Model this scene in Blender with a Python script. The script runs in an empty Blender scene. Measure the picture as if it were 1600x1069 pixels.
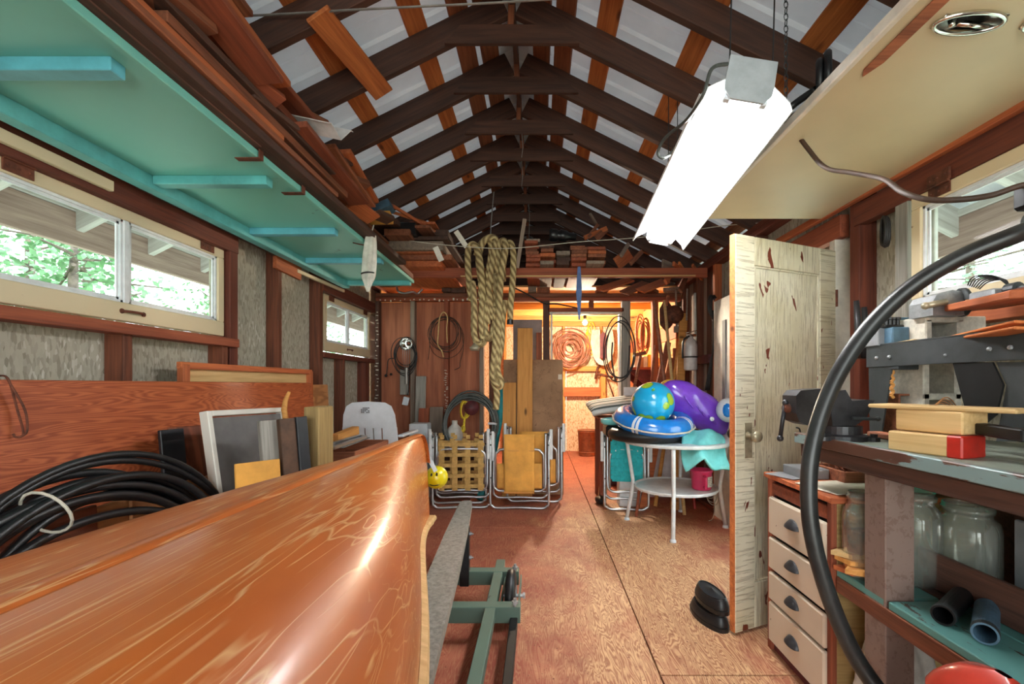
import bpy, math, random
from mathutils import Vector, Matrix, noise
random.seed(7)
R = math.radians
SC = bpy.context.scene
COL = SC.collection

# ------------------------------------------------------------------ camera, world, lights, exposure
EYE, FOC = 1.2, 700.0                      # eye height (m), focal length in pixels of the 1600 px frame
cam_d = bpy.data.cameras.new('camera'); cam = bpy.data.objects.new('camera', cam_d); COL.objects.link(cam)
cam.location = (0, 0, EYE); cam.rotation_euler = (R(90), 0, 0)
cam_d.sensor_fit = 'HORIZONTAL'; cam_d.sensor_width = 36.0; cam_d.lens = FOC / 1600 * 36
cam_d.shift_x = -42 / 1600; cam_d.shift_y = 65.5 / 1600
cam_d.clip_start = 0.02; cam_d.clip_end = 200
SC.camera = cam

wd = bpy.data.worlds.new('sky'); SC.world = wd; wd.use_nodes = True
wn = wd.node_tree.nodes; wl = wd.node_tree.links
bgn = wn['Background']
wtc = wn.new('ShaderNodeTexCoord'); wsx = wn.new('ShaderNodeSeparateXYZ'); wr = wn.new('ShaderNodeValToRGB')
wl.new(wtc.outputs['Generated'], wsx.inputs[0]); wl.new(wsx.outputs['Z'], wr.inputs[0])
wr.color_ramp.elements[0].position = 0.0; wr.color_ramp.elements[0].color = (0.86, 0.97, 0.95, 1)
wr.color_ramp.elements[1].position = 0.7; wr.color_ramp.elements[1].color = (0.80, 0.91, 1.0, 1)
wl.new(wr.outputs[0], bgn.inputs['Color']); bgn.inputs['Strength'].default_value = 2.9

SC.view_settings.view_transform = 'Standard'
try: SC.view_settings.look = 'None'
except Exception: pass
SC.view_settings.gamma = 1.0; SC.view_settings.use_curve_mapping = False
SC.view_settings.exposure = 0.92
TUBE_W, BULB_W, ROOF_T = 34.0, 120.0, 0.18
try: SC.cycles.use_denoising = True
except Exception: pass
try:
    SC.cycles.max_bounces = 10; SC.cycles.diffuse_bounces = 5; SC.cycles.transparent_max_bounces = 12
    SC.cycles.sample_clamp_indirect = 8
except Exception: pass

def area_light(name, loc, rot, sx, sy, w, col=(1, 1, 1)):
    d = bpy.data.lights.new(name, 'AREA'); d.shape = 'RECTANGLE'; d.size = sx; d.size_y = sy; d.energy = w; d.color = col
    o = bpy.data.objects.new(name, d); COL.objects.link(o); o.location = loc; o.rotation_euler = rot
    return o
# fill light added behind the photographer, set in the unseen front opening
area_light('front_fill_light', (-0.1, -2.25, 1.25), (R(90), 0, 0), 2.9, 2.2, 34, (1.0, 0.97, 0.93))

def at(px, py, Y):
    """The place in the shed that the photograph shows at pixel (px, py), at depth Y from the camera."""
    return Vector(((px - 842) / FOC * Y, Y, EYE + (600 - py) / FOC * Y))

# ------------------------------------------------------------------ materials
def lin(c):
    return tuple((v / 255 / 12.92) if v / 255 <= 0.04045 else ((v / 255 + 0.055) / 1.055) ** 2.4 for v in c) + (1,)
class NT:
    def __init__(s, name):
        s.m = bpy.data.materials.new(name); s.m.use_nodes = True
        s.t = s.m.node_tree; s.n = s.t.nodes; s.b = s.n['Principled BSDF']
    def new(s, k, **kw):
        n = s.n.new(k)
        for a, v in kw.items(): setattr(n, a, v)
        return n
    def link(s, a, b): s.t.links.new(a, b)
    def coord(s, scale=(1, 1, 1), kind='Object', rnd=True, rot=(0, 0, 0)):
        tc = s.new('ShaderNodeTexCoord'); mp = s.new('ShaderNodeMapping')
        mp.inputs['Scale'].default_value = scale; mp.inputs['Rotation'].default_value = rot
        s.link(tc.outputs[kind], mp.inputs[0])
        if rnd:
            oi = s.new('ShaderNodeObjectInfo'); mu = s.new('ShaderNodeMath', operation='MULTIPLY'); mu.inputs[1].default_value = 37.0
            s.link(oi.outputs['Random'], mu.inputs[0]); s.link(mu.outputs[0], mp.inputs['Location'])
        return mp.outputs[0]
    def noise(s, co, scale, detail=4, rough=0.6, dist=0.0):
        n = s.new('ShaderNodeTexNoise'); n.inputs['Scale'].default_value = scale; n.inputs['Detail'].default_value = detail
        n.inputs['Roughness'].default_value = rough; n.inputs['Distortion'].default_value = dist
        s.link(co, n.inputs['Vector']); return n.outputs['Fac']
    def ramp(s, fac, stops, interp='LINEAR'):
        r = s.new('ShaderNodeValToRGB'); r.color_ramp.interpolation = interp; e = r.color_ramp.elements
        while len(e) > 1: e.remove(e[-1])
        e[0].position = stops[0][0]; e[0].color = stops[0][1]
        for p, c in stops[1:]:
            k = e.new(p); k.color = c
        s.link(fac, r.inputs[0]); return r.outputs[0]
    def math(s, op, a, b=None):
        m = s.new('ShaderNodeMath', operation=op)
        for i, v in enumerate((a, b)):
            if v is None: continue
            if isinstance(v, (int, float)): m.inputs[i].default_value = v
            else: s.link(v, m.inputs[i])
        return m.outputs[0]
    def mix(s, fac, a, b, blend='MIX'):
        m = s.new('ShaderNodeMix', data_type='RGBA', blend_type=blend)
        for i, v in ((0, fac), (6, a), (7, b)):
            if isinstance(v, (int, float)): m.inputs[i].default_value = v
            elif isinstance(v, tuple): m.inputs[i].default_value = v
            else: s.link(v, m.inputs[i])
        return m.outputs[2]
    def vary(s, col, amt=0.3):
        oi = s.new('ShaderNodeObjectInfo'); h = s.new('ShaderNodeHueSaturation')
        v = s.math('MULTIPLY_ADD', oi.outputs['Random'], amt); v.node.inputs[2].default_value = 1 - amt / 2
        s.link(v, h.inputs['Value']); s.link(col, h.inputs['Color']); return h.outputs[0]
    def bump(s, h, strength=0.3, dist=0.004):
        b = s.new('ShaderNodeBump'); b.inputs['Strength'].default_value = strength; b.inputs['Distance'].default_value = dist
        s.link(h, b.inputs['Height']); s.link(b.outputs[0], s.b.inputs['Normal'])
    def out(s, col, rough=0.6, metal=0.0, coat=0.0, spec=None):
        if isinstance(col, tuple): s.b.inputs['Base Color'].default_value = col
        else: s.link(col, s.b.inputs['Base Color'])
        if isinstance(rough, (int, float)): s.b.inputs['Roughness'].default_value = rough
        else: s.link(rough, s.b.inputs['Roughness'])
        s.b.inputs['Metallic'].default_value = metal
        if coat: s.b.inputs['Coat Weight'].default_value = coat; s.b.inputs['Coat Roughness'].default_value = 0.12
        if spec is not None: s.b.inputs['Specular IOR Level'].default_value = spec
        return s.m

M = {}
def wood(key, dark, light, vary=0.35, rough=0.75, sx=1.2, sy=22.0, knots=0.0, bump=0.25):
    """Sawn timber: grain runs along the piece's own X."""
    t = NT(key); co = t.coord((sx, sy, sy)); f = t.noise(co, 1.6, 5, 0.62, 0.6)
    g = t.noise(t.coord((sx * 4, sy * 5, sy * 5)), 1.0, 3, 0.6)
    k = t.math('ADD', t.math('MULTIPLY', f, 0.7), t.math('MULTIPLY', g, 0.3))
    c = t.ramp(k, [(0.3, lin(dark)), (0.68, lin(light))])
    if knots:
        v = t.new('ShaderNodeTexVoronoi'); v.inputs['Scale'].default_value = 1.0; t.link(t.coord((3.2, 9, 9)), v.inputs['Vector'])
        kk = t.ramp(v.outputs['Distance'], [(0.07, (1, 1, 1, 1)), (0.17, (0, 0, 0, 1))])
        c = t.mix(t.math('MULTIPLY', kk, knots), c, lin(tuple(int(q * 0.5) for q in dark)))
    t.bump(k, bump); M[key] = t.out(t.vary(c, vary), rough); return M[key]
def plywood(key, dark, light, scale=1.0, freq=30.0, rough=0.5, vary=0.1, coat=0.0, lo=0.25, hi=0.8, sy=4.2):
    """Rotary-cut veneer: contour figure that runs along the piece's own X."""
    t = NT(key); f = t.noise(t.coord((0.9 * scale, sy * scale, sy * scale)), 1.25, 3, 0.45, 0.5)
    w = t.math('SINE', t.math('MULTIPLY', f, freq * 3.0)); w = t.math('MULTIPLY_ADD', w, 0.5); w.node.inputs[2].default_value = 0.5
    g = t.noise(t.coord((3, 90, 90)), 1.0, 3)
    k = t.math('ADD', t.math('MULTIPLY', w, 0.6), t.math('MULTIPLY', g, 0.5))
    c = t.ramp(k, [(lo, lin(light)), (hi, lin(dark))])
    big = t.noise(t.coord((0.8, 2, 2)), 1.5, 3)
    c = t.mix(t.math('MULTIPLY', big, 0.35), c, lin(tuple(int(q * 0.75) for q in light)))
    t.bump(k, 0.12, 0.002); M[key] = t.out(t.vary(c, vary), rough, coat=coat); return M[key]
def plain(key, c, rough=0.5, metal=0.0, mottle=0.12, coat=0.0, scale=14.0, bump=0.0):
    t = NT(key); co = t.coord((1, 1, 1)); f = t.noise(co, scale, 5, 0.65)
    d = tuple(max(0, int(q * (1 - mottle * 1.6))) for q in c); l = tuple(min(255, int(q * (1 + mottle * 0.7))) for q in c)
    col = t.ramp(f, [(0.3, lin(d)), (0.7, lin(l))])
    if bump: t.bump(f, bump)
    M[key] = t.out(col, rough, metal, coat); return M[key]
def worn_paint(key, paint, under, amount=0.42, scale=5.0, rough=0.55, stretch=(1, 1, 1), bump=0.5, dirt=0.25):
    """Old paint that has flaked off to bare wood in patches."""
    t = NT(key); co = t.coord(stretch); f = t.noise(co, scale, 7, 0.68, 0.4)
    chip = t.ramp(f, [(amount, (1, 1, 1, 1)), (amount + 0.015, (0, 0, 0, 1))])
    d = t.noise(t.coord((1, 1, 1)), 2.3, 4); pc = t.mix(t.math('MULTIPLY', d, dirt), lin(paint), lin(tuple(int(q * 0.62) for q in paint)))
    c = t.mix(chip, pc, lin(under)); t.bump(t.math('SUBTRACT', 1.0, chip), bump, 0.003)
    M[key] = t.out(c, rough); return M[key]
def board_flakes(key, base, dark, light, rough=0.85, spec=0.2):
    """Flake board: strands a few centimetres long, laid mostly upright."""
    t = NT(key); co = t.coord((110, 110, 34), rnd=True, rot=(R(14), R(14), 0))
    v = t.new('ShaderNodeTexVoronoi'); v.inputs['Scale'].default_value = 1.0; v.inputs['Randomness'].default_value = 1.0; t.link(co, v.inputs['Vector'])
    sx = t.new('ShaderNodeSeparateXYZ'); t.link(v.outputs['Color'], sx.inputs[0])
    n = t.noise(t.coord((1, 1, 1)), 3.5, 5)
    k = t.math('ADD', t.math('MULTIPLY', sx.outputs[0], 0.75), t.math('MULTIPLY', n, 0.25))
    c = t.ramp(k, [(0.12, lin(dark)), (0.5, lin(base)), (0.8, lin(base)), (0.93, lin(light))])
    t.bump(sx.outputs[0], 0.3, 0.002); M[key] = t.out(c, rough, spec=spec); return M[key]

wood('stud', (66, 34, 22), (128, 70, 44))
wood('rafter', (44, 27, 21), (88, 54, 40), vary=0.4)
wood('header', (70, 30, 20), (120, 58, 38), vary=0.25)
wood('purlin', (150, 74, 36), (214, 128, 66), vary=0.3, knots=0.8)
wood('purlin_dark', (96, 50, 32), (150, 88, 56), vary=0.4)
wood('lumber', (92, 48, 32), (170, 102, 68), vary=0.7)
wood('lumber_orange', (146, 68, 38), (206, 116, 66), vary=0.4)
wood('lumber_dark', (54, 36, 30), (100, 66, 52), vary=0.5)
wood('lumber_grey', (104, 88, 78), (158, 138, 120), vary=0.4)
wood('pine', (176, 112, 50), (222, 162, 86), vary=0.2, knots=0.9)
wood('pine_pale', (188, 148, 92), (226, 192, 136), vary=0.2)
wood('redwood', (110, 52, 34), (168, 88, 56), vary=0.3)
wood('greywood', (110, 106, 100), (168, 163, 154), vary=0.2, sy=30)
wood('greenish_post', (120, 96, 56), (176, 148, 96), vary=0.1)
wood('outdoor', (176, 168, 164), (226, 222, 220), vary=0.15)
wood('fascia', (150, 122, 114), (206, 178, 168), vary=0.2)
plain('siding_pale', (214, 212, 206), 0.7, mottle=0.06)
wood('wall_sheet', (134, 72, 50), (196, 120, 84), vary=0.25, sx=0.7, sy=9)
worn_paint('bench_top', (140, 150, 136), (96, 76, 62), 0.36, 6, 0.5, stretch=(0.5, 2, 2), bump=0.15)
plain('lamp_grey', (176, 184, 190), 0.45, mottle=0.06)
plain('stained_block', (92, 64, 46), 0.7, mottle=0.3, scale=5)
plywood('ply_red', (150, 66, 32), (196, 104, 60), freq=62, coat=0.1, scale=1.0, sy=9.0)
plywood('ply_brown', (98, 48, 30), (140, 76, 50), freq=20)
plywood('ply_tan', (150, 96, 56), (196, 138, 88), freq=18)
plywood('ply_wall', (126, 62, 42), (178, 98, 68), freq=14, vary=0.25)
board_flakes('osb', (176, 170, 154), (144, 138, 122), (212, 210, 200))
board_flakes('osb_warm', (222, 200, 168), (176, 136, 96), (240, 226, 200))
plain('card_brown', (162, 118, 80), 0.8, mottle=0.14, scale=3.5)
worn_paint('teal', (126, 204, 190), (82, 120, 110), 0.335, 2.8, 0.42, bump=0.15, dirt=0.3)
plain('teal_rail', (100, 184, 184), 0.45, mottle=0.1, scale=5)
plain('teal_blue', (100, 180, 196), 0.45, mottle=0.1, scale=5)
worn_paint('cream', (222, 204, 168), (120, 84, 56), 0.3, 6, 0.5, bump=0.25, dirt=0.2)
worn_paint('cream_panel', (224, 208, 170), (150, 112, 78), 0.255, 3.5, 0.42, stretch=(2.5, 0.6, 1), bump=0.08, dirt=0.4)
worn_paint('sash_white', (226, 222, 212), (120, 84, 60), 0.32, 7, 0.45, bump=0.25, dirt=0.15)
plain('white_paint', (226, 228, 230), 0.4, mottle=0.05)
plain('white_metal', (226, 228, 228), 0.3, mottle=0.06)
plain('white_plastic', (216, 222, 228), 0.35, mottle=0.03)
plain('cloth_white', (206, 202, 190), 0.85, mottle=0.15, scale=8, bump=0.3)
plain('aluminium', (205, 208, 212), 0.28, 0.9, 0.05)
plain('chrome', (222, 222, 218), 0.15, 1.0, 0.06)
plain('galvanised', (176, 180, 184), 0.42, 0.7, 0.15)
plain('nickel_old', (172, 162, 138), 0.3, 0.45, 0.15)
plain('dark_steel', (66, 70, 72), 0.5, 0.4, 0.15, scale=6)
plain('grey_steel', (74, 78, 80), 0.45, 0.35, 0.18, scale=5)
plain('black_steel', (20, 20, 22), 0.5, 0.2, 0.3)
plain('iron', (58, 58, 62), 0.4, 0.3, 0.2)
plain('rust', (110, 62, 44), 0.7, 0.3, 0.3, scale=20)
plain('rubber', (26, 27, 29), 0.42, mottle=0.2, scale=30)
plain('hose_grey', (78, 82, 78), 0.45, mottle=0.15, scale=30)
plain('hose_black', (44, 46, 46), 0.35, mottle=0.25, scale=9)
plain('cord_brown', (70, 50, 38), 0.6, mottle=0.2)
plain('cord_dark', (34, 32, 32), 0.55, mottle=0.2)
plain('cord_pale', (206, 200, 184), 0.7, mottle=0.1)
plain('wire', (150, 146, 140), 0.4, 0.6, 0.1)
plain('copper_hose', (152, 92, 66), 0.5, mottle=0.2, scale=25)
plain('yellow_rope', (226, 196, 50), 0.7, mottle=0.15, scale=30)
plain('maroon', (96, 40, 44), 0.6, mottle=0.2)
plain('canvas_yellow', (230, 166, 76), 0.8, mottle=0.08, scale=6, bump=0.1)
plain('web_tan', (192, 152, 86), 0.8, mottle=0.1, scale=30)
plain('web_turquoise', (44, 190, 198), 0.75, mottle=0.08, scale=30)
plain('noodle', (30, 134, 138), 0.6, mottle=0.08)
plain('float_blue', (20, 120, 206), 0.22, mottle=0.06, coat=0.6)
plain('float_purple', (122, 66, 206), 0.2, mottle=0.06, coat=0.7)
plain('float_teal', (120, 214, 214), 0.25, mottle=0.06, coat=0.6)
plain('float_yellow', (232, 190, 60), 0.3, mottle=0.05, coat=0.4)
plain('smile_yellow', (228, 208, 18), 0.3, mottle=0.05, coat=0.4)
plain('pink', (226, 50, 102), 0.3, mottle=0.05, coat=0.4)
plain('red_plastic', (206, 66, 50), 0.3, mottle=0.06, coat=0.4)
plain('red_paint', (190, 40, 28), 0.4, mottle=0.12)
plain('bowl_green', (70, 196, 160), 0.3, mottle=0.05, coat=0.3)
plain('black_plastic', (24, 24, 26), 0.35, mottle=0.2)
plain('bucket_brown', (146, 92, 62), 0.6, mottle=0.15)
plain('grey_card', (132, 134, 138), 0.6, mottle=0.1, scale=5)
plain('black_paint', (36, 38, 42), 0.5, mottle=0.3, scale=4)
plain('bag_white', (214, 212, 204), 0.5, mottle=0.08)
plain('bird_feeder', (120, 170, 140), 0.4)
plain('extinguisher', (206, 200, 198), 0.3, mottle=0.06, coat=0.3)
plain('leather', (176, 116, 66), 0.6, mottle=0.15)
plain('blue_ribbon', (92, 120, 176), 0.6, mottle=0.1)
plain('blue_board', (74, 104, 124), 0.6, mottle=0.2, scale=8)
plain('trim_white', (232, 226, 214), 0.5, mottle=0.06)
plain('screen_mesh', (112, 110, 108), 0.8, mottle=0.15, scale=3)
plain('paper', (226, 218, 198), 0.8, mottle=0.06)
plain('carpet_grey', (142, 138, 130), 0.95, mottle=0.14, scale=60, bump=0.4)
plain('foam_print', (120, 120, 124), 0.6)
plain('bark', (126, 110, 98), 0.9, mottle=0.3, scale=9, bump=0.6)
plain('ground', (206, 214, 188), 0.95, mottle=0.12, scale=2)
worn_paint('green_steel', (92, 116, 104), (58, 66, 62), 0.33, 9, 0.4, bump=0.15)
worn_paint('drawer_white', (222, 206, 184), (128, 92, 66), 0.325, 14, 0.5, bump=0.2, dirt=0.25)
worn_paint('teal_shelf', (98, 156, 150), (74, 58, 50), 0.38, 8, 0.5, stretch=(0.5, 2, 2), bump=0.2)
worn_paint('bench_edge', (136, 162, 162), (92, 62, 50), 0.50, 4, 0.42, stretch=(0.5, 3, 3), bump=0.15)
worn_paint('post_paint', (140, 118, 108), (122, 98, 88), 0.44, 38, 0.6, bump=0.3)
plain('concrete_block', (214, 208, 194), 0.95, mottle=0.09, scale=40, bump=0.35)

def special():
    # roofing sheet
    t = NT('roof_sheet'); f = t.noise(t.coord((1, 1, 1)), 3.0, 4)
    t.out(t.ramp(f, [(0.3, lin((196, 196, 198))), (0.7, lin((220, 220, 222)))]), 0.45)
    tl = t.new('ShaderNodeBsdfTranslucent'); tl.inputs[0].default_value = (0.86, 0.86, 0.86, 1); mx = t.new('ShaderNodeMixShader'); mx.inputs[0].default_value = ROOF_T
    t.link(t.b.outputs[0], mx.inputs[1]); t.link(tl.outputs[0], mx.inputs[2]); t.link(mx.outputs[0], t.n['Material Output'].inputs[0]); M['roof_sheet'] = t.m
    # floor sheets: red-brown floor paint worn through to grained plywood along the walkway
    t = NT('floor_paint'); f = t.noise(t.coord((7.5, 1.1, 1)), 1.9, 3, 0.45, 0.5)
    w = t.math('SINE', t.math('MULTIPLY', f, 150.0)); w = t.math('MULTIPLY_ADD', w, 0.5); w.node.inputs[2].default_value = 0.5
    g = t.noise(t.coord((60, 3, 3)), 1.0, 3); k = t.math('ADD', t.math('MULTIPLY', w, 0.6), t.math('MULTIPLY', g, 0.5))
    bare = t.ramp(k, [(0.3, lin((214, 172, 130))), (0.85, lin((164, 110, 78)))])
    red = t.ramp(t.noise(t.coord((1, 1, 1)), 5, 4), [(0.3, lin((140, 72, 56))), (0.7, lin((172, 96, 74)))])
    geo = t.new('ShaderNodeNewGeometry'); sp = t.new('ShaderNodeSeparateXYZ'); t.link(geo.outputs['Position'], sp.inputs[0])
    # walkway: bare between the trailer and the door, fading towards the back room and the canoe
    ax = t.math('ABSOLUTE', t.math('SUBTRACT', sp.outputs[0], 0.75)); px = t.math('SUBTRACT', 1.0, t.math('MULTIPLY', ax, 1.05))
    fy = t.math('MULTIPLY', t.math('MAXIMUM', t.math('SUBTRACT', sp.outputs[1], 4.0), 0.0), 0.8)
    n2 = t.noise(t.coord((1, 0.6, 1), rnd=False), 3.2, 6, 0.7); mask = t.math('ADD', t.math('SUBTRACT', px, fy), t.math('MULTIPLY', t.math('SUBTRACT', n2, 0.5), 2.6))
    mk = t.ramp(mask, [(0.1, (0, 0, 0, 1)), (0.75, (1, 1, 1, 1))])
    grain = t.math('MULTIPLY', t.ramp(k, [(0.35, (1, 1, 1, 1)), (0.6, (0, 0, 0, 1))]), 0.22)
    fac = t.math('MAXIMUM', mk, grain)
    sp2 = t.ramp(t.noise(t.coord((1, 1, 1)), 90, 2), [(0.3, (0, 0, 0, 1)), (0.34, (1, 1, 1, 1))])
    c = t.mix(fac, red, bare); c = t.mix(sp2, lin((110, 62, 46)), c); t.bump(k, 0.1, 0.002)
    M['floor_paint'] = t.out(c, 0.62, spec=0.3)
    # canoe laminate: amber orange, scored all over by launches
    t = NT('canoe_hull'); base = t.ramp(t.noise(t.coord((1, 0.5, 1), rnd=False), 2.5, 4), [(0.3, lin((172, 84, 26))), (0.7, lin((210, 118, 48)))])
    fac = None
    for i, (sc, rot, th, st) in enumerate([((9, 0.5, 9), 0.35, 0.004, 1.3), ((11, 0.5, 11), -0.4, 0.004, 1.6), ((10, 0.35, 10), 0.08, 0.0045, 2.2), ((14, 0.4, 14), -0.12, 0.005, 1.7), ((9, 0.5, 9), 0.8, 0.004, 1.2), ((7, 0.6, 7), -1.0, 0.0035, 1.4), ((12, 0.7, 12), 0.6, 0.004, 1.6)]):
        n = t.noise(t.coord(sc, rnd=False, rot=(0, 0, rot)), st, 2, 0.4, 0.15)
        line = t.ramp(t.math('ABSOLUTE', t.math('SUBTRACT', n, 0.5)), [(th * 0.3, (1, 1, 1, 1)), (th * 1.6, (0, 0, 0, 1))])
        m = t.ramp(t.noise(t.coord((3, 2, 3), rnd=False, rot=(0.3 * i, 0, i)), 1.7, 3), [(0.42, (0, 0, 0, 1)), (0.54, (1, 1, 1, 1))])
        x = t.math('MULTIPLY', line, m); fac = x if fac is None else t.math('MAXIMUM', fac, x)
    fine = t.ramp(t.noise(t.coord((70, 2.2, 40), rnd=False), 1.2, 4), [(0.6, (0, 0, 0, 1)), (0.72, (1, 1, 1, 1))])
    c = t.mix(t.math('MULTIPLY', fac, 0.68), base, lin((232, 188, 132))); c = t.mix(t.math('MULTIPLY', fine, 0.16), c, lin((226, 176, 124)))
    t.bump(fac, 0.12, 0.002); t.b.inputs['Coat Weight'].default_value = 0.4; t.b.inputs['Coat Roughness'].default_value = 0.16
    M['canoe_hull'] = t.out(c, 0.40)
    # cracked and flaking door paint; board across or along gives the crack direction
    for key, st in (('door_stile', (4, 4, 95)), ('door_rail', (95, 4, 4)), ('door_panel', (130, 4, 7))):
        t = NT(key); cr = t.noise(t.coord(st, rnd=False), 1.0, 4, 0.6, 0.5)
        crack = t.ramp(cr, [(0.42, (1, 1, 1, 1)), (0.46, (0, 0, 0, 1))])
        fl = t.noise(t.coord((13, 13, 6), rnd=True), 1.0, 3, 0.55, 0.5); flake = t.ramp(fl, [(0.315, (1, 1, 1, 1)), (0.325, (0, 0, 0, 1))])
        d = t.noise(t.coord((1, 1, 1)), 2.5, 4); pc = t.ramp(d, [(0.3, lin((196, 186, 152))), (0.7, lin((230, 224, 202)))])
        c = t.mix(t.math('MULTIPLY', crack, 0.4), pc, lin((132, 110, 80))); c = t.mix(flake, c, lin((112, 52, 34)))
        t.bump(t.math('SUBTRACT', 1.0, t.math('MAXIMUM', crack, flake)), 0.7, 0.003); M[key] = t.out(c, 0.34)
    # glass
    t = NT('window_glass'); t.n.remove(t.b); tr = t.new('ShaderNodeBsdfTransparent'); gl = t.new('ShaderNodeBsdfGlossy'); gl.inputs['Roughness'].default_value = 0.02
    lw = t.new('ShaderNodeLayerWeight'); lw.inputs[0].default_value = 0.5; mx = t.new('ShaderNodeMixShader'); tr.inputs[0].default_value = (0.95, 0.98, 0.98, 1)
    t.link(t.math('MULTIPLY', t.math('POWER', lw.outputs['Facing'], 4.0), 0.35), mx.inputs[0]); t.link(tr.outputs[0], mx.inputs[1]); t.link(gl.outputs[0], mx.inputs[2]); t.link(mx.outputs[0], t.n['Material Output'].inputs[0])
    M['window_glass'] = t.m
    t = NT('jar_glass'); t.n.remove(t.b); tr = t.new('ShaderNodeBsdfTransparent'); gl = t.new('ShaderNodeBsdfGlossy'); gl.inputs['Roughness'].default_value = 0.06
    df = t.new('ShaderNodeBsdfDiffuse'); df.inputs[0].default_value = lin((214, 216, 206)); lw = t.new('ShaderNodeLayerWeight'); lw.inputs[0].default_value = 0.35
    mx = t.new('ShaderNodeMixShader'); m2 = t.new('ShaderNodeMixShader'); m2.inputs[0].default_value = 0.13; tr.inputs[0].default_value = (0.93, 0.95, 0.92, 1)
    t.link(tr.outputs[0], m2.inputs[1]); t.link(df.outputs[0], m2.inputs[2]); t.link(lw.outputs['Facing'], mx.inputs[0]); t.link(m2.outputs[0], mx.inputs[1]); t.link(gl.outputs[0], mx.inputs[2]); t.link(mx.outputs[0], t.n['Material Output'].inputs[0])
    M['jar_glass'] = t.m
    for key, c, s in (('tube_light', (1, 1, 1), TUBE_W), ('bulb_light', (1.0, 0.86, 0.6), 40.0)):
        t = NT(key); t.b.inputs['Emission Color'].default_value = c + (1,); t.b.inputs['Emission Strength'].default_value = s; M[key] = t.m
    # twisted manila rope: strands wind round the tube (UV from the tube builder)
    t = NT('manila'); tc = t.new('ShaderNodeTexCoord'); wv = t.new('ShaderNodeTexWave'); wv.wave_type = 'BANDS'; wv.bands_direction = 'DIAGONAL'
    wv.inputs['Scale'].default_value = 1.0; wv.inputs['Distortion'].default_value = 0.6
    mp = t.new('ShaderNodeMapping'); mp.inputs['Scale'].default_value = (1.0, 1.0, 0.0); t.link(tc.outputs['UV'], mp.inputs[0]); t.link(mp.outputs[0], wv.inputs['Vector'])
    n = t.noise(t.coord((1, 1, 1)), 60, 4); k = t.math('ADD', t.math('MULTIPLY', wv.outputs['Fac'], 0.65), t.math('MULTIPLY', n, 0.4))
    big = t.noise(t.coord((1, 1, 1)), 5, 3)
    c = t.ramp(k, [(0.15, lin((112, 88, 56))), (0.6, lin((192, 166, 112))), (0.9, lin((226, 206, 152)))]); c = t.mix(t.math('MULTIPLY', big, 0.3), c, lin((120, 104, 80)))
    t.bump(k, 0.9, 0.008); M['manila'] = t.out(c, 0.9)
    # printed globe of the beach ball: green and yellow land on blue sea
    t = NT('globe_print'); vv = t.new('ShaderNodeTexVoronoi'); vv.inputs['Scale'].default_value = 8.5; t.link(t.coord((1, 1, 1), rnd=False), vv.inputs['Vector']); nz = t.noise(t.coord((1, 1, 1), rnd=False), 22, 4)
    f = t.math('ADD', t.math('SUBTRACT', 0.86, vv.outputs['Distance']), t.math('MULTIPLY', nz, 0.16))
    t.b.inputs['Coat Weight'].default_value = 0.6
    M['globe_print'] = t.out(t.ramp(f, [(0.50, lin((24, 164, 216))), (0.52, lin((60, 150, 90))), (0.58, lin((156, 190, 44)))]), 0.25)
    t = NT('striped_cloth'); wv = t.new('ShaderNodeTexWave'); wv.inputs['Scale'].default_value = 5.0; wv.bands_direction = 'Y'; t.link(t.coord((1, 1, 1), rnd=False), wv.inputs['Vector'])
    M['striped_cloth'] = t.out(t.ramp(wv.outputs['Fac'], [(0.35, lin((92, 104, 100))), (0.5, lin((222, 224, 220)))]), 0.85)
    for key, c in (('leaf_pale', (176, 214, 168)), ('leaf_mid', (140, 190, 132))):
        t = NT(key); f = t.noise(t.coord((1, 1, 1)), 8, 2)
        M[key] = t.out(t.ramp(f, [(0.3, lin(tuple(int(q * 0.7) for q in c))), (0.7, lin(c))]), 0.6)
    # half-burnt / stained small boards
    t = NT('card_stained'); f = t.noise(t.coord((1, 1, 1), rnd=True), 2.2, 6, 0.7, 1.2)
    crack = t.ramp(t.math('ABSOLUTE', t.math('SUBTRACT', f, 0.5)), [(0.002, (1, 1, 1, 1)), (0.008, (0, 0, 0, 1))])
    c = t.ramp(t.noise(t.coord((1, 1, 1)), 3, 5), [(0.3, lin((132, 98, 70))), (0.7, lin((176, 138, 104)))])
    M['card_stained'] = t.out(t.mix(t.math('MULTIPLY', crack, 0.7), c, lin((84, 56, 40))), 0.8)
special()

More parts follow.
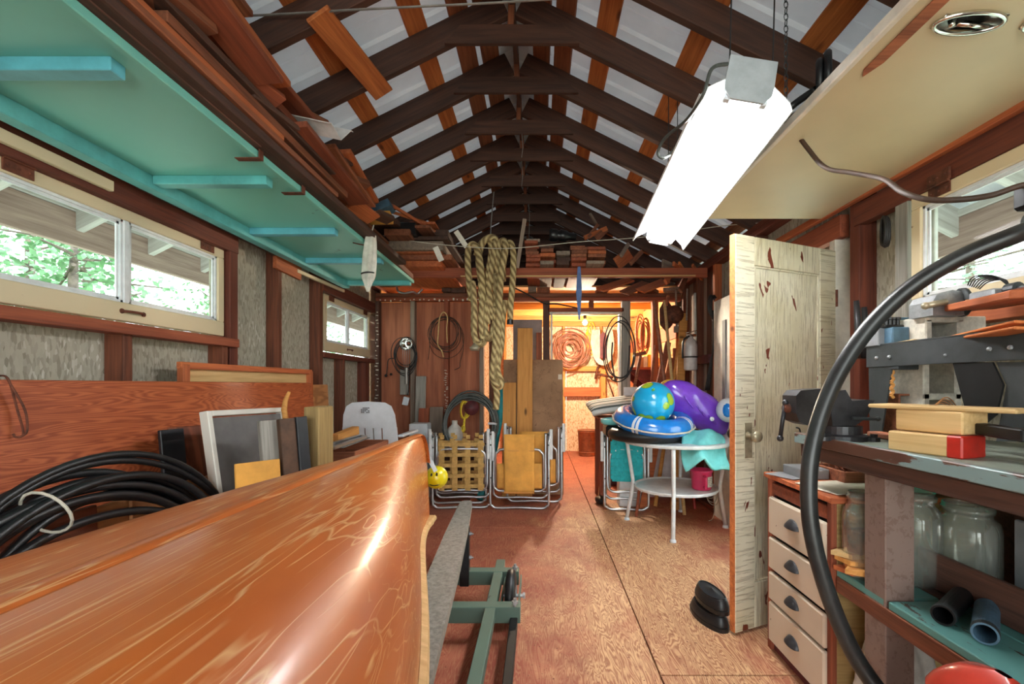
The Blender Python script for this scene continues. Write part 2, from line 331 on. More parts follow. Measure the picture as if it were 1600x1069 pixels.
# ------------------------------------------------------------------ mesh helpers
def newmesh(name, vs, fs, mat, smooth=False, uvs=None):
    me = bpy.data.meshes.new(name); me.from_pydata([tuple(v) for v in vs], [], fs)
    if mat is not None: me.materials.append(M[mat] if isinstance(mat, str) else mat)
    if smooth: me.polygons.foreach_set('use_smooth', [True] * len(me.polygons))
    if uvs is not None:
        l = me.uv_layers.new(name='UVMap')
        l.data.foreach_set('uv', [c for f in fs for i in f for c in uvs[i]])
    me.update(); return me
def cbox(lx, ly, lz, c):
    """A box with chamfered arrises: 44 triangles."""
    hx, hy, hz = lx / 2, ly / 2, lz / 2; c = min(c, hx * 0.6, hy * 0.6, hz * 0.6); V = []; I = {}
    for sx in (-1, 1):
        for sy in (-1, 1):
            for sz in (-1, 1):
                for a in range(3):
                    p = [sx * (hx - c), sy * (hy - c), sz * (hz - c)]; p[a] += (sx, sy, sz)[a] * c
                    I[sx, sy, sz, a] = len(V); V.append(tuple(p))
    F = []
    for s in (-1, 1):
        F.append([I[s, -1, -1, 0], I[s, 1, -1, 0], I[s, 1, 1, 0], I[s, -1, 1, 0]][::s])
        F.append([I[-1, s, -1, 1], I[-1, s, 1, 1], I[1, s, 1, 1], I[1, s, -1, 1]][::s])
        F.append([I[-1, -1, s, 2], I[1, -1, s, 2], I[1, 1, s, 2], I[-1, 1, s, 2]][::s])
    for a in (-1, 1):
        for b in (-1, 1):
            F.append([I[-1, a, b, 1], I[1, a, b, 1], I[1, a, b, 2], I[-1, a, b, 2]][::a * b])
            F.append([I[a, -1, b, 2], I[a, 1, b, 2], I[a, 1, b, 0], I[a, -1, b, 0]][::a * b])
            F.append([I[a, b, -1, 0], I[a, b, 1, 0], I[a, b, 1, 1], I[a, b, -1, 1]][::a * b])
            for s in (-1, 1): F.append([I[a, b, s, 0], I[a, b, s, 1], I[a, b, s, 2]][::a * b * s])
    return V, F
class MB:
    def __init__(s): s.v = []; s.f = []; s.uv = []
    def add(s, V, F, mat=None, uv=None):
        o = len(s.v)
        for i, p in enumerate(V):
            p = Vector(p); s.v.append(mat @ p if mat else p); s.uv.append(uv[i] if uv else (0.0, 0.0))
        s.f += [[i + o for i in f] for f in F]; return s
    def box(s, x0, x1, y0, y1, z0, z1, c=0.003):
        V, F = cbox(x1 - x0, y1 - y0, z1 - z0, c); return s.add(V, F, Matrix.Translation(((x0 + x1) / 2, (y0 + y1) / 2, (z0 + z1) / 2)))
    def obox(s, cen, dims, rot=(0, 0, 0), c=0.003):
        from mathutils import Euler
        V, F = cbox(*dims, c); return s.add(V, F, Matrix.Translation(cen) @ Euler(rot).to_matrix().to_4x4())
    def bar(s, p0, p1, w, t, n=(0, 0, 1), c=0.002):
        m, L = frame(p0, p1, n); V, F = cbox(L, w, t, c); return s.add(V, F, m)
    def tube(s, pts, r, n=8, closed=False, cap=True, uvk=None):
        pts = [Vector(p) for p in pts]; N = len(pts)
        rs = r if isinstance(r, (list, tuple)) else [r] * N
        T = []
        for i in range(N):
            a = pts[(i - 1) % N] if closed or i else pts[i]; b = pts[(i + 1) % N] if closed or i < N - 1 else pts[i]
            d = (b - a); T.append(d.normalized() if d.length > 1e-9 else Vector((0, 0, 1)))
        u = T[0].orthogonal().normalized(); V = []; UV = []; L = 0
        for i in range(N):
            if i:
                L += (pts[i] - pts[i - 1]).length
                u = u - T[i] * u.dot(T[i]); u = u.normalized() if u.length > 1e-6 else T[i].orthogonal().normalized()
            w = T[i].cross(u)
            for k in range(n):
                a = 2 * math.pi * k / n; V.append(pts[i] + (u * math.cos(a) + w * math.sin(a)) * rs[i]); UV.append((L * (uvk or 1), k / n * 1.885))
        F = []
        for i in range(N if closed else N - 1):
            j = (i + 1) % N
            for k in range(n):
                q = (k + 1) % n; F.append([i * n + k, i * n + q, j * n + q, j * n + k])
        if cap and not closed:
            F.append(list(range(n))[::-1]); F.append([(N - 1) * n + k for k in range(n)])
        return s.add(V, F, None, UV)
    def lathe(s, prof, cen=(0, 0, 0), n=24, axis=None, caps=True):
        V = []; P = len(prof)
        for r, z in prof:
            for k in range(n):
                a = 2 * math.pi * k / n; V.append((r * math.cos(a), r * math.sin(a), z))
        F = []
        for i in range(P - 1):
            for k in range(n):
                q = (k + 1) % n; F.append([i * n + k, i * n + q, (i + 1) * n + q, (i + 1) * n + k])
        if caps:
            if prof[0][0] > 1e-4: F.append(list(range(n))[::-1])
            if prof[-1][0] > 1e-4: F.append([(P - 1) * n + k for k in range(n)])
        m = Matrix.Translation(cen)
        if axis is not None: m = m @ Vector((0, 0, 1)).rotation_difference(Vector(axis)).to_matrix().to_4x4()
        return s.add(V, F, m)
    def ball(s, cen, r, n=24, sc=(1, 1, 1), rot=None):
        prof = [(max(1e-5, math.sin(math.pi * i / (n // 2))), -math.cos(math.pi * i / (n // 2))) for i in range(n // 2 + 1)]
        b = MB().lathe(prof, n=n, caps=False); m = Matrix.Translation(cen)
        if rot is not None:
            from mathutils import Euler
            m = m @ Euler(rot).to_matrix().to_4x4()
        m = m @ Matrix.Diagonal((r * sc[0], r * sc[1], r * sc[2], 1)); return s.add(b.v, b.f, m)
    def prism(s, poly, o, ax, ay, az, h):
        """Polygon in the plane (ax, ay) through o, extruded by h along az."""
        o, ax, ay, az = (Vector(q) for q in (o, ax, ay, az)); n = len(poly)
        V = [o + ax * x + ay * y for x, y in poly]; V += [v + az * h for v in V]
        F = [list(range(n))[::-1], [n + i for i in range(n)]] + [[i, (i + 1) % n, n + (i + 1) % n, n + i] for i in range(n)]
        return s.add(V, F)
    def grid(s, fn, nu, nv, thick=None):
        V = [fn(i / nu, j / nv) for i in range(nu + 1) for j in range(nv + 1)]
        F = [[i * (nv + 1) + j, (i + 1) * (nv + 1) + j, (i + 1) * (nv + 1) + j + 1, i * (nv + 1) + j + 1] for i in range(nu) for j in range(nv)]
        return s.add(V, F)
    def build(s, name, mat, parent=None, smooth=False, solid=0, sub=0):
        """ONE mesh object. With a parent the points are in the parent's own frame; alone, its origin goes to its base."""
        if parent is None:
            xs, ys, zs = zip(*s.v); o0 = Vector(((min(xs) + max(xs)) / 2, (min(ys) + max(ys)) / 2, min(zs)))
            s.v = [v - o0 for v in s.v]
        me = newmesh(name, s.v, s.f, mat, smooth, s.uv); o = bpy.data.objects.new(name, me); COL.objects.link(o)
        if parent is None: o.location = o0
        else: o.parent = parent
        if solid: k = o.modifiers.new('thickness', 'SOLIDIFY'); k.thickness = solid; k.offset = 0
        if sub: k = o.modifiers.new('smooth', 'SUBSURF'); k.levels = sub; k.render_levels = sub
        return o
def frame(p0, p1, n=(0, 0, 1)):
    p0, p1, n = Vector(p0), Vector(p1), Vector(n); x = (p1 - p0); L = x.length; x = x / L
    z = n - x * n.dot(x)
    if z.length < 1e-5: z = x.orthogonal()
    z.normalize(); y = z.cross(x)
    m = Matrix.Identity(4)
    for i in range(3): m[i][0], m[i][1], m[i][2] = x[i], y[i], z[i]
    m.translation = (p0 + p1) / 2; return m, L
_cache = {}
def tag(o, label=None, cat=None, group=None, kind=None):
    if label: o['label'] = label
    if cat: o['category'] = cat
    if group: o['group'] = group
    if kind: o['kind'] = kind
    return o
def board(name, p0, p1, w, t, mat, parent=None, n=(0, 0, 1), label=None, cat=None, group=None, c=0.003, kind=None):
    """A sawn piece from p0 to p1 (centre line), w wide, t thick along n; its own X is the grain. Alike pieces share mesh data."""
    m, L = frame(p0, p1, n); key = (round(L, 3), round(w, 4), round(t, 4), mat, c)
    me = _cache.get(key)
    if me is None:
        V, F = cbox(L, w, t, c); me = _cache[key] = newmesh(name, V, F, mat)
    o = bpy.data.objects.new(name, me); COL.objects.link(o)
    if parent is not None: o.parent = parent
    o.matrix_basis = m
    return tag(o, label, cat, group, kind)
def thing(name, label, cat, loc=(0, 0, 0), rotz=0, group=None, kind=None):
    o = bpy.data.objects.new(name, None); COL.objects.link(o); o.location = loc; o.rotation_euler = (0, 0, rotz); o.empty_display_size = 0.1
    return tag(o, label, cat, group, kind)
def setting(name): return thing(name, None, None, kind='structure')
def solo(mb, name, mat, label, cat, group=None, smooth=False, solid=0, sub=0):
    return tag(mb.build(name, mat, None, smooth, solid, sub), label, cat, group)
def bez(ps, n=12, closed=False):
    """Catmull-Rom curve through ps."""
    ps = [Vector(p) for p in ps]; N = len(ps); out = []
    for i in range(N if closed else N - 1):
        g = lambda k: ps[k % N] if closed else ps[min(max(k, 0), N - 1)]
        a, b, c, d = g(i - 1), g(i), g(i + 1), g(i + 2)
        for j in range(n):
            t = j / n; out.append(0.5 * ((2 * b) + (c - a) * t + (2 * a - 5 * b + 4 * c - d) * t * t + (3 * b - a - 3 * c + d) * t ** 3))
    if not closed: out.append(ps[-1])
    return out
def ring(cen, r, n=40, ax=(1, 0, 0), ay=(0, 0, 1), jit=0.0, sx=1.0, sy=1.0, seed=0):
    rr = random.Random(seed); ph = [rr.uniform(0, 6.28) for _ in range(3)]; cen, ax, ay = Vector(cen), Vector(ax), Vector(ay); out = []
    for i in range(n):
        a = 2 * math.pi * i / n; q = r * (1 + jit * (math.sin(a + ph[0]) * 0.5 + math.sin(2 * a + ph[1]) * 0.35 + math.sin(3 * a + ph[2]) * 0.25))
        out.append(cen + ax * (q * sx * math.cos(a)) + ay * (q * sy * math.sin(a)))
    return out

# ------------------------------------------------------------------ the shed
XL, XR, YB, YF, YE = -1.86, 1.62, 5.10, -2.2, 8.0      # inner stud faces, partition, front wall, far wall
RX, RZ, SL = -0.15, 3.27, 0.50                         # ridge line, rafter underside at the ridge, pitch
def rb(x): return RZ - SL * abs(x - RX)
PLATE = rb(XL) - 0.02

floor = tag(MB().box(-2.0, 1.8, YF, YE + 0.1, -0.08, -0.022).build('floor', 'lumber_dark'), kind='structure')
xs = [-1.96, -0.72, 0.50, 1.74]
cuts = [[YF, -0.6, 1.846 - 0.6, 3.7, 6.1, YE + 0.08], [YF, -1.13, 1.31, 3.75, 6.19, YE + 0.08], [YF, -0.594, 1.846, 4.286, 6.73, YE + 0.08]]
for i in range(3):
    for a, b in zip(cuts[i], cuts[i][1:]):
        V, F = cbox(xs[i + 1] - xs[i] - 0.006, b - a - 0.006, 0.02, 0.002)
        me = newmesh('floor_panel', V, F, 'floor_paint'); o = bpy.data.objects.new('floor_panel', me); COL.objects.link(o)
        o.location = ((xs[i] + xs[i + 1]) / 2, (a + b) / 2, -0.010 - 0.022 + 0.022); o.parent = floor
        o.location.z = -floor.location.z - 0.010; o.location.x -= floor.location.x; o.location.y -= floor.location.y

# roof
ceil_ = setting('ceiling')
board('ridge_board', (RX, YF, RZ + 0.10), (RX, YE + 0.3, RZ + 0.10), 0.15, 0.025, 'rafter', ceil_, n=(1, 0, 0))
RY = [2.52 + 0.46 * k for k in range(-10, 13)]
slope_n = lambda s: Vector((s * SL, 0, 1)).normalized()
RD = 0.14
for Y in RY:
    for s in (-1, 1):
        x0, x1 = RX + s * 0.015, (-1.97 if s < 0 else 1.73)
        off = slope_n(s) * (RD / 2)
        a = Vector((x0, Y, rb(x0))) + off; b = Vector((x1, Y, rb(x1))) + off
        board('rafter', a, b, 0.042, RD, 'rafter', ceil_, n=slope_n(s))
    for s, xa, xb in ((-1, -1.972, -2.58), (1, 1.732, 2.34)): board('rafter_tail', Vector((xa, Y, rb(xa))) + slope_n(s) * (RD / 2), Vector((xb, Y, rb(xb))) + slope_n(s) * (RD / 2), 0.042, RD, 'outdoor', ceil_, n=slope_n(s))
    tz = 3.05 + 0.07 * (0.4 + 0.6 * noise.noise((Y * 3, 0, 0))) + (0.03 if Y > 2.8 else 0)
    hw = 0.36 + 0.10 * abs(noise.noise((Y * 5, 1, 0))) + (0.04 if Y > 2.8 else -0.02)
    if Y > 0.5:
        MBt = MB().prism([(-hw, 0), (hw, 0), (hw * 0.74, 0.105), (-hw * 0.76, 0.105)], (RX, Y - 0.024, tz), (1, 0, 0), (0, 0, 1), (0, -1, 0), 0.022)
        MBt.build('collar_tie', 'rafter', ceil_)
        board('ridge_hanger', (RX + 0.01 * math.sin(Y * 7), Y - 0.035, tz + 0.02), (RX, Y - 0.035, RZ + 0.10), 0.035, 0.02, 'purlin_dark', ceil_, n=(0, 1, 0))
PT = RD + 0.011
for s in (-1, 1):
    for j, off in enumerate((0.10, 0.235, 0.46, 0.90, 1.33, 1.76, 2.2)):
        x = RX + s * off
        for a, b in ((YF, 0.9), (0.905, 3.66), (3.665, 6.1), (6.105, YE + 0.3)):
            p = Vector((x, a, rb(x))) + slope_n(s) * PT; q = Vector((x, b, rb(x))) + slope_n(s) * PT
            board('purlin', p, q, 0.118, 0.02, 'purlin' if j in (2, 3, 4) else 'purlin_dark', ceil_, n=slope_n(s))
def roof_sheet(s, y0, w):
    prof = []; nr = 4
    for k in range(nr):
        b = y0 + w * k / nr; prof += [(b, 0), (b + 0.012, 0.016), (b + 0.035, 0.016), (b + 0.047, 0), (b + 0.12, 0), (b + 0.126, 0.004), (b + 0.132, 0)]
    prof.append((y0 + w, 0)); V = []; x1 = -2.78 if s < 0 else 2.55
    for x in (RX - s * 0.075, x1):
        for y, h in prof: V.append(Vector((x, y, RZ - SL * s * (x - RX))) + slope_n(s) * (RD + 0.023 + h + (0.006 if s > 0 else 0)))
    n = len(prof); F = [[i, i + 1, n + i + 1, n + i] for i in range(n - 1)]
    MB().add(V, F).build('roof_panel', 'roof_sheet', ceil_, solid=0.002)
for s in (-1, 1):
    for k in range(12): roof_sheet(s, YF - 0.1 + 0.9 * k, 0.9)
MB().prism([(-0.16, -0.08), (0, 0), (0.16, -0.08), (0.16, -0.074), (0, 0.008), (-0.16, -0.074)], (RX, YF - 0.1, RZ + 0.245), (1, 0, 0), (0, 0, 1), (0, 1, 0), 10.6).build('ridge_cap', 'galvanised', ceil_)
# loose brace board nailed under two rafters
board('brace', (-0.985, 1.99, rb(-0.985) - 0.006), (-0.90, 2.60, rb(-0.90) - 0.012), 0.118, 0.02, 'purlin', ceil_, n=slope_n(-1))
# overhang outside: fascia board across the rafter tails
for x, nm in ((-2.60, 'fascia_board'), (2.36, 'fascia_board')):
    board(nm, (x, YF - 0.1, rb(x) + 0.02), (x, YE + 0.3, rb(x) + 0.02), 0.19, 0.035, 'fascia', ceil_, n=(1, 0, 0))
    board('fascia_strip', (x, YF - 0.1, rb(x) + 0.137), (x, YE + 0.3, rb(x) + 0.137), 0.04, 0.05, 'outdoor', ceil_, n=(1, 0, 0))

# side walls: outer boarding with window openings, studs, flake board between the studs
def side_wall(name, s, face, wins, doors, studs):
    w = setting(name); sh = face + s * 0.09; out = sh + s * 0.03
    lo, hi = sorted((sh + s * 0.012, out))
    y = YF; spans = sorted(wins + doors)
    for a, b, z0, z1 in spans + [(YE + 0.1, YE + 0.1, 0, 0)]:
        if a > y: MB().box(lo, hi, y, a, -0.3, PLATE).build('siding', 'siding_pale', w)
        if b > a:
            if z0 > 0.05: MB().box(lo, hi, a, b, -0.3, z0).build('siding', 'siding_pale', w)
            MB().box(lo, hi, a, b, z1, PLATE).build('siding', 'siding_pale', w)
        y = b
    ys = sorted(set([YF] + [q for q, *_ in studs] + [YE]))
    for a, b in zip(ys, ys[1:]):
        segs = [(0.0, PLATE)]
        for wa, wb, z0, z1 in spans:
            if a < wb - 0.05 and b > wa + 0.05: segs = [(0.0, z0), (z1, PLATE)]
        for z0, z1 in segs:
            if z1 - z0 > 0.1:
                l2, h2 = sorted((sh, sh + s * 0.012)); MB().box(l2, h2, a + 0.002, b - 0.002, z0, z1).build('flake_board', 'osb', w)
    for q in studs:
        y, z0, z1 = q[:3]; m = q[3] if len(q) > 3 else 'stud'; wd = q[4] if len(q) > 4 else 0.045
        board('stud', (face + s * 0.045, y, z0), (face + s * 0.045, y, z1), wd, 0.09, m, w, n=(1, 0, 0))
    for i in (0, 1): board('top_plate', (face + s * 0.045, YF, PLATE - 0.022 - 0.044 * i), (face + s * 0.045, YE, PLATE - 0.022 - 0.044 * i), 0.09, 0.042, 'header', w)
    board('bottom_plate', (face + s * 0.045, YF, 0.022), (face + s * 0.045, YE, 0.022), 0.09, 0.042, 'stud', w)
    return w
PB = PLATE - 0.09
wl_ = side_wall('wall_left', -1, XL, [(1.38, 2.69, 1.48, 2.0), (3.95, 5.06, 1.49, 2.0), (-1.2, 0.3, 1.48, 2.0)], [],
    [(-1.85, 0.045, PB), (-1.25, 0.045, PB), (-0.6, 0.045, 1.44), (0.36, 0.045, PB), (0.85, 0.045, PB), (1.33, 0.045, PB), (2.03, 0.045, 1.44), (2.66, 0.045, 1.44), (2.735, 0.045, PB, 'header', 0.07),
     (3.22, 0.045, PB), (3.83, 0.045, PB, 'stud', 0.06), (4.28, 0.045, 1.44), (4.86, 0.045, 1.44, 'header', 0.11), (5.6, 0.045, PB), (6.2, 0.045, PB), (6.8, 0.045, PB), (7.4, 0.045, PB)])
wr_ = side_wall('wall_right', 1, XR, [(0.75, 1.95, 1.47, 1.99)], [(2.50, 3.24, 0.0, 1.98)],
    [(-1.85, 0.045, PB), (-1.25, 0.045, PB), (-0.6, 0.045, PB), (0.0, 0.045, PB), (0.70, 0.045, PB), (1.35, 0.045, 1.44), (2.005, 0.045, PB, 'greywood', 0.07), (2.30, 0.045, PB, 'header', 0.07),
     (2.475, 0.045, 2.0, 'trim_white', 0.05), (3.27, 0.045, 2.0, 'trim_white', 0.05), (3.36, 0.045, PB), (4.15, 0.045, PB, 'lumber_orange', 0.05), (4.6, 0.045, PB), (5.05, 0.045, PB), (5.8, 0.045, PB), (6.4, 0.045, PB), (7.0, 0.045, PB), (7.6, 0.045, PB)])
# rails of the left wall
board('header', (XL - 0.02, 1.31, 2.055), (XL - 0.02, 2.77, 2.055), 0.11, 0.05, 'header', wl_, n=(1, 0, 0))
board('header', (XL - 0.02, 3.86, 2.06), (XL - 0.02, 5.08, 2.06), 0.11, 0.05, 'header', wl_, n=(1, 0, 0))
board('sill_rail', (XL - 0.015, 0.9, 1.447), (XL - 0.015, 2.74, 1.447), 0.05, 0.09, 'redwood', wl_, n=(1, 0, 0))
board('sill_rail', (XL - 0.035, 3.86, 1.455), (XL - 0.035, 5.06, 1.455), 0.045, 0.09, 'header', wl_, n=(1, 0, 0))
board('ledger_strip', (XL + 0.02, 0.6, 2.05), (XL + 0.02, 1.93, 2.05), 0.045, 0.024, 'cream', wl_, n=(1, 0, 0))
board('ledger_strip', (XL + 0.02, 3.40, 2.06), (XL + 0.02, 4.22, 2.075), 0.028, 0.024, 'cream', wl_, n=(1, 0, 0))
board('ledger', (XL + 0.012, 2.06, 2.12), (XL + 0.012, 3.38, 2.115), 0.04, 0.024, 'lumber_dark', wl_, n=(1, 0, 0))
board('nailer', (XL + 0.014, 3.13, 2.06), (XL + 0.014, 3.46, 2.05), 0.10, 0.028, 'lumber_orange', wl_, n=(1, 0, 0))
# rails of the right wall
board('header', (XR + 0.02, 0.5, 2.06), (XR + 0.02, 2.30, 2.06), 0.11, 0.05, 'header', wr_, n=(1, 0, 0))
board('header', (XR + 0.02, 2.40, 2.05), (XR + 0.02, 3.45, 2.05), 0.12, 0.05, 'redwood', wr_, n=(1, 0, 0))
board('ledger', (XR - 0.02, 0.4, 2.11), (XR - 0.02, 3.0, 2.15), 0.04, 0.03, 'lumber_orange', wr_, n=(1, 0, 0))
board('sill_rail', (XR + 0.035, 0.7, 1.45), (XR + 0.035, 2.0, 1.45), 0.045, 0.07, 'lumber_orange', wr_, n=(1, 0, 0))
for i, (z0, z1, m) in enumerate(((0.0, 1.0, 'lumber_orange'), (1.0, 1.7, 'osb'))):
    pass
for i in range(7): board('plank', (XR + 0.075, 4.18 + 0.13 * i, 0.05), (XR + 0.075, 4.18 + 0.13 * i, PB), 0.125, 0.02, 'lumber_dark' if i % 3 else 'lumber_grey', wr_, n=(1, 0, 0))
board('lining_board', (XR + 0.06, 2.06, 1.1), (XR + 0.06, 2.27, 1.1), 0.7, 0.012, 'lumber_orange', wr_, n=(1, 0, 0))

# windows: top-hung sashes of two panes
def window(name, xf, s, y0, y1, z0, z1, mull, handle_y=None, hinges=(), m='cream'):
    w = setting(name); x0 = xf + s * 0.035
    f = MB()
    def pc(nm, a, b, c, d, mat=m): MB().box(min(xf, x0), max(xf, x0), a, b, c, d, 0.004).build(nm, mat, w)
    pc('sash_rail', y0, y1, z1 - 0.052, z1); pc('sash_rail', y0, y1, z0, z0 + 0.085)
    pc('sash_stile', y0, y0 + 0.05, z0 + 0.085, z1 - 0.052); pc('sash_stile', y1 - 0.05, y1, z0 + 0.085, z1 - 0.052)
    a, b, c, d = y0 + 0.05, y1 - 0.05, z0 + 0.085, z1 - 0.052
    b1 = MB()
    for yy0, yy1 in zip([a] + [q + 0.014 for q in mull], [q - 0.014 for q in mull] + [b]):
        for k in range(2):
            e = 0.012 * (k + 1); xa = xf + s * (0.010 + 0.008 * k); xb = xa + s * 0.008
            xa, xb = min(xa, xb), max(xa, xb); ee = e - 0.012
            b1.box(xa, xb, yy0 + ee, yy0 + e, c, d, 0.001).box(xa, xb, yy1 - e, yy1 - ee, c, d, 0.001).box(xa, xb, yy0, yy1, c + ee, c + e, 0.001).box(xa, xb, yy0, yy1, d - e, d - ee, 0.001)
    b1.build('glazing_bead', 'white_paint', w)
    for q in mull: MB().box(min(xf + s * 0.004, x0), max(xf + s * 0.004, x0), q - 0.014, q + 0.014, c, d, 0.003).build('mullion', 'white_paint', w)
    for yy0, yy1 in zip([a] + mull, mull + [b]):
        xg = xf + s * 0.026; MB().box(xg - 0.0015, xg + 0.0015, yy0, yy1, c, d, 0.0004).build('pane', 'window_glass', w)
    for hy in hinges:
        xs_ = xf - s * 0.004
        h = MB().box(min(xs_, xf), max(xs_, xf) + 0.002, hy - 0.05, hy + 0.05, z1 - 0.045, z1 - 0.002, 0.001)
        h2 = xf - s * 0.03
        h.box(min(xf - s * 0.010, xf), max(xf - s * 0.010, xf) + 0.001, hy - 0.05, hy + 0.05, z1 + 0.004, z1 + 0.05, 0.001)
        h.tube([(xf - s * 0.010, hy - 0.05, z1), (xf - s * 0.010, hy + 0.05, z1)], 0.006, 8)
        for k in (-0.035, 0, 0.035): h.ball((xf - s * 0.010, hy + k, z1 + 0.028), 0.005, 8); h.ball((xf - s * 0.005, hy + k, z1 - 0.024), 0.005, 8)
        h.build('hinge', 'rust', w)
    if handle_y:
        p = [(xf - s * k, handle_y + q, z0 + 0.045) for k, q in ((0, -0.05), (0.012, -0.045), (0.022, -0.025), (0.024, 0), (0.022, 0.025), (0.012, 0.045), (0, 0.05))]
        hb = MB().tube(p, 0.006, 8)
        for q in (-0.055, 0.055): hb.lathe([(0.012, 0), (0.011, 0.004), (0.004, 0.006)], (xf, handle_y + q, z0 + 0.045), 10, (-s, 0, 0))
        hb.build('pull_handle', 'rust', w)
    return w
window('window_1', -1.885, -1, 1.40, 2.685, 1.485, 2.0, [2.055], 2.08, (1.62, 2.545))
window('window_2', -1.90, -1, 3.97, 5.05, 1.495, 2.0, [4.49], 4.5, (4.1, 4.9))
window('window_3', 1.61, 1, 0.78, 1.94, 1.475, 2.0, [1.36], None, (1.80,))
window('window_4', -1.885, -1, -1.18, 0.28, 1.485, 2.0, [-0.45])

# front wall behind the photographer, its wide opening added to let light in
wf = setting('wall_front')
MB().box(-1.95, -1.6, YF - 0.1, YF - 0.02, 0, PLATE).build('siding', 'lumber_dark', wf); MB().box(1.4, 1.71, YF - 0.1, YF - 0.02, 0, PLATE).build('siding', 'lumber_dark', wf)
MB().prism([(-1.95, PLATE), (1.71, PLATE), (RX, RZ + 0.1)], (0, YF - 0.02, 0), (1, 0, 0), (0, 0, 1), (0, -1, 0), 0.06).build('gable', 'lumber_dark', wf)
# far end wall, its gable and the low ceiling over the back room
wb = setting('wall_back')
for i in range(3):
    x0 = -1.95 + 1.22 * i; MB().box(x0, min(x0 + 1.217, 1.71), YE, YE + 0.02, 0, 2.36).build('flake_board', 'osb_warm', wb)
MB().prism([(-1.95, 2.36), (1.71, 2.36), (RX, RZ + 0.12)], (0, YE, 0), (1, 0, 0), (0, 0, 1), (0, 1, 0), 0.03).build('gable', 'lumber_dark', wb)
for x in (-1.8, -1.2, -0.6, 0.0, 0.44, 1.1, 1.56): board('stud', (x, YE - 0.045, 0.0), (x, YE - 0.045, 2.36), 0.04, 0.09, 'pine', wb, n=(0, 1, 0))
board('girt', (-1.9, YE - 0.05, 2.28), (1.6, YE - 0.05, 2.28), 0.12, 0.09, 'pine', wb, n=(0, 1, 0))
board('girt', (0.44, YE - 0.05, 1.47), (1.2, YE - 0.05, 1.47), 0.09, 0.09, 'pine', wb, n=(0, 1, 0))
board('girt', (0.44, YE - 0.06, 1.06), (1.15, YE - 0.06, 1.06), 0.16, 0.10, 'lumber_orange', wb, n=(0, 1, 0))
board('post', (1.13, YE - 0.1, 0.0), (1.13, YE - 0.1, 1.45), 0.08, 0.09, 'pine', wb, n=(0, 1, 0))
lc = setting('ceiling_back_room')
for i in range(3): MB().box(-1.86 + 1.16 * i, -1.86 + 1.16 * i + 1.156, YB + 0.15, YE, 2.335, 2.355).build('ceiling_board', 'pine_pale' if i else 'card_brown', lc)
for y in (5.7, 6.3, 6.9, 7.5): board('joist', (XL, y, 2.29), (XR, y, 2.29), 0.04, 0.09, 'pine', lc, n=(0, 0, 1))
# orange boarding inside the back room's side walls
for s, xw in ((1, XR - 0.01), (-1, XL + 0.01)):
    for k in range(12): board('lining_board', (xw, YB + 0.14, 0.12 + 0.19 * k), (xw, YE - 0.11, 0.12 + 0.19 * k), 0.185, 0.016, 'pine' if k % 3 else 'lumber_orange', wr_ if s > 0 else wl_, n=(1, 0, 0))

# partition between the main room and the back room
wp = setting('wall_partition')
TOP = 2.235
for x0, x1 in ((-1.86, -1.43), (-1.43, -1.04), (-1.04, -0.63)):
    board('plywood_panel', ((x0 + x1) / 2, YB + 0.096, 0.0), ((x0 + x1) / 2, YB + 0.096, TOP - 0.09), x1 - x0 - 0.004, 0.012, 'wall_sheet', wp, n=(0, 1, 0))
for x, m, w in ((-1.845, 'lumber_dark', 0.045), (-1.44, 'lumber_grey', 0.05), (-1.055, 'redwood', 0.05), (-0.655, 'lumber_grey', 0.045), (-0.545, 'stud', 0.045), (0.085, 'lumber_dark', 0.075), (0.995, 'greywood', 0.095), (1.33, 'lumber_orange', 0.065)):
    board('stud', (x, YB + 0.045, 0), (x, YB + 0.045, TOP - 0.09), w, 0.09, m, wp, n=(0, 1, 0))
for i in (0, 1): board('top_plate', (XL, YB + 0.045, TOP - 0.022 - 0.045 * i), (XR, YB + 0.045, TOP - 0.022 - 0.045 * i), 0.09, 0.042, 'redwood' if i else 'lumber', wp)
board('bottom_plate', (XL, YB + 0.045, 0.022), (-0.52, YB + 0.045, 0.022), 0.09, 0.042, 'stud', wp)
board('door_header', (0.10, YB + 0.045, 2.045), (0.97, YB + 0.045, 2.045), 0.09, 0.045, 'redwood', wp)
board('transom_post', (0.60, YB + 0.045, 2.07), (0.60, YB + 0.045, 2.15), 0.05, 0.09, 'stud', wp, n=(0, 1, 0))
for p0, p1 in (((0.145, YB + 0.05, 0.0), (0.145, YB + 0.05, 2.02)), ((0.925, YB + 0.05, 0.0), (0.925, YB + 0.05, 2.02)), ((0.12, YB + 0.05, 2.008), (0.95, YB + 0.05, 2.008))):
    board('door_jamb', p0, p1, 0.11 if p0[0] != 0.12 else 0.11, 0.02, 'trim_white', wp, n=(1, 0, 0) if p0[2] == 0 else (0, 0, 1))
# marks of torn-off paper along the studs: staple scraps
sc = MB(); rr = random.Random(3)
for k in range(26): sc.obox((-1.845 + rr.uniform(-.012, .012), YB - 0.002, 0.9 + k * 0.045 + rr.uniform(-.01, .01)), (rr.uniform(.012, .034), 0.003, rr.uniform(.004, .012)), (0, rr.uniform(-.2, .2), 0), 0.0005)
for k in range(22): sc.obox((-1.8 + k * 0.055 + rr.uniform(-.01, .01), YB - 0.002, 2.155 + rr.uniform(-.01, .012)), (rr.uniform(.006, .02), 0.003, rr.uniform(.008, .03)), (0, rr.uniform(-.3, .3), 0), 0.0005)
for k in range(26): sc.obox((-1.055 + rr.uniform(-.015, .015), YB - 0.002, 0.8 + k * 0.022 + rr.uniform(-.01, .01)), (rr.uniform(.012, .03), 0.003, rr.uniform(.004, .008)), (0, rr.uniform(-.2, .2), 0), 0.0005)
tag(sc.build('paper_scraps', 'paper', wp), kind='stuff')

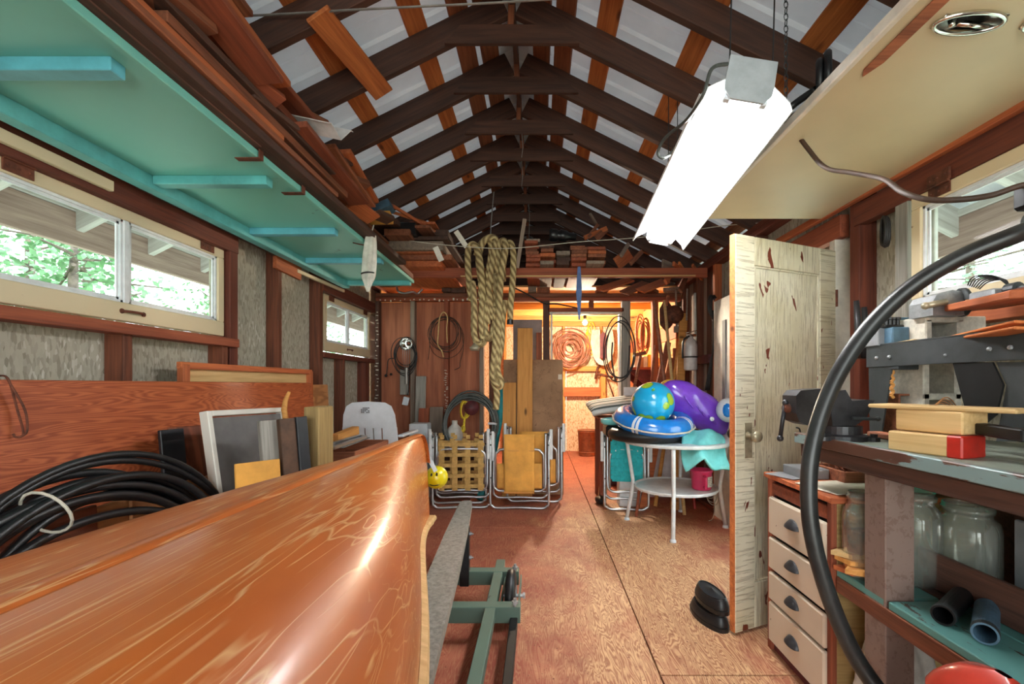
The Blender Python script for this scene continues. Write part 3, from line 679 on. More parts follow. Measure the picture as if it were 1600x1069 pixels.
# joist that spans the room in front of the partition
JZ0, JZ1, JY = 2.225, 2.315, 4.32
joist = setting('beam_tie_joist')
board('joist', (-1.84, JY, (JZ0 + JZ1) / 2), (1.62, JY, (JZ0 + JZ1) / 2), 0.04, JZ1 - JZ0, 'redwood', joist)
board('lath', (-0.75, JY - 0.03, JZ0 + 0.006), (1.5, JY - 0.03, JZ0 + 0.012), 0.02, 0.012, 'pine_pale', joist)

# outdoors
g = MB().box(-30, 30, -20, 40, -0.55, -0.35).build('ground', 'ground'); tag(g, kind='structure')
def tree(x, y, h, r, lab, seed, leaf):
    rr = random.Random(seed); t = thing('tree', lab, 'tree', (x, y, -0.35), group=None)
    tk = MB().tube(bez([(0, 0, 0), (rr.uniform(-.1, .1), rr.uniform(-.1, .1), h * 0.4), (rr.uniform(-.2, .2), rr.uniform(-.2, .2), h * 0.95)], 5), [0.13 - 0.10 * i / 10 for i in range(11)], 8)
    tk.build('trunk', 'bark', t, smooth=True)
    br = MB(); lf = MB()
    for k in range(34):
        z = h * rr.uniform(0.10, 0.95); a = rr.uniform(0, 6.283); L = r * rr.uniform(0.5, 1.0) * (1.05 - 0.5 * z / h)
        e = Vector((math.cos(a) * L, math.sin(a) * L, z + rr.uniform(-.3, .35))); br.tube([(0, 0, z), e * 0.5 + Vector((0, 0, z * 0.5)), e], [0.025, 0.015, 0.006], 5)
        for q in range(70):
            u = rr.uniform(0.25, 1.08); c = Vector((0, 0, z)).lerp(e, u) + Vector((rr.gauss(0, .16), rr.gauss(0, .16), rr.gauss(0, .16))); d = Vector((rr.gauss(0, 1), rr.gauss(0, 1), rr.gauss(0, .7))).normalized(); w = d.orthogonal().normalized() * 0.028; l = d * rr.uniform(.06, .12)
            o = len(lf.v); lf.v += [c, c + l * 0.5 + w, c + l, c + l * 0.5 - w]; lf.uv += [(0, 0)] * 4; lf.f.append([o, o + 1, o + 2, o + 3])
    br.build('branches', 'bark', t); tag(lf.build('foliage', leaf, t), kind='stuff')
tree(-6.6, 2.6, 5.2, 1.5, 'pale leafy tree outside the near left window, seen through its right pane', 1, 'leaf_pale')
tree(-7.4, 4.6, 6.0, 1.7, 'taller leafy tree outside, behind the near left window beside the mullion', 2, 'leaf_mid')
tree(-8.6, 7.6, 6.2, 2.0, 'leafy tree seen through the edge of the near left window farthest into the yard', 3, 'leaf_pale')
tree(-6.0, 8.6, 5.4, 1.6, 'leafy tree outside the small far left window, left of its mullion', 4, 'leaf_mid')
tree(-7.4, 11.5, 6.0, 1.9, 'leafy tree outside the small far left window, right of its mullion', 5, 'leaf_pale')
tree(6.4, 5.4, 5.0, 1.6, 'leafy tree outside the right window above the bench', 6, 'leaf_mid')
tree(7.8, 8.2, 6.0, 1.9, 'leafy tree seen through the gap beside the peeling door', 7, 'leaf_pale')
tree(-5.6, 3.6, 3.6, 1.3, 'small bushy tree close outside the near left window, left of its mullion', 8, 'leaf_pale')
tree(-5.4, 5.2, 3.4, 1.3, 'small bushy tree close outside the near left window, right of its mullion', 9, 'leaf_mid')
tree(-6.6, 6.6, 4.2, 1.6, 'broad bushy tree behind the two small ones outside the near left window', 10, 'leaf_pale')
tree(-9.4, 5.6, 6.4, 2.3, 'big pale tree farthest back outside the near left window', 11, 'leaf_pale')
tree(-5.0, 9.8, 4.0, 1.5, 'small bushy tree close outside the small far left window', 12, 'leaf_pale')
tree(4.9, 3.4, 3.6, 1.3, 'small bushy tree close outside the right window', 13, 'leaf_pale')
tree(4.4, 6.4, 3.8, 1.4, 'bushy tree standing outside the open doorway at right', 14, 'leaf_mid')

# ------------------------------------------------------------------ things
def wb_(mb, name, mat, parent, **k):
    """Part given in world coordinates under an unrotated thing."""
    l = Vector(parent.location); q = parent.parent
    while q is not None: l += Vector(q.location); q = q.parent
    mb.v = [v - l for v in mb.v]; return mb.build(name, mat, parent, **k)
def wboard(name, p0, p1, w, t, mat, parent, n=(0, 0, 1), **k):
    l = Vector(parent.location); return board(name, Vector(p0) - l, Vector(p1) - l, w, t, mat, parent, n, **k)

# --- canoe, upside down
cz = thing('canoe', 'big orange-brown canoe lying upside down, its hull scored with pale scratches', 'canoe', (-0.6, 0.25, 0.5))
BOW, LEN, KX = 2.36, 4.3, -0.582
def canoe_st(d):
    t = min(max(d / LEN, 0.0), 1.0); b = 0.405 * math.sin(math.pi * t) ** 1.55 + 0.004
    e = min(d, LEN - d); k = math.sqrt(max(0.0, 1 - (1 - min(e / 0.20, 1)) ** 2))
    zg = 0.56 - 0.10 * abs(2 * t - 1) ** 3
    zk = zg + 0.03 + (0.957 - zg - 0.03) * k
    zk -= 0.02 * max(0.0, abs(2 * t - 1) - 0.5)
    n = 1.55 + 1.75 * min(1.0, (e / 1.3)) ** 0.8
    return b, zg, zk, n
def canoe_pt(d, u):
    b, zg, zk, n = canoe_st(d); a = math.pi * u; c, s = math.cos(a), math.sin(a)
    x = -b * math.copysign(abs(c) ** (2 / n), c); z = zg + (zk - zg) * abs(s) ** (2 / n)
    return Vector((KX + x, BOW - d, z))
def dmap(u): return LEN * (0.5 - 0.5 * math.cos(math.pi * u)) * 0.6 + LEN * u * 0.4
wb_(MB().grid(lambda a, c: canoe_pt(dmap(a), c), 90, 44), 'hull', 'canoe_hull', cz, smooth=True, solid=0.008)
for c, nm in ((0.0, 'gunwale'), (1.0, 'gunwale')):
    s = -1 if c == 0 else 1; gm = MB(); pts = []
    for i in range(61):
        b, zg, zk, n = canoe_st(dmap(i / 60)); pts.append(Vector((KX + s * (b + 0.009), BOW - dmap(i / 60), zg + 0.008)))
    gm.tube(pts, 0.017, 6); wb_(gm, nm, 'pine_pale', cz)
kp = [canoe_pt(dmap(i / 80), 0.5) + Vector((0, 0, 0.004)) for i in range(2, 79)]
kb = MB()
def keel_fn(a, c):
    i = min(int(a * (len(kp) - 1)), len(kp) - 1); p = kp[i]; w = 0.022; x = (c - 0.5) * 2
    return p + Vector((x * w, 0, 0.007 * max(0.0, 1 - abs(x) ** 3)))
wb_(kb.grid(keel_fn, 76, 8), 'keel_strip', 'canoe_hull', cz, smooth=True)
wb_(MB().box(-0.622, -0.542, 2.22, 2.385, 0.475, 0.505, 0.01), 'deck_plate', 'pine_pale', cz)
# trestles under the canoe (its gunwales rest on them)
for k, y in enumerate((1.55, -1.0)):
    tr = thing('sawhorse', ['wooden sawhorse under the bow half of the canoe', 'wooden sawhorse under the stern half of the canoe'][k], 'sawhorse', (-0.62, y, 0))
    wd_ = 0.21 if k == 0 else 0.36
    board('beam', (-wd_, 0, 0.512), (wd_ - 0.04, 0, 0.512), 0.09, 0.045, 'lumber', tr, n=(0, 1, 0))
    for sx in (-1, 1):
        for sy in (-1, 1): board('leg', (sx * (wd_ - 0.1), sy * 0.05, 0.49), (sx * (wd_ - 0.06), sy * 0.2, 0.0), 0.07, 0.03, 'lumber', tr, n=(0, 1, 0))
# --- strap and smiling float at the bow
fl = thing('float_ball', 'round yellow float with a smiling face on a white strap at the canoe bow', 'float', (-0.545, 2.43, 0.68))
fc = at(682, 746, 2.43)
wb_(MB().ball(fc, 0.062, 24), 'ball', 'smile_yellow', fl, smooth=True)
eb = MB()
for dx, dz in ((-0.018, 0.022), (0.010, 0.026)): eb.ball(fc + Vector((dx + 0.004, -0.0545, dz)), 0.008, 10, (0.7, 0.5, 1.5))
mp_ = [fc + Vector((0.062 * math.sin(a) * 0.55, -0.062 * 0.92 * math.cos(a * 0.75), -0.018 - 0.014 * math.cos(a))) for a in [(-1.1 + 0.22 * i) for i in range(11)]]
eb.tube(mp_, 0.003, 6); wb_(eb, 'face', 'black_plastic', fl)
st_ = [at(656, 690, 2.40), at(664, 706, 2.405), at(672, 720, 2.40), at(681, 737, 2.375)]
sb = MB()
for a, b in zip(st_, st_[1:]): sb.bar(a, b, 0.022, 0.003, (0.3, -1, 0))
wb_(sb, 'strap', 'white_plastic', fl)

# --- green boat dolly with its carpeted bunk
dl = thing('boat_dolly', 'green steel boat dolly with small wheels and a grey carpeted bunk beside the canoe', 'dolly', (-0.25, 1.6, 0))
poly = [(0.9, -0.062), (1.25, -0.062), (1.75, -0.062), (2.25, -0.058), (2.74, -0.046), (2.86, -0.040), (2.905, -0.02), (2.905, 0.02), (2.86, 0.036), (2.4, 0.05), (1.9, 0.058), (0.9, 0.058)]
def bunk_x(y): return -0.335 - (y - 1.16) * 0.075
bp = MB(); n = len(poly)
V = [Vector((bunk_x(y) + x, y, 0.445)) for y, x in poly] + [Vector((bunk_x(y) + x, y, 0.405)) for y, x in poly]
bp.add(V, [list(range(n))[::-1], [n + i for i in range(n)]] + [[i, (i + 1) % n, n + (i + 1) % n, n + i] for i in range(n)]); wb_(bp, 'bunk_board', 'carpet_grey', dl)
wboard('long_bar', (-0.222, 2.62, 0.15), (-0.226, -0.2, 0.15), 0.05, 0.05, 'green_steel', dl)
wboard('crossbar', (-0.47, 2.47, 0.14), (-0.11, 2.47, 0.14), 0.06, 0.075, 'green_steel', dl)
wboard('crossbar', (-0.50, 2.08, 0.14), (-0.085, 2.08, 0.14), 0.06, 0.075, 'green_steel', dl)
wboard('crossbar', (-0.9, 0.3, 0.14), (-0.085, 0.3, 0.14), 0.06, 0.075, 'green_steel', dl)
wboard('side_bar', (-0.115, 2.06, 0.105), (-0.11, -0.2, 0.105), 0.035, 0.05, 'black_steel', dl)
for y in (2.45, 0.4):
    wboard('upright', (-0.405, y, 0.10), (-0.405, y, 0.42), 0.05, 0.045, 'black_steel', dl, n=(0, 1, 0))
for z in (0.25, 0.38): bl = MB().lathe([(0.011, 0), (0.011, 0.012), (0.005, 0.012), (0.005, 0.022)], (-0.38, 2.45, z), 8, (1, 0, 0)); wb_(bl, 'bolt', 'galvanised', dl)
def wheel(y):
    wh = MB().lathe([(0.02, -0.026), (0.09, -0.026), (0.12, -0.018), (0.127, 0), (0.12, 0.018), (0.09, 0.026), (0.02, 0.026)], (-0.142, y, 0.128), 24, (1, 0, 0)); o = wb_(wh, 'wheel', 'rubber', dl, smooth=True)
    hb = MB().lathe([(0.045, -0.029), (0.05, -0.026), (0.05, 0.026), (0.045, 0.029)], (-0.142, y, 0.128), 16, (1, 0, 0)); hb.tube([(-0.19, y, 0.128), (-0.07, y, 0.128)], 0.009, 8); hb.lathe([(0.016, 0), (0.016, 0.012)], (-0.082, y, 0.128), 6, (1, 0, 0))
    wb_(hb, 'hub', 'galvanised', o)
    for x in (-0.183, -0.098): wboard('wheel_bracket', (x, y - 0.19, 0.125), (x, y + 0.2, 0.125), 0.05, 0.008, 'green_steel', dl, n=(1, 0, 0))
wheel(2.27); wheel(0.5)
for x, y in ((-0.13, 2.45), (-0.11, 2.06)): bb = MB().tube([(x, y, 0.17), (x, y, 0.215)], 0.007, 8); bb.lathe([(0.015, 0), (0.015, 0.012)], (x, y, 0.19), 6); wb_(bb, 'stud_bolt', 'galvanised', dl)

# --- big teal panel that lies up on the left, framed like a door
tp = thing('teal_framed_board', 'long teal-painted framed panel lying overhead along the left wall under the lumber', 'panel', (-1.48, 2.3, 2.06))
TX0, TX1, TY0, TY1 = -1.79, -1.165, 0.35, 4.10
for a, b in ((TY0, 2.02), (2.024, TY1)): wb_(MB().box(TX0, TX1, a, b, 2.135, 2.15, 0.002), 'panel_sheet', 'teal', tp)
wboard('stile', (TX0 + 0.03, TY0, 2.105), (TX0 + 0.03, TY1, 2.105), 0.06, 0.06, 'teal_rail', tp)
wboard('stile', (TX1 + 0.012, TY0, 2.135), (TX1 + 0.012, TY1, 2.135), 0.024, 0.03, 'teal', tp, n=(0, 0, 1))
for y, m, x1 in ((0.72, 'teal_rail', TX1), (1.30, 'teal_blue', -1.22), (2.03, 'teal_rail', -1.22), (2.70, 'teal_blue', -1.22), (3.34, 'teal_blue', TX1), (4.07, 'teal_rail', TX1)):
    wboard('rail', (TX0 + 0.06, y, 2.115), (x1, y, 2.115), 0.05, 0.04, m, tp)
# steel straps that hold it
for y, lab in ((1.83, 'bent steel strap hanging at the teal panel edge nearest the camera'), (2.16, 'bent steel strap hanging at the teal panel edge, second from the camera')):
    x = TX1 + 0.03
    m = MB().bar((x, y, 2.115), (x, y, 2.225), 0.03, 0.004, (1, 0, 0)).bar((x + 0.002, y, 2.118), (x - 0.10, y, 2.118), 0.03, 0.004)
    solo(m, 'hanger_strap', 'rust', lab, 'strap', 'steel straps of the teal panel')
solo(MB().tube(bez([(TX1 - .06, 2.95, 2.13), (TX1 + .02, 2.95, 2.115), (TX1 + .045, 2.95, 2.14), (TX1 + .05, 2.95, 2.2)], 6), 0.004, 6), 'bent_nail', 'rust', 'rusty bent nail at the edge of the teal panel below the lumber', 'nail')

# --- lumber
def under(p, m=0.09):
    p = Vector(p); p.z = min(p.z, rb(p.x) - m) if p.z > 2.0 else p.z; return p
def plank(p0, p1, w, t, mat, lab, group, n=(0, 0, 1)):
    p0, p1 = under(p0), under(p1)
    return board('lumber_board', p0, p1, w, t, mat, None, n, lab, 'board', group)
rl = random.Random(11)
GL = 'boards stacked overhead on the teal panel'
ORD = ['lowest', 'second', 'third', 'fourth', 'fifth', 'sixth', 'seventh', 'eighth', 'ninth', 'tenth', 'eleventh', 'twelfth']; ROWN = ['against the wall', 'second row from the wall', 'middle row', 'second row from the outer edge', 'outermost row']
cols = [(-1.70, .14), (-1.55, .13), (-1.41, .12), (-1.28, .13), (-1.145, .13)]
for lay in range(9):
    z = 2.170 + 0.036 * lay
    for ci, (x, w) in enumerate(cols):
        if z + 0.02 > rb(x - w / 2) - 0.03: continue
        if lay > 4 and ci == 4 and lay % 2: continue
        ya = rl.uniform(0.3, 0.9); yb = rl.uniform(1.75, 3.3) + 0.10 * lay * (1 if ci < 3 else 0.4)
        if lay < 2: yb = rl.uniform(3.0, 3.9)
        if ci > 2 and lay > 0: yb = min(yb, rl.uniform(2.2, 2.9))
        if rl.random() < 0.35: ya = rl.uniform(1.2, 2.0); yb = ya + rl.uniform(1.2, 1.9)
        yb = min(yb, 2.95 if ci > 2 and lay > 0 else 4.0); dx = rl.uniform(-.012, .03); tw = rl.uniform(-.02, .02)
        wm = w * rl.uniform(.8, .98); mm = rl.choice(['lumber', 'lumber', 'lumber_dark', 'lumber_orange', 'redwood'])
        plank((x + dx, ya, z), (x + dx + tw, yb, z), wm, 0.024 if lay % 3 else 0.034, mm, '%s board on the teal panel, %s layer up, %s' % ({'lumber': 'brown', 'lumber_dark': 'dark', 'lumber_orange': 'orange', 'redwood': 'red-brown'}[mm], ORD[lay], ROWN[ci]), GL)
# edge timbers along the panel
plank((-1.135, 0.3, 2.185), (-1.135, 1.80, 2.185), 0.045, 0.07, 'lumber_dark', 'dark timber along the teal panel edge, nearest length, overhead at left', None)
plank((-1.125, 1.83, 2.185), (-1.13, 2.95, 2.185), 0.045, 0.055, 'lumber_dark', 'brown timber along the teal panel edge, second length from the camera', None)
plank((-1.128, 2.97, 2.18), (-1.15, 4.05, 2.17), 0.03, 0.045, 'lumber', 'brown timber along the teal panel edge, length farthest from the camera', None)
# loose boards lifted towards the rafters
for k, (a, b, w, m, lab) in enumerate((
    ((-1.03, 0.95, 2.43), (-1.04, 1.72, 2.36), 0.12, 'redwood', 'orange-brown board sticking out beside the nearest roof bay at top left'),
    ((-1.03, 1.05, 2.47), (-1.03, 1.80, 2.40), 0.07, 'lumber_orange', 'bright orange board lying on the orange-brown one at top left'),
    ((-1.10, 0.8, 2.55), (-1.16, 1.7, 2.60), 0.15, 'lumber', 'brown board tucked highest under the nearest rafters at top left'),
    ((-1.07, 1.95, 2.33), (-1.10, 2.75, 2.31), 0.12, 'redwood', 'orange board lying at the outer edge of the stack below the white trough'),
    ((-1.10, 2.3, 2.42), (-1.13, 2.95, 2.37), 0.11, 'lumber', 'brown board at the outer edge of the stack just before the blue board'),
    ((-1.09, 2.5, 2.50), (-1.12, 3.02, 2.43), 0.08, 'lumber_orange', 'thin bright board reaching out above the blue board end'))):
    plank(a, b, w, 0.026, m, lab, 'loose boards at the edge of the left stack', n=(-0.1, 0, 1))
ro = random.Random(21)
for k in range(12):
    y = 1.25 + 0.165 * k + ro.uniform(-.05, .05); x = -1.10 - 0.004 * k + ro.uniform(-.02, .05); z = 2.30 + 0.13 * ((k * 5) % 3) / 2 + ro.uniform(-.01, .02); L = ro.uniform(0.16, 0.34); a = ro.uniform(-0.35, 0.5)
    m = ['lumber', 'lumber_orange', 'redwood', 'lumber_dark'][k % 4]
    plank((x - math.sin(a) * L / 2 - .05, y, z), (x + math.sin(a) * L / 2, y + L * math.cos(a), z + ro.uniform(-.02, .05)), ro.uniform(.05, .11), ro.uniform(.02, .04), m, '%s offcut on the outer edge of the left stack, %s from the camera' % ({'lumber': 'brown', 'lumber_dark': 'dark', 'lumber_orange': 'orange', 'redwood': 'red-brown'}[m], ORD[k].replace('lowest', 'first')), 'short offcuts on the left stack', n=(ro.uniform(-.5, .1), ro.uniform(-.3, .3), 1))
# white trough
tv = MB(); t0, t1 = at(383, 186, 2.16), at(533, 219, 2.10)
d_ = (t1 - t0).normalized(); up = Vector((0.1, -0.35, 1)); up = (up - d_ * up.dot(d_)).normalized(); sd = d_.cross(up)
for sg in (-1, 1):
    V = [t0, t1, t1 + up * 0.055 + sd * sg * 0.075, t0 + up * 0.055 + sd * sg * 0.075]; tv.add([v - (0 if k else 0) * up for k, v in enumerate(V)], [[0, 1, 2, 3]])
    V = [t0 + up * 0.055 + sd * sg * 0.075, t1 + up * 0.055 + sd * sg * 0.075, t1 + up * 0.052 + sd * sg * 0.092, t0 + up * 0.052 + sd * sg * 0.092]; tv.add(V, [[0, 1, 2, 3]])
solo(tv, 'metal_trough', 'white_metal', 'white bent sheet metal trough lying across the top of the left lumber stack', 'trough', solid=0.003)

# stack on the joist, left: wide board ends facing the camera
GW = 'wide boards on the joist left of the rope'
specs = [  # (px left, px right, py bottom, py top, depth of the near end, material)
    (578, 690, 417, 407, 4.15, 'lumber_orange'), (560, 706, 406, 397, 4.10, 'lumber'), (600, 690, 396, 392, 4.05, 'lumber_orange'), (575, 692, 391, 376, 4.0, 'lumber_grey'),
    (560, 700, 375, 369, 4.0, 'lumber_dark'), (600, 640, 368, 357, 3.85, 'lumber'), (643, 700, 368, 358, 4.1, 'lumber_dark'), (560, 672, 356, 351, 3.9, 'lumber'), (640, 680, 350, 346, 4.0, 'lumber_orange'), (567, 620, 347, 338, 3.8, 'lumber_dark')]
for i, (a, b, y0, y1, Y, m) in enumerate(specs):
    p, q = at(a, (y0 + y1) / 2, Y), at(b, (y0 + y1) / 2, Y); w = q.x - p.x; t = (y0 - y1) / FOC * Y * 0.92; cx = (p.x + q.x) / 2
    plank((cx, Y, p.z), (cx + rl.uniform(-.04, .02), 5.22, p.z), w, t, m, '%s board end in the stack on the joist left of the rope, %s counted upwards' % ({'lumber': 'brown', 'lumber_dark': 'dark', 'lumber_orange': 'orange', 'lumber_grey': 'grey'}[m], ORD[i]), GW)
def px_board(x0, y0, Y0, x1, y1, Y1, wpx, t, mat, lab, group=None, n=(0, -1, 0.2)):
    a, b = at(x0, y0, Y0), at(x1, y1, Y1); return plank(a, b, wpx / FOC * (Y0 + Y1) / 2, t, mat, lab, group, n)
px_board(540, 322, 3.6, 612, 321, 3.6, 13, 0.11, 'blue_board', 'worn blue-grey board end lying on top of the stack left of the rope')
px_board(576, 341, 3.55, 612, 340, 3.55, 12, 0.10, 'canvas_yellow', 'short yellow-painted block on the stack below the blue-grey board')
solo(MB().box(*[at(607, 0, 3.9).x, at(649, 0, 3.9).x], 3.9, 4.25, at(0, 366, 3.9).z, at(0, 347, 3.9).z, 0.006), 'metal_box', 'black_plastic', 'black box open end on the board stack left of the rope', 'box')
px_board(606, 303, 3.7, 678, 352, 4.2, 12, 0.025, 'purlin', 'orange board slanting down across the stack left of the rope, upper one', n=(0, -1, 1))
px_board(612, 317, 3.65, 682, 364, 4.15, 9, 0.025, 'lumber_orange', 'orange board slanting down across the stack left of the rope, lower one', n=(0, -1, 1))
px_board(712, 361, 4.15, 729, 386, 4.25, 8, 0.012, 'trim_white', 'narrow white slat sticking up beside the rope at its left', n=(0, -1, 0))
px_board(680, 386, 4.0, 690, 408, 4.02, 9, 0.012, 'trim_white', 'short white-painted board end by the stack left of the rope', n=(0, -1, 0))
# middle of the joist: four columns of sawn ends
GM = 'sawn board ends stacked on the joist right of the rope'
for c, (a, b, top, th) in enumerate(((821, 843, 371, 5.2), (844, 868, 384, 6.2), (869, 892, 391, 7.0), (892, 917, 378, 5.6), (918, 946, 384, 5.4))):
    y = 417.0; row = 0; cn = ['leftmost column', 'second column', 'middle column', 'fourth column', 'rightmost column'][c]
    while y - th > top:
        Y = 4.20 + rl.uniform(-.06, .1); j0, j1 = rl.uniform(-2, 1.5), rl.uniform(-3, 2)
        p, q = at(a + j0, y - th / 2, Y), at(b + j1, y - th / 2, Y); w = (q.x - p.x) * 0.97; t = (th - 0.5) / FOC * Y; cx = (p.x + q.x) / 2
        z = JZ1 + (417 - y + th / 2) / FOC * 4.25
        plank((cx, Y, z), (cx, 5.22, z), w, t, rl.choice(['lumber', 'lumber', 'lumber_orange', 'lumber_grey', 'redwood', 'lumber_dark']), 'sawn end in the neat stack right of the rope, %s, %s up' % (cn, ORD[row]), GM)
        y -= th; row += 1
# sticks leaning up at right of it
for i, (x0, y0, x1, y1, w, m, lab) in enumerate((
    (913, 372, 948, 321, 7, 'lumber_orange', 'tall thin stick leaning up out of the stack right of the rope'),
    (919, 371, 934, 350, 5, 'lumber', 'short stick leaning beside the tall one right of the rope'),
    (932, 372, 947, 334, 10, 'lumber', 'broad brown board leaning behind the tall stick right of the rope'),
    (922, 307, 934, 324, 4, 'lumber_grey', 'grey lath whose tip shows above the leaning sticks'),
    (964, 412, 984, 396, 20, 'lumber_orange', 'orange board block tilted on the joist under the bright lamp'),
    (970, 400, 982, 381, 6, 'lumber_grey', 'grey stick behind the tilted block under the bright lamp'),
    (985, 412, 1003, 393, 7, 'lumber', 'brown stick right of the tilted block under the bright lamp'),
    (1035, 412, 1066, 372, 14, 'lumber_grey', 'wide grey board leaning up behind the far end of the lamp'),
    (1052, 412, 1070, 388, 7, 'lumber_orange', 'orange stick in the fan behind the far end of the lamp, first'),
    (1061, 411, 1074, 390, 5, 'purlin', 'orange stick in the fan behind the far end of the lamp, second'),
    (1040, 441, 1052, 417, 9, 'lumber_orange', 'orange board end hanging low under the joist at right'),
    (1063, 455, 1072, 425, 8, 'lumber', 'brown stick hanging low under the joist beside the pole'),
    (1082, 392, 1106, 379, 5, 'lumber_orange', 'short lath stuck up between the lamp and the peeling door'))):
    a, b = at(x0, y0, 4.36), at(x1, y1, 4.5 + 0.02 * i)
    plank(a, b, w / FOC * 4.4, 0.022, m, lab, None, n=(0.3, -1, 0))
# lower layer that rests on the partition's plate
GP = 'board ends lying on the partition plate'
x = 690; pn = 0
while x < 1062:
    w = rl.uniform(13, 34); hh = rl.choice([6, 9, 12, 15])
    if rl.random() < 0.8 and not 735 < x < 800:
        Y = YB - rl.uniform(0.0, .12); p, q = at(x, 0, Y), at(x + w * .94, 0, Y); t = hh / FOC * Y
        if TOP + t < JZ1 + 0.02: plank(((p.x + q.x) / 2, Y, TOP + t / 2 + 0.001), ((p.x + q.x) / 2 + (.1 if x > 950 else 0), 5.22, TOP + t / 2 + 0.001), q.x - p.x, t, rl.choice(['lumber', 'lumber_dark', 'lumber_grey', 'redwood', 'lumber_dark']), 'board end lying on the partition plate under the joist, %s from the left' % ORD[pn].replace('lowest', 'first'), GP); pn += 1
    x += w
for i, (x0, x1, yy) in enumerate(((937, 985, 447), (975, 1010, 452), (1000, 1040, 449))):
    a, b = at(x0, yy + 6, 4.75), at(x1, yy - 10, 4.95)
    plank(a, b, 0.13, 0.02, 'lumber_orange' if i != 1 else 'lumber', ['wide shingle-like board slanting under the joist, left of three', 'wide shingle-like board slanting under the joist, middle of three', 'wide shingle-like board slanting under the joist, right of three'][i], 'slanting boards under the joist', n=(0, -0.6, 1))
# dark pipes and pole ends by the neat stack
solo(MB().lathe([(0.05, 0), (0.06, 0.02), (0.06, 0.07), (0.045, 0.09), (0.06, 0.11), (0.05, 0.17), (0.035, 0.19), (0.035, 0.26)], at(858, 367, 4.3), 14, (1, 0, -0.08)), 'umbrella_hub', 'black_plastic', 'black ribbed fitting lying on top of the neat board stack', 'fitting', smooth=True)
px_board(820, 342, 4.20, 808, 419, 4.25, 6, 0.02, 'lumber_grey', 'grey pointed stake standing against the joist right of the rope', n=(0, -1, 0))

# --- shop lamp
lt = thing('shop_lamp', 'white two-tube workshop strip lamp, lit, hanging over the room', 'lamp', (0.72, 2.08, 2.10))
A0, A1 = Vector((0.69, 1.47, 2.175)), Vector((0.725, 2.69, 2.085))
md, Ld = frame(A0, A1, (0.2, 0, 1))
def lamp_local(mb): mb.v = [(md @ v) - Vector(lt.location) for v in mb.v]; return mb
# frame(): x along the lamp, y across (positive to the camera's left), z up
prof = [(-0.155, -0.052), (-0.15, -0.056), (-0.138, -0.03), (-0.075, 0.018), (0.075, 0.018), (0.138, -0.03), (0.15, -0.056), (0.155, -0.052)]
rf = MB(); V = [Vector((x, y, z)) for x in (-Ld / 2, Ld / 2) for y, z in prof]; npf = len(prof)
rf.add(V, [[i, i + 1, npf + i + 1, npf + i] for i in range(npf - 1)]); lamp_local(rf).build('reflector', 'white_metal', lt, solid=0.003)
lamp_local(MB().box(-Ld / 2, Ld / 2, -0.052, 0.052, 0.02, 0.075, 0.006)).build('ballast_housing', 'lamp_grey', lt)
for s in (-1, 1): lamp_local(MB().prism([(-0.078, 0.10), (0.078, 0.10), (0.08, 0.02), (0.078, -0.02), (0.055, -0.05), (-0.055, -0.05), (-0.078, -0.02), (-0.08, 0.02)], (s * (Ld / 2 - 0.006), 0, 0), (0, 1, 0), (0, 0, 1), (s, 0, 0), 0.008)).build('end_cap', 'lamp_grey', lt)
for y in (-0.06, 0.06):
    lamp_local(MB().tube([(-Ld / 2 + 0.02, y, -0.024), (Ld / 2 - 0.02, y, -0.024)], 0.0185, 12)).build('tube', 'tube_light', lt, smooth=True)
    for s in (-1, 1): hb = MB().box(s * (Ld / 2 - 0.022) - 0.012, s * (Ld / 2 - 0.022) + 0.012, y - 0.012, y + 0.012, -0.045, 0.018); lamp_local(hb).build('tube_socket', 'white_plastic', lt)
for x0, y0, Y, nm in ((1140, 95, 1.49, 'hanging_wire'), (1207, 100, 1.49, 'hanging_wire'), (1042, 330, 2.60, 'hanging_wire'), (1056, 330, 2.60, 'hanging_wire')):
    p = at(x0, y0, Y); q = Vector((p.x + 0.01, Y, rb(p.x) + 0.05)); wb_(MB().tube([p - Vector((0, 0, 0.03)), (p + q) / 2 + Vector((.004, 0, 0)), q], 0.0025, 6), nm, 'cord_dark', lt)
pc0 = at(1228, 150, 1.62); chn = MB()
for k in range(26):
    c = pc0 + Vector((0.0, 0, 0.022 * k)); ax = (1, 0, 0) if k % 2 else (0, 1, 0); chn.tube(ring(c, 0.007, 8, ax, (0, 0, 1), sy=1.9), 0.0018, 4, closed=True)
solo(chn, 'hanging_chain', 'dark_steel', 'thin steel chain hanging behind the lit strip lamp at its right', 'chain')
# lamp cord: loops down on the left of the lamp
solo(MB().tube(bez([at(1137, 100, 1.46), at(1112, 108, 1.45), at(1098, 150, 1.46), at(1072, 188, 1.6), at(1040, 215, 1.75), at(1028, 238, 1.8), at(1036, 247, 1.8), at(1052, 235, 1.8), at(1075, 195, 1.66), at(1095, 158, 1.5), at(1105, 135, 1.47)], 8), 0.006, 8), 'lamp_cable', 'hose_grey', 'grey cord looping down beside the lit strip lamp at its left', 'cord', smooth=True)
# extension cord from the lamp to the right
solo(MB().tube(bez([at(1236, 195, 1.75), at(1262, 232, 1.68), at(1290, 262, 1.62), at(1330, 270, 1.55), at(1380, 280, 1.45), at(1410, 300, 1.32), at(1450, 312, 1.25), at(1500, 312, 1.2), at(1550, 305, 1.18), at(1596, 290, 1.15), at(1660, 280, 1.12)], 8), 0.008, 8), 'extension_cable', 'cord_brown', 'brown extension cord sagging from the strip lamp across to the right window', 'cord', smooth=True)
solo(MB().box(*[at(1592, 0, 1.16).x, at(1612, 0, 1.16).x], 1.14, 1.18, at(0, 328, 1.16).z, at(0, 288, 1.16).z, 0.008), 'plug', 'black_plastic', 'black plug at the end of the brown extension cord by the right window', 'plug')

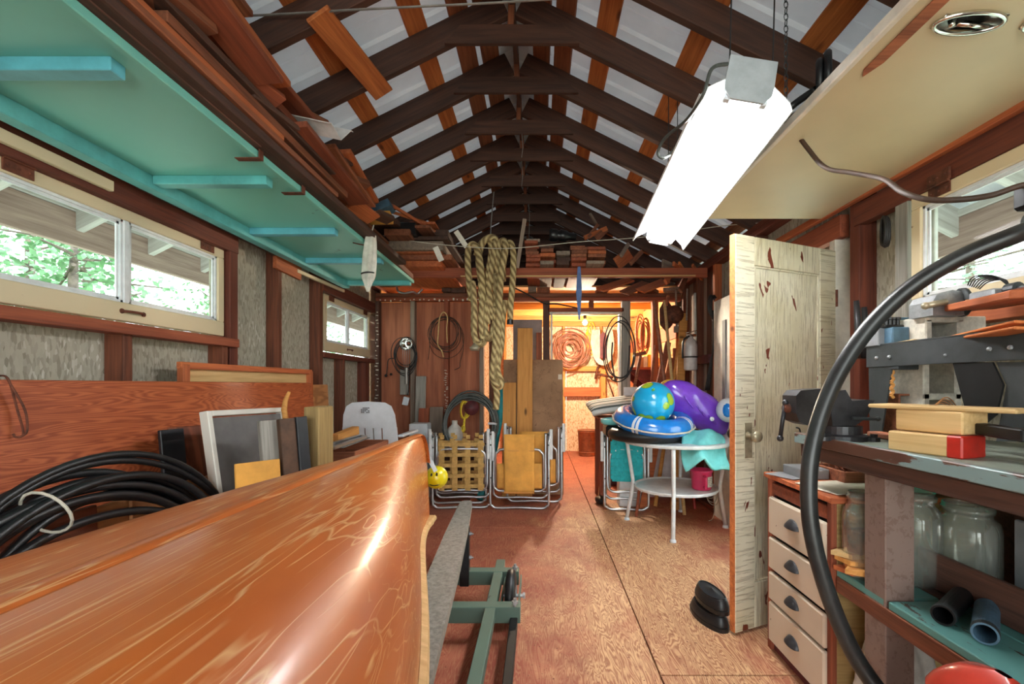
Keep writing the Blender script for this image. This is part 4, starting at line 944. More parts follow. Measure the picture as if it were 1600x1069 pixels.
# --- cream panel overhead at right
cp = thing('cream_plywood', 'large cream-painted plywood panel stored flat overhead at right beside the lamp', 'panel', (1.22, 1.3, 2.10))
CX0, CX1, CY0, CY1 = 0.915, 1.60, 0.35, 2.52
wb_(MB().box(CX0, CX1, CY0, CY1, 2.128, 2.146, 0.003), 'panel_sheet', 'cream_panel', cp)
wboard('edge_strip', (CX0 - 0.01, CY0, 2.137), (CX0 - 0.01, CY1, 2.137), 0.02, 0.034, 'trim_white', cp)
wb_(MB().prism([(0, 0), (0.05, 0.005), (0.30, 0.012), (0.33, 0.03), (0.27, 0.048), (0.02, 0.044)], (0.945, 1.02, 2.1265), (0, 1, 0), (1, 0, 0), (0, 0, -1), 0.002), 'torn_patch', 'lumber', cp)
pl = MB()
for cx, cy in ((1.10, 1.145), (1.33, 1.145)):
    pl.tube([(cx + 0.085 * math.cos(a), cy + 0.034 * math.sin(a), 2.122) for a in [i * math.pi / 12 for i in range(24)]], 0.006, 6, closed=True)
    pl.box(cx - 0.08, cx + 0.08, cy - 0.024, cy + 0.024, 2.123, 2.128, 0.002)
    pl.tube([(cx - 0.03, cy, 2.121), (cx + 0.05, cy + 0.003, 2.116)], 0.006, 6); pl.ball((cx - 0.045, cy, 2.12), 0.008, 8)
wb_(pl, 'recessed_catch', 'chrome', cp, smooth=True)
# old rope on it by the roof, and a board beam it rests on
rr = random.Random(5); rp = MB()
for k in range(4): rp.tube(ring((0.965 + rr.uniform(-.01, .01), 1.50 + 0.012 * k, 2.22 + rr.uniform(-.015, .015)), 0.055 + rr.uniform(-.01, .01), 22, (0.5, 0.8, 0), (0, 0, 1), 0.2, seed=k), 0.012, 7, closed=True)
rp.tube(bez([(0.94, 1.52, 2.20), (0.905, 1.58, 2.19), (0.88, 1.60, 2.165), (0.90, 1.63, 2.16), (0.93, 1.60, 2.17)], 6), 0.012, 7)
solo(rp, 'rope_coil', 'rubber', 'dark old rope coil lying on the cream panel edge near the lamp', 'rope', smooth=True)
board('carrier_beam', (0.62, 2.40, 2.17), (1.64, 2.40, 2.17), 0.04, 0.05, 'lumber', setting('beam_panel_carrier'), n=(0, 0, 1))

# --- clothesline and wires
solo(MB().tube(bez([at(598, 368, 4.0), at(660, 379, 4.0), at(735, 386, 4.0), at(800, 388, 4.0), at(905, 378, 4.0), at(1010, 370, 3.9), at(1130, 353, 3.6), at(1240, 345, 3.2), at(1330, 335, 2.9)], 6), 0.0035, 6), 'clothesline', 'cord_pale', 'pale clothesline strung across the room under the rafters', 'line')
solo(MB().tube(bez([at(196, 30, 2.0), at(400, 24, 2.0), at(560, 15, 2.0), at(760, 5, 2.0), at(900, -4, 2.0)], 6), 0.005, 6), 'roof_wire', 'wire', 'grey wire strung across the roof near the camera', 'wire')
hw_ = MB()
for j, (x, Y, z1) in enumerate(((815, 3.40, 2.92), (815, 3.86, 2.9), (826, 4.78, 2.64))): hw_.tube([at(x, 0, Y) * 1.0 + Vector((0, 0, 0)) if False else Vector((at(x, 0, Y).x, Y, 3.12)), Vector((at(x, 0, Y).x + .01, Y, 3.0)), Vector((at(x, 0, Y).x, Y, z1))], 0.003, 5)
solo(hw_, 'ceiling_hook_wire', 'wire', 'thin wires dangling from the collar ties along the ridge', 'wire')

# ------------------------------------------------------------------ along the left wall
o = board('plywood_sheet', (-1.70, 1.04, 0.612), (-1.70, 3.48, 0.605), 1.215, 0.018, 'ply_red', None, n=(1, 0, 0.13), label='red-brown plywood sheet standing on edge against the left wall', cat='plywood')
hk = MB()
for dx in (0.0, 0.013): hk.tube(bez([at(-6, 588, 1.46), at(8, 588, 1.46), at(16, 600, 1.47), at(27 + dx * 900, 640, 1.49), at(36 + dx * 500, 672, 1.49), at(34, 682, 1.485), at(24, 683, 1.48), at(21, 678, 1.48)], 6), 0.0035, 6)
solo(hk, 'wire_hook', 'rust', 'long bent wire hook hung over the red-brown plywood sheet at far left', 'hook', smooth=True)
fb = thing('framed_board', 'pale panel in an orange wood frame standing behind the plywood sheet', 'panel', (-1.82, 2.9, 0))
wboard('panel', (-1.825, 2.30, 1.0), (-1.825, 3.52, 1.0), 0.58, 0.012, 'pine_pale', fb, n=(1, 0, 0.03))
wboard('frame_rail', (-1.815, 2.26, 1.295), (-1.815, 3.56, 1.295), 0.035, 0.03, 'lumber_orange', fb, n=(1, 0, 0)); wboard('frame_rail', (-1.815, 2.26, 0.72), (-1.815, 3.56, 0.72), 0.035, 0.03, 'lumber_orange', fb, n=(1, 0, 0))
for y in (2.285, 3.54): wboard('frame_stile', (-1.812, y, 0.72), (-1.812, y, 1.30), 0.045, 0.036, 'lumber_orange', fb, n=(1, 0, 0))
board('plywood_offcut', (-1.795, 2.9, 0.6), (-1.795, 3.86, 0.6), 1.19, 0.012, 'ply_tan', None, n=(1, 0, 0.05), label='tan plywood offcut whose end shows past the red-brown plywood sheet', cat='plywood')
board('dark_hardboard', (-1.53, 2.13, 0.0), (-1.645, 2.17, 1.0), 0.30, 0.016, 'ply_brown', None, n=(1, -0.2, 0), label='dark brown panel with a black-painted edge leaning on the plywood sheet', cat='panel')
board('black_board', (-1.50, 1.93, 0.0), (-1.62, 1.972, 1.0), 0.105, 0.018, 'black_paint', None, n=(1, -0.2, 0), label='narrow black-painted board at the left of the dark brown panel', cat='board')
board('tan_board', (-1.47, 1.62, 0.40), (-1.49, 2.10, 0.38), 0.80, 0.012, 'ply_tan', None, n=(1, 0, 0.06), label='tan plywood piece standing low before the dark brown panel', cat='plywood')
board('brown_board', (-1.50, 0.7, 0.39), (-1.50, 1.53, 0.40), 0.78, 0.018, 'ply_brown', None, n=(1, 0, 0.03), label='dark brown board standing low behind the black hose coil', cat='board')
board('tan_offcut', (-1.50, 1.545, 0.39), (-1.50, 1.72, 0.40), 0.78, 0.015, 'ply_tan', None, n=(1, 0, 0.03), label='small tan board right of the dark brown board behind the hose coil', cat='board')
# insect screen in a white frame
m_, L_ = frame((-1.235, 1.86, 0.10), (-1.40, 1.90, 1.085), (1, -0.12, 0.1))
sf = thing('screen_window', 'grey insect screen in a white frame leaning before the dark brown panel', 'screen', (-1.3, 2.0, 0))
def fr(mb): mb.v = [m_ @ v - Vector(sf.location) for v in mb.v]; return mb
# frame(): local x up the screen, local y towards -Y (near), z out
yn, yf = 0.02, -0.46
for nm, b in (('frame_stile', (-L_ / 2, L_ / 2, yn - 0.024, yn)), ('frame_stile', (-L_ / 2, L_ / 2, yf, yf + 0.024)), ('frame_rail', (L_ / 2 - 0.024, L_ / 2, yf + 0.024, yn - 0.024)), ('frame_rail', (-L_ / 2, -L_ / 2 + 0.024, yf + 0.024, yn - 0.024))):
    fr(MB().box(*b, -0.03, 0.012)).build(nm, 'sash_white', sf)
fr(MB().box(-L_ / 2 + 0.03, L_ / 2 - 0.03, yf + 0.03, yn - 0.03, -0.004, 0.0, 0.001)).build('mesh_panel', 'screen_mesh', sf)
board('yellow_board', (-1.13, 1.84, 0.30), (-1.18, 1.88, 0.875), 0.17, 0.012, 'canvas_yellow', None, n=(0.75, -0.6, 0), label='yellow-painted board end standing before the insect screen', cat='board')
board('grey_board', (-1.10, 1.93, 0.2), (-1.185, 1.965, 1.04), 0.085, 0.032, 'greywood', None, n=(0.8, -0.5, 0), label='grey-painted short board leaning beside the insect screen, left of two', cat='board')
board('stained_board', (-1.04, 1.965, 0.2), (-1.13, 2.0, 1.045), 0.07, 0.03, 'stained_block', None, n=(0.8, -0.5, 0), label='orange and black stained short board right of the grey-painted one', cat='board')
board('slate_board', (-1.00, 2.005, 0.2), (-1.09, 2.045, 1.05), 0.05, 0.03, 'black_paint', None, n=(0.8, -0.5, 0), label='slate-coloured narrow board against the square timber post', cat='board')
board('timber_post', (-1.075, 2.19, 0.0), (-1.08, 2.20, 1.09), 0.075, 0.15, 'greenish_post', None, n=(0, 1, 0), label='squared greenish timber post standing behind the canoe', cat='post', c=0.006)
solo(MB().tube([at(447, 660, 2.25), at(444, 640, 2.26), at(446, 626, 2.27), at(452, 612, 2.28)], [0.014, 0.014, 0.012, 0.008], 7), 'broken_stick', 'pine', 'short crooked stick poking up behind the insect screen', 'stick', smooth=True)
board('kindling', (-1.25, 2.25, 0.6), (-1.27, 2.30, 1.02), 0.05, 0.03, 'pine', None, n=(1, -1, 0), label='splintered pale wood end beside the crooked stick', cat='stick')
board('lumber_end', at(523, 690, 2.85) , at(556, 676, 3.15), 0.05, 0.09, 'pine', None, n=(0, 0, 1), label='brown timber end lying between the square post and the white chair', cat='board')
sc2 = thing('wooden_crate', 'wooden crate under the timber end and aluminium frame beyond the square post', 'crate', (-1.24, 2.92, 0))
for x in (-0.15, 0.15):
    for z in (0.06, 0.23, 0.40, 0.57, 0.74): board('slat', (x, -0.28, z), (x, 0.28, z), 0.12, 0.015, 'lumber', sc2, n=(1, 0, 0))
for y in (-0.29, 0.29):
    for z in (0.06, 0.23, 0.40, 0.57, 0.74): board('slat', (-0.16, y, z), (0.16, y, z), 0.12, 0.015, 'lumber', sc2, n=(0, 1, 0))
gf = thing('aluminium_screen', 'old aluminium window frame lying beyond the square post', 'frame', tuple(at(545, 700, 2.75)))
for a, b in (((520, 700, 2.55), (571, 683, 2.95)), ((520, 694, 2.65), (566, 680, 3.05))): wboard('frame_rail', at(*a), at(*b), 0.025, 0.02, 'aluminium', gf)
wboard('frame_stile', at(569, 683, 2.93), at(565, 681, 3.04), 0.025, 0.02, 'aluminium', gf); wboard('panel', at(523, 700, 2.62), at(567, 684, 2.98), 0.10, 0.006, 'screen_mesh', gf)
# black hose coil
rr = random.Random(9); hc = MB(); T0 = Vector((-1.36, 1.37, 0.46))
for k in range(11):
    r = 0.44 + rr.uniform(-.055, .035); c = T0 + Vector((0.02 * (k % 4) + rr.uniform(-.01, .01), rr.uniform(-.03, .04), rr.uniform(-.02, .03)))
    hc.tube(ring(c, r, 56, (0.04, 1, 0), (-0.14, 0, 1), 0.09, 1.06, 0.97, seed=k + 20), 0.0135, 8, closed=True)
for k in range(2): hc.tube(ring(T0 + Vector((0.03, 0.07, 0.015 + 0.03 * k)), 0.475, 56, (0.06, 1, 0), (-0.14, 0, 1), 0.05, 1.05, 1.0, seed=k + 60), 0.0115, 8, closed=True)
ho = thing('hose_coil', 'big coil of black hose leaning against the plywood sheet behind the canoe', 'hose', (-1.35, 1.4, 0))
wb_(hc, 'hose', 'rubber', ho, smooth=True)
tw = MB().tube(ring((-1.345, 1.225, 0.845), 0.06, 18, (1, 0, 0), (0, -0.35, 0.9), 0.1, 1.15, 1.1), 0.004, 6, closed=True); wb_(tw, 'tie_wire', 'cord_pale', ho)

# white plastic garden chair on a crate
ct = thing('crate', 'low wooden crate under the white plastic chair', 'crate', (-1.27, 3.62, 0))
for x in (-0.24, 0.24):
    for z in (0.05, 0.15, 0.25): board('slat', (x, -0.24, z), (x, 0.24, z), 0.085, 0.015, 'lumber', ct, n=(1, 0, 0))
for y in (-0.25, 0.25):
    for z in (0.05, 0.15, 0.25): board('slat', (-0.25, y, z), (0.25, y, z), 0.085, 0.015, 'lumber', ct, n=(0, 1, 0))
for x in (-0.17, 0, 0.17): board('slat', (x, -0.255, 0.302), (x, 0.255, 0.302), 0.15, 0.016, 'lumber', ct)
wc = thing('garden_chair', 'white moulded plastic garden chair with slotted back behind the canoe bow', 'chair', (-1.26, 3.55, 0.31))
def bkw(z): return 0.185 - 0.012 * max(0, (z - 0.36)) * 2
tlt = lambda z: -0.10 - 0.0 + (z - 0.4) * -0.18
def bx(mb, poly): return mb
ou = [(-0.20, 0.56), (0.20, 0.56), (0.19, 0.66), (0.165, 0.725), (0.12, 0.752), (0.0, 0.76), (-0.12, 0.752), (-0.165, 0.725), (-0.19, 0.66)]
MB().prism(ou, (0, -0.15, 0), (1, 0, 0), (0, -0.12, 1), (0, 1, 0), 0.014).build('backrest', 'white_plastic', wc)
xs_ = [-0.21, -0.105, -0.095, -0.042, -0.032, 0.022, 0.032, 0.086, 0.096, 0.21]
for a, b in zip(xs_[::2], xs_[1::2]): MB().prism([(a, 0.34), (b, 0.34), (b * (0.96 if abs(b) > .2 else 1), 0.565), (a * (0.96 if abs(a) > .2 else 1), 0.565)], (0, -0.15, 0), (1, 0, 0), (0, -0.12, 1), (0, 1, 0), 0.014).build('back_slat', 'white_plastic', wc)
MB().box(-0.22, 0.22, -0.20, 0.24, 0.33, 0.35, 0.008).build('seat', 'white_plastic', wc)
for x in (-0.21, 0.21):
    for y in (-0.18, 0.22): MB().bar((x, y, 0.34), (x * 1.1, y * 1.12, 0.0), 0.04, 0.04, (0, 1, 0), 0.008).build('leg', 'white_plastic', wc)
    MB().bar((x * 1.08, -0.2, 0.5), (x * 1.1, 0.2, 0.5), 0.045, 0.02, (0, 0, 1), 0.008).build('armrest', 'white_plastic', wc)
lg = MB()
for i in range(5):
    for j in range(4):
        if (i * 7 + j * 3) % 5 < 4: lg.box(-0.055 + i * 0.013, -0.045 + i * 0.013, -0.2385 - j * 0.0012, -0.236 - j * 0.0012, 0.675 + j * 0.011, 0.683 + j * 0.011, 0.0005)
lg.v = [v + Vector((0.0, 0, 0)) for v in lg.v]; tag(lg.build('printed_mark', 'foam_print', wc), kind='stuff')

# ------------------------------------------------------------------ on and before the partition
YP = YB
wlt = thing('trouble_lamp', 'hand lamp with a tin reflector and a coiled dark cord hung on the partition', 'lamp', tuple(at(633, 600, YP - 0.06)))
cb = MB()
for k in range(7): cb.tube(ring(at(633, 552 + k, YP - 0.035 - 0.006 * k), 0.15 + rl.uniform(-.06, .02), 30, jit=0.14, sx=0.86, sy=1.25, seed=k + 90), 0.0042, 6, closed=True)
cb.tube(bez([at(616, 560, YP - .02), at(607, 562, YP - .02), at(605, 575, YP - .02), at(604, 586, YP - .02)], 5), 0.005, 6); cb.ball(at(603, 587, YP - .03), 0.018, 8); cb.ball(at(611, 585, YP - .03), 0.016, 8)
wb_(cb, 'cord', 'cord_dark', wlt, smooth=True)
wb_(MB().lathe([(0.075, 0.0), (0.07, 0.03), (0.05, 0.055), (0.02, 0.07), (0.02, 0.09)], at(634, 537, YP - 0.16), 18, (0.1, 1, 0.1), False), 'reflector', 'chrome', wlt, smooth=True)
cg = MB()
for k in range(4): cg.tube([at(630 + 3 * k, 542, YP - .14), at(629 + 3 * k, 560, YP - .14), at(632 + 2 * k, 575, YP - .12)], 0.003, 5)
wb_(cg, 'cage', 'wire', wlt); wb_(MB().tube([at(635, 575, YP - .1), at(635, 600, YP - .1)], 0.018, 8), 'handle', 'wire', wlt)
wr2 = thing('wire_coil', 'coil of thin dark wire with loose ends hung high on the partition', 'wire', tuple(at(695, 560, YP - 0.03)))
cb = MB()
for k in range(6): cb.tube(ring(at(695, 519 + rl.uniform(-2, 3), YP - 0.012 - 0.005 * k), 0.178 + rl.uniform(-.035, .02), 40, jit=0.12, sx=0.97, sy=1.12, seed=k + 130), 0.0034, 6, closed=True)
cb.tube(bez([at(672, 520, YP - .02), at(671, 545, YP - .02), at(669, 562, YP - .02)], 5), 0.004, 6); cb.tube(bez([at(722, 520, YP - .02), at(724, 545, YP - .02), at(719, 565, YP - .02), at(718, 574, YP - .02), at(710, 578, YP - .02)], 5), 0.004, 6)
cb.tube(ring(at(697, 530, YP - .03), 0.205, 30, jit=0.05, sx=0.95, sy=1.1, seed=4), 0.0035, 5, closed=True)
wb_(cb, 'wire', 'cord_brown', wr2, smooth=True)
solo(MB().tube(bez([at(699, 536, YP - .06), at(698, 515, YP - .06), at(699, 495, YP - .06), at(693, 488, YP - .06), at(687, 497, YP - .06), at(685, 520, YP - .06), at(684, 538, YP - .06), at(690, 548, YP - .06), at(693, 558, YP - .06)], 6), 0.007, 6), 'cord_loop', 'pine_pale', 'pale cord loop hung in front of the coil of thin wire', 'cord', smooth=True)
board('grey_offcut', at(632, 617, YP - .02), at(632, 577, YP - .02), 0.10, 0.02, 'greywood', None, n=(0, 1, 0), label='grey board piece fixed to the partition under the hand lamp', cat='board')
pb = MB().obox(at(634, 627, YP - .05), (0.065, 0.03, 0.095), (0, 0.25, 0), 0.006); solo(pb, 'junction_box', 'white_plastic', 'small white box dangling on a cord below the hand lamp', 'box')
solo(MB().tube(bez([at(640, 570, YP - .05), at(639, 595, YP - .05), at(638, 612, YP - .05), at(636, 618, YP - .05)], 5), 0.006, 6), 'box_cable', 'cord_dark', 'dark cord running down to the small white box on the partition', 'cord')
def lean(name, px0, px1, ytop, Yb, Yt, mat, lab, cat='board', t=0.02, zb=0.0, group=None):
    """A board leaning against the partition: px extents at mid depth, its foot at (Yb, zb)."""
    Ym = (Yb + Yt) / 2; x = (at(px0, 0, Ym).x + at(px1, 0, Ym).x) / 2; w = at(px1, 0, Ym).x - at(px0, 0, Ym).x; zt = EYE + (600 - ytop) / FOC * Yt
    return board(name, (x, Yb, zb), (x, Yt, zt), w, t, mat, None, n=(0, -1, 0.1), label=lab, cat=cat, group=group)
lean('plank', 648, 664, 588, 4.93, 5.04, 'greywood', 'weathered grey-brown plank leaning on the partition by the hand lamp')
lean('plank', 652, 668, 638, 4.82, 4.96, 'redwood', 'short red-brown plank before the weathered grey-brown one')
lean('plank', 669, 690, 636, 4.80, 4.98, 'lumber_grey', 'short wide grey-brown plank left of the standing grey hose coil')
solo(MB().box(at(643, 0, 4.7).x, at(671, 0, 4.7).x, 4.6, 4.78, 0.0, at(0, 661, 4.7).z, 0.01), 'storage_box', 'white_plastic', 'white box standing behind the canoe bow and the webbed chair', 'box')
solo(MB().lathe([(0.03, 0), (0.09, 0.02), (0.10, 0.10), (0.07, 0.19), (0.03, 0.23), (0.03, 0.27)], (at(711, 0, 4.8).x, 4.78, 0.54), 16), 'plastic_jug', 'bag_white', 'whitish jug standing inside the loop of the grey hose coil', 'jug', smooth=True)
board('shelf_block', (-1.1, 4.82, 0.27), (-0.68, 4.82, 0.27), 0.2, 0.5, 'lumber_dark', None, n=(0, 0, 1), label='dark wooden block behind the webbed chair', cat='block')
hg = thing('garden_hose', 'coil of grey-green garden hose standing against the partition behind the folded chairs', 'hose', tuple(at(736, 730, 4.72)))
cb = MB()
for k in range(10): cb.tube(ring(at(735 + rl.uniform(-2, 2), 663 + rl.uniform(-2, 3), 4.72 + 0.022 * (k % 4)), 0.275 + rl.uniform(-.04, .02), 40, (1, 0.08, 0), (0, 0.12, 1), 0.06, 0.97, 1.12, seed=k + 160), 0.0105, 7, closed=True)
wb_(cb, 'hose', 'hose_grey', hg, smooth=True)
wb_(MB().tube(bez([at(763, 662, 4.68), at(770, 662, 4.67), at(776, 663, 4.66)], 4), 0.012, 8), 'nozzle', 'white_plastic', hg)
yr = MB()
for k in range(5): yr.tube(ring(at(724 + k * 0.7, 641, 4.66 - 0.008 * k), 0.05, 20, jit=0.1, sx=0.6 + 0.07 * k, sy=1.75, seed=k), 0.008, 6, closed=True)
yr.tube(bez([at(726, 652, 4.64), at(725, 665, 4.64), at(724, 676, 4.64)], 4), 0.012, 6); yr.tube(ring(at(724, 670, 4.63), 0.018, 10, sy=1.8), 0.006, 5, closed=True)
solo(yr, 'rope_hank', 'yellow_rope', 'hank of bright yellow rope hung inside the grey hose coil', 'rope', smooth=True)
solo(MB().lathe([(0.075, 0), (0.075, 0.012), (0.035, 0.016), (0.035, 0.05), (0.075, 0.054), (0.075, 0.066)], at(737, 637, 4.68), 20, (0.1, -1, 0)), 'cord_reel', 'maroon', 'maroon cord reel behind the hank of yellow rope', 'reel', smooth=True)
solo(MB().tube([at(787, 598, 4.98), at(781, 650, 4.9), at(772, 700, 4.78), at(757, 760, 4.66), at(749, 780, 4.58)], 0.040, 12), 'foam_noodle', 'noodle', 'dark teal foam tube leaning on the partition between the folded chairs', 'tube', smooth=True)
lean('brown_hardboard', 786, 880, 562, 4.86, 4.99, 'card_stained', 'large stained brown panel leaning on the partition behind the yellow chairs', 'panel', 0.012)
lean('pine_plank', 808, 832, 513, 4.76, 4.965, 'pine', 'tall knotty pine plank leaning before the stained brown panel')
lean('pine_plank', 785, 806, 598, 4.76, 4.94, 'pine', 'short knotty pine plank leaning left of the tall one')
solo(MB().box(at(802, 0, 5.45).x, at(847, 0, 5.45).x, 5.42, 5.45, 0.0, at(0, 500, 5.45).z, 0.004), 'grey_hardboard', 'grey_card', 'pale grey panel standing behind the open studs of the partition', 'panel')
lean('batten', 838, 846, 520, 5.16, 5.2, 'lumber', 'thin brown batten standing beside the pale grey panel')
solo(MB().box(*sorted((at(872, 0, 4.97).x, at(878, 0, 4.97).x)), 4.95, 4.96, at(0, 593, 4.97).z, at(0, 585, 4.97).z, 0.001), 'paper_label', 'paper', 'small paper label on the edge of the stained brown panel', 'label')

# manila rope over the joist
rpt = thing('manila_rope', 'hank of thick old manila rope hanging from the joist in mid room', 'rope', tuple(at(768, 640, 4.22)))
strands = [
    [(737, 470, 4.24), (733, 440, 4.24), (731, 400, 4.25), (735, 384, 4.26), (744, 386, 4.24), (751, 415, 4.20), (754, 460, 4.19), (752, 500, 4.19), (754, 530, 4.2)],
    [(752, 440, 4.26), (748, 405, 4.27), (754, 380, 4.28), (766, 371, 4.28), (775, 376, 4.28), (771, 400, 4.24), (765, 440, 4.21), (763, 480, 4.2), (761, 506, 4.2)],
    [(744, 400, 4.30), (752, 380, 4.3), (764, 376, 4.3), (768, 392, 4.27), (763, 430, 4.22), (766, 470, 4.2), (770, 500, 4.2)],
    [(778, 470, 4.24), (777, 420, 4.24), (780, 385, 4.26), (787, 376, 4.26), (790, 390, 4.22), (783, 430, 4.17), (780, 480, 4.16), (778, 530, 4.16), (775, 565, 4.16), (769, 585, 4.16), (776, 612, 4.16), (775, 640, 4.16)],
    [(786, 440, 4.26), (787, 400, 4.26), (796, 379, 4.26), (802, 395, 4.22), (801, 440, 4.18), (798, 475, 4.17), (797, 499, 4.17)],
    [(738, 440, 4.22), (741, 480, 4.21), (741, 520, 4.2), (747, 537, 4.2), (756, 534, 4.2), (758, 505, 4.2), (753, 470, 4.19), (752, 440, 4.2)],
    [(790, 470, 4.2), (785, 500, 4.19), (783, 540, 4.18), (777, 575, 4.17), (783, 598, 4.15), (779, 604, 4.14), (770, 588, 4.14), (772, 560, 4.15), (775, 520, 4.17), (773, 480, 4.2)],
    [(760, 470, 4.2), (758, 510, 4.19), (764, 530, 4.18), (772, 510, 4.18), (776, 480, 4.2), (772, 430, 4.22)]]
for sd in strands:
    wb_(MB().tube(bez([at(*p) for p in sd], 9), 0.031 if len(sd) > 7 else 0.029, 10, uvk=8.0), 'strand', 'manila', rpt, smooth=True)
tip = at(797, 502, 4.17); wb_(MB().tube([tip + Vector((0, 0, 0.012)), tip - Vector((0, 0, 0.03))], 0.03, 10), 'taped_end', 'black_plastic', rpt)
wb_(MB().lathe([(0.04, 0), (0.05, 0.03), (0.03, 0.045), (0.012, 0.07)], at(742, 538, 4.19) - Vector((0, 0, 0.06)), 10), 'end_fitting', 'nickel_old', rpt, smooth=True)
solo(MB().tube([at(766, 371, 4.28) - Vector((0, 0, 0.02)), at(768, 340, 4.3), Vector((at(772, 0, 4.36).x, 4.34, 3.06))], 0.006, 6), 'rope_wire', 'wire', 'wire that carries the manila rope from a collar tie', 'wire')
# cloth bundle tied at the lumber
cbn = thing('cloth_bundle', 'rolled off-white cloth bundle tied with cord, hanging from the left lumber stack', 'cloth', tuple(at(575, 455, 2.92)))
def clf(a, c):
    y = 368 + 88 * a; w = (7.5 + 2.5 * math.sin(a * 3.0)) * (1 if a < 0.75 else max(0.25, 1 - (a - 0.75) * 3)); cx = 579 - 4 * a
    th = 2 * math.pi * c; rr_ = w / FOC * 2.92 * (1 + 0.18 * math.sin(5 * th + 3 * a)); p = at(cx, y, 2.92); return p + Vector((rr_ * math.cos(th), rr_ * math.sin(th) * 0.8, 0))
wb_(MB().grid(clf, 18, 28), 'cloth', 'cloth_white', cbn, smooth=True)
wb_(MB().tube(ring(at(575.5, 428, 2.92), 0.042, 16, (1, 0, 0.1), (0, 1, 0)), 0.005, 6, closed=True), 'cord', 'cord_dark', cbn)
wb_(MB().tube([at(579, 371, 2.92), at(581, 362, 2.93), at(584, 352, 2.95)], 0.004, 5), 'hanging_cord', 'cord_pale', cbn)
lp = MB()
for k in range(3): lp.tube(ring(at(591 + 2 * k, 406 + k, 3.6), 0.03, 14, jit=0.15, seed=k), 0.003, 5, closed=True)
lp.tube(bez([at(588, 372, 3.6), at(590, 390, 3.6), at(587, 400, 3.6)], 4), 0.003, 5)
solo(lp, 'thin_twine', 'cord_dark', 'thin black cord looped beside the off-white cloth bundle', 'cord')
solo(MB().prism([(-0.012, 0), (-0.03, -0.28), (-0.006, -0.54), (0.008, -0.54), (0.026, -0.25), (0.01, 0)], at(905, 411, 4.26), (1, 0, 0), (0, 0, 1), (0, 1, 0), 0.006), 'blue_ribbon', 'blue_ribbon', 'narrow blue strip hanging from the joist over the doorway', 'strip')
solo(MB().tube(bez([at(620, 447, 4.95), at(622, 455, 4.9), at(632, 458, 4.9), at(645, 456, 4.9), at(652, 459, 4.95), at(660, 452, 4.95)], 6), 0.012, 7), 'grey_tubing', 'galvanised', 'bent grey tube lying along the partition plate at left', 'tube', smooth=True)
solo(MB().tube(bez([at(800, 448, 4.9), at(820, 458, 4.95), at(850, 474, 5.04), at(870, 475, 5.05), at(905, 482, 5.06)], 6), 0.008, 6), 'black_cable', 'cord_dark', 'black cable swagged under the joist to the doorway', 'cable', smooth=True)

# --- folded aluminium chairs
def tubes(pts, r=0.0125): return MB().tube(bez(pts, 5), r, 9)
def U(w, zt, zb, y0, y1, rad=0.07):
    """A tube bent to a U: top ends at height zt, floor loop at zb."""
    return [(-w, y0, zt), (-w, (y0 * 2 + y1) / 3, zb + (zt - zb) * 0.6), (-w, y1, zb + rad), (-w + rad * 0.3, y1, zb + rad * 0.3), (-w + rad, y1, zb), (0, y1, zb + 0.006), (w - rad, y1, zb), (w - rad * 0.3, y1, zb + rad * 0.3), (w, y1, zb + rad), (w, (y0 * 2 + y1) / 3, zb + (zt - zb) * 0.6), (w, y0, zt)]
def IU(w, zt, zb, y0, y1, rad=0.08):
    return [(-w, y1, zb), (-w, y0, zt - rad), (-w + rad * 0.3, y0, zt - rad * 0.3), (-w + rad, y0, zt), (w - rad, y0, zt), (w - rad * 0.3, y0, zt - rad * 0.3), (w, y0, zt - rad), (w, y1, zb)]
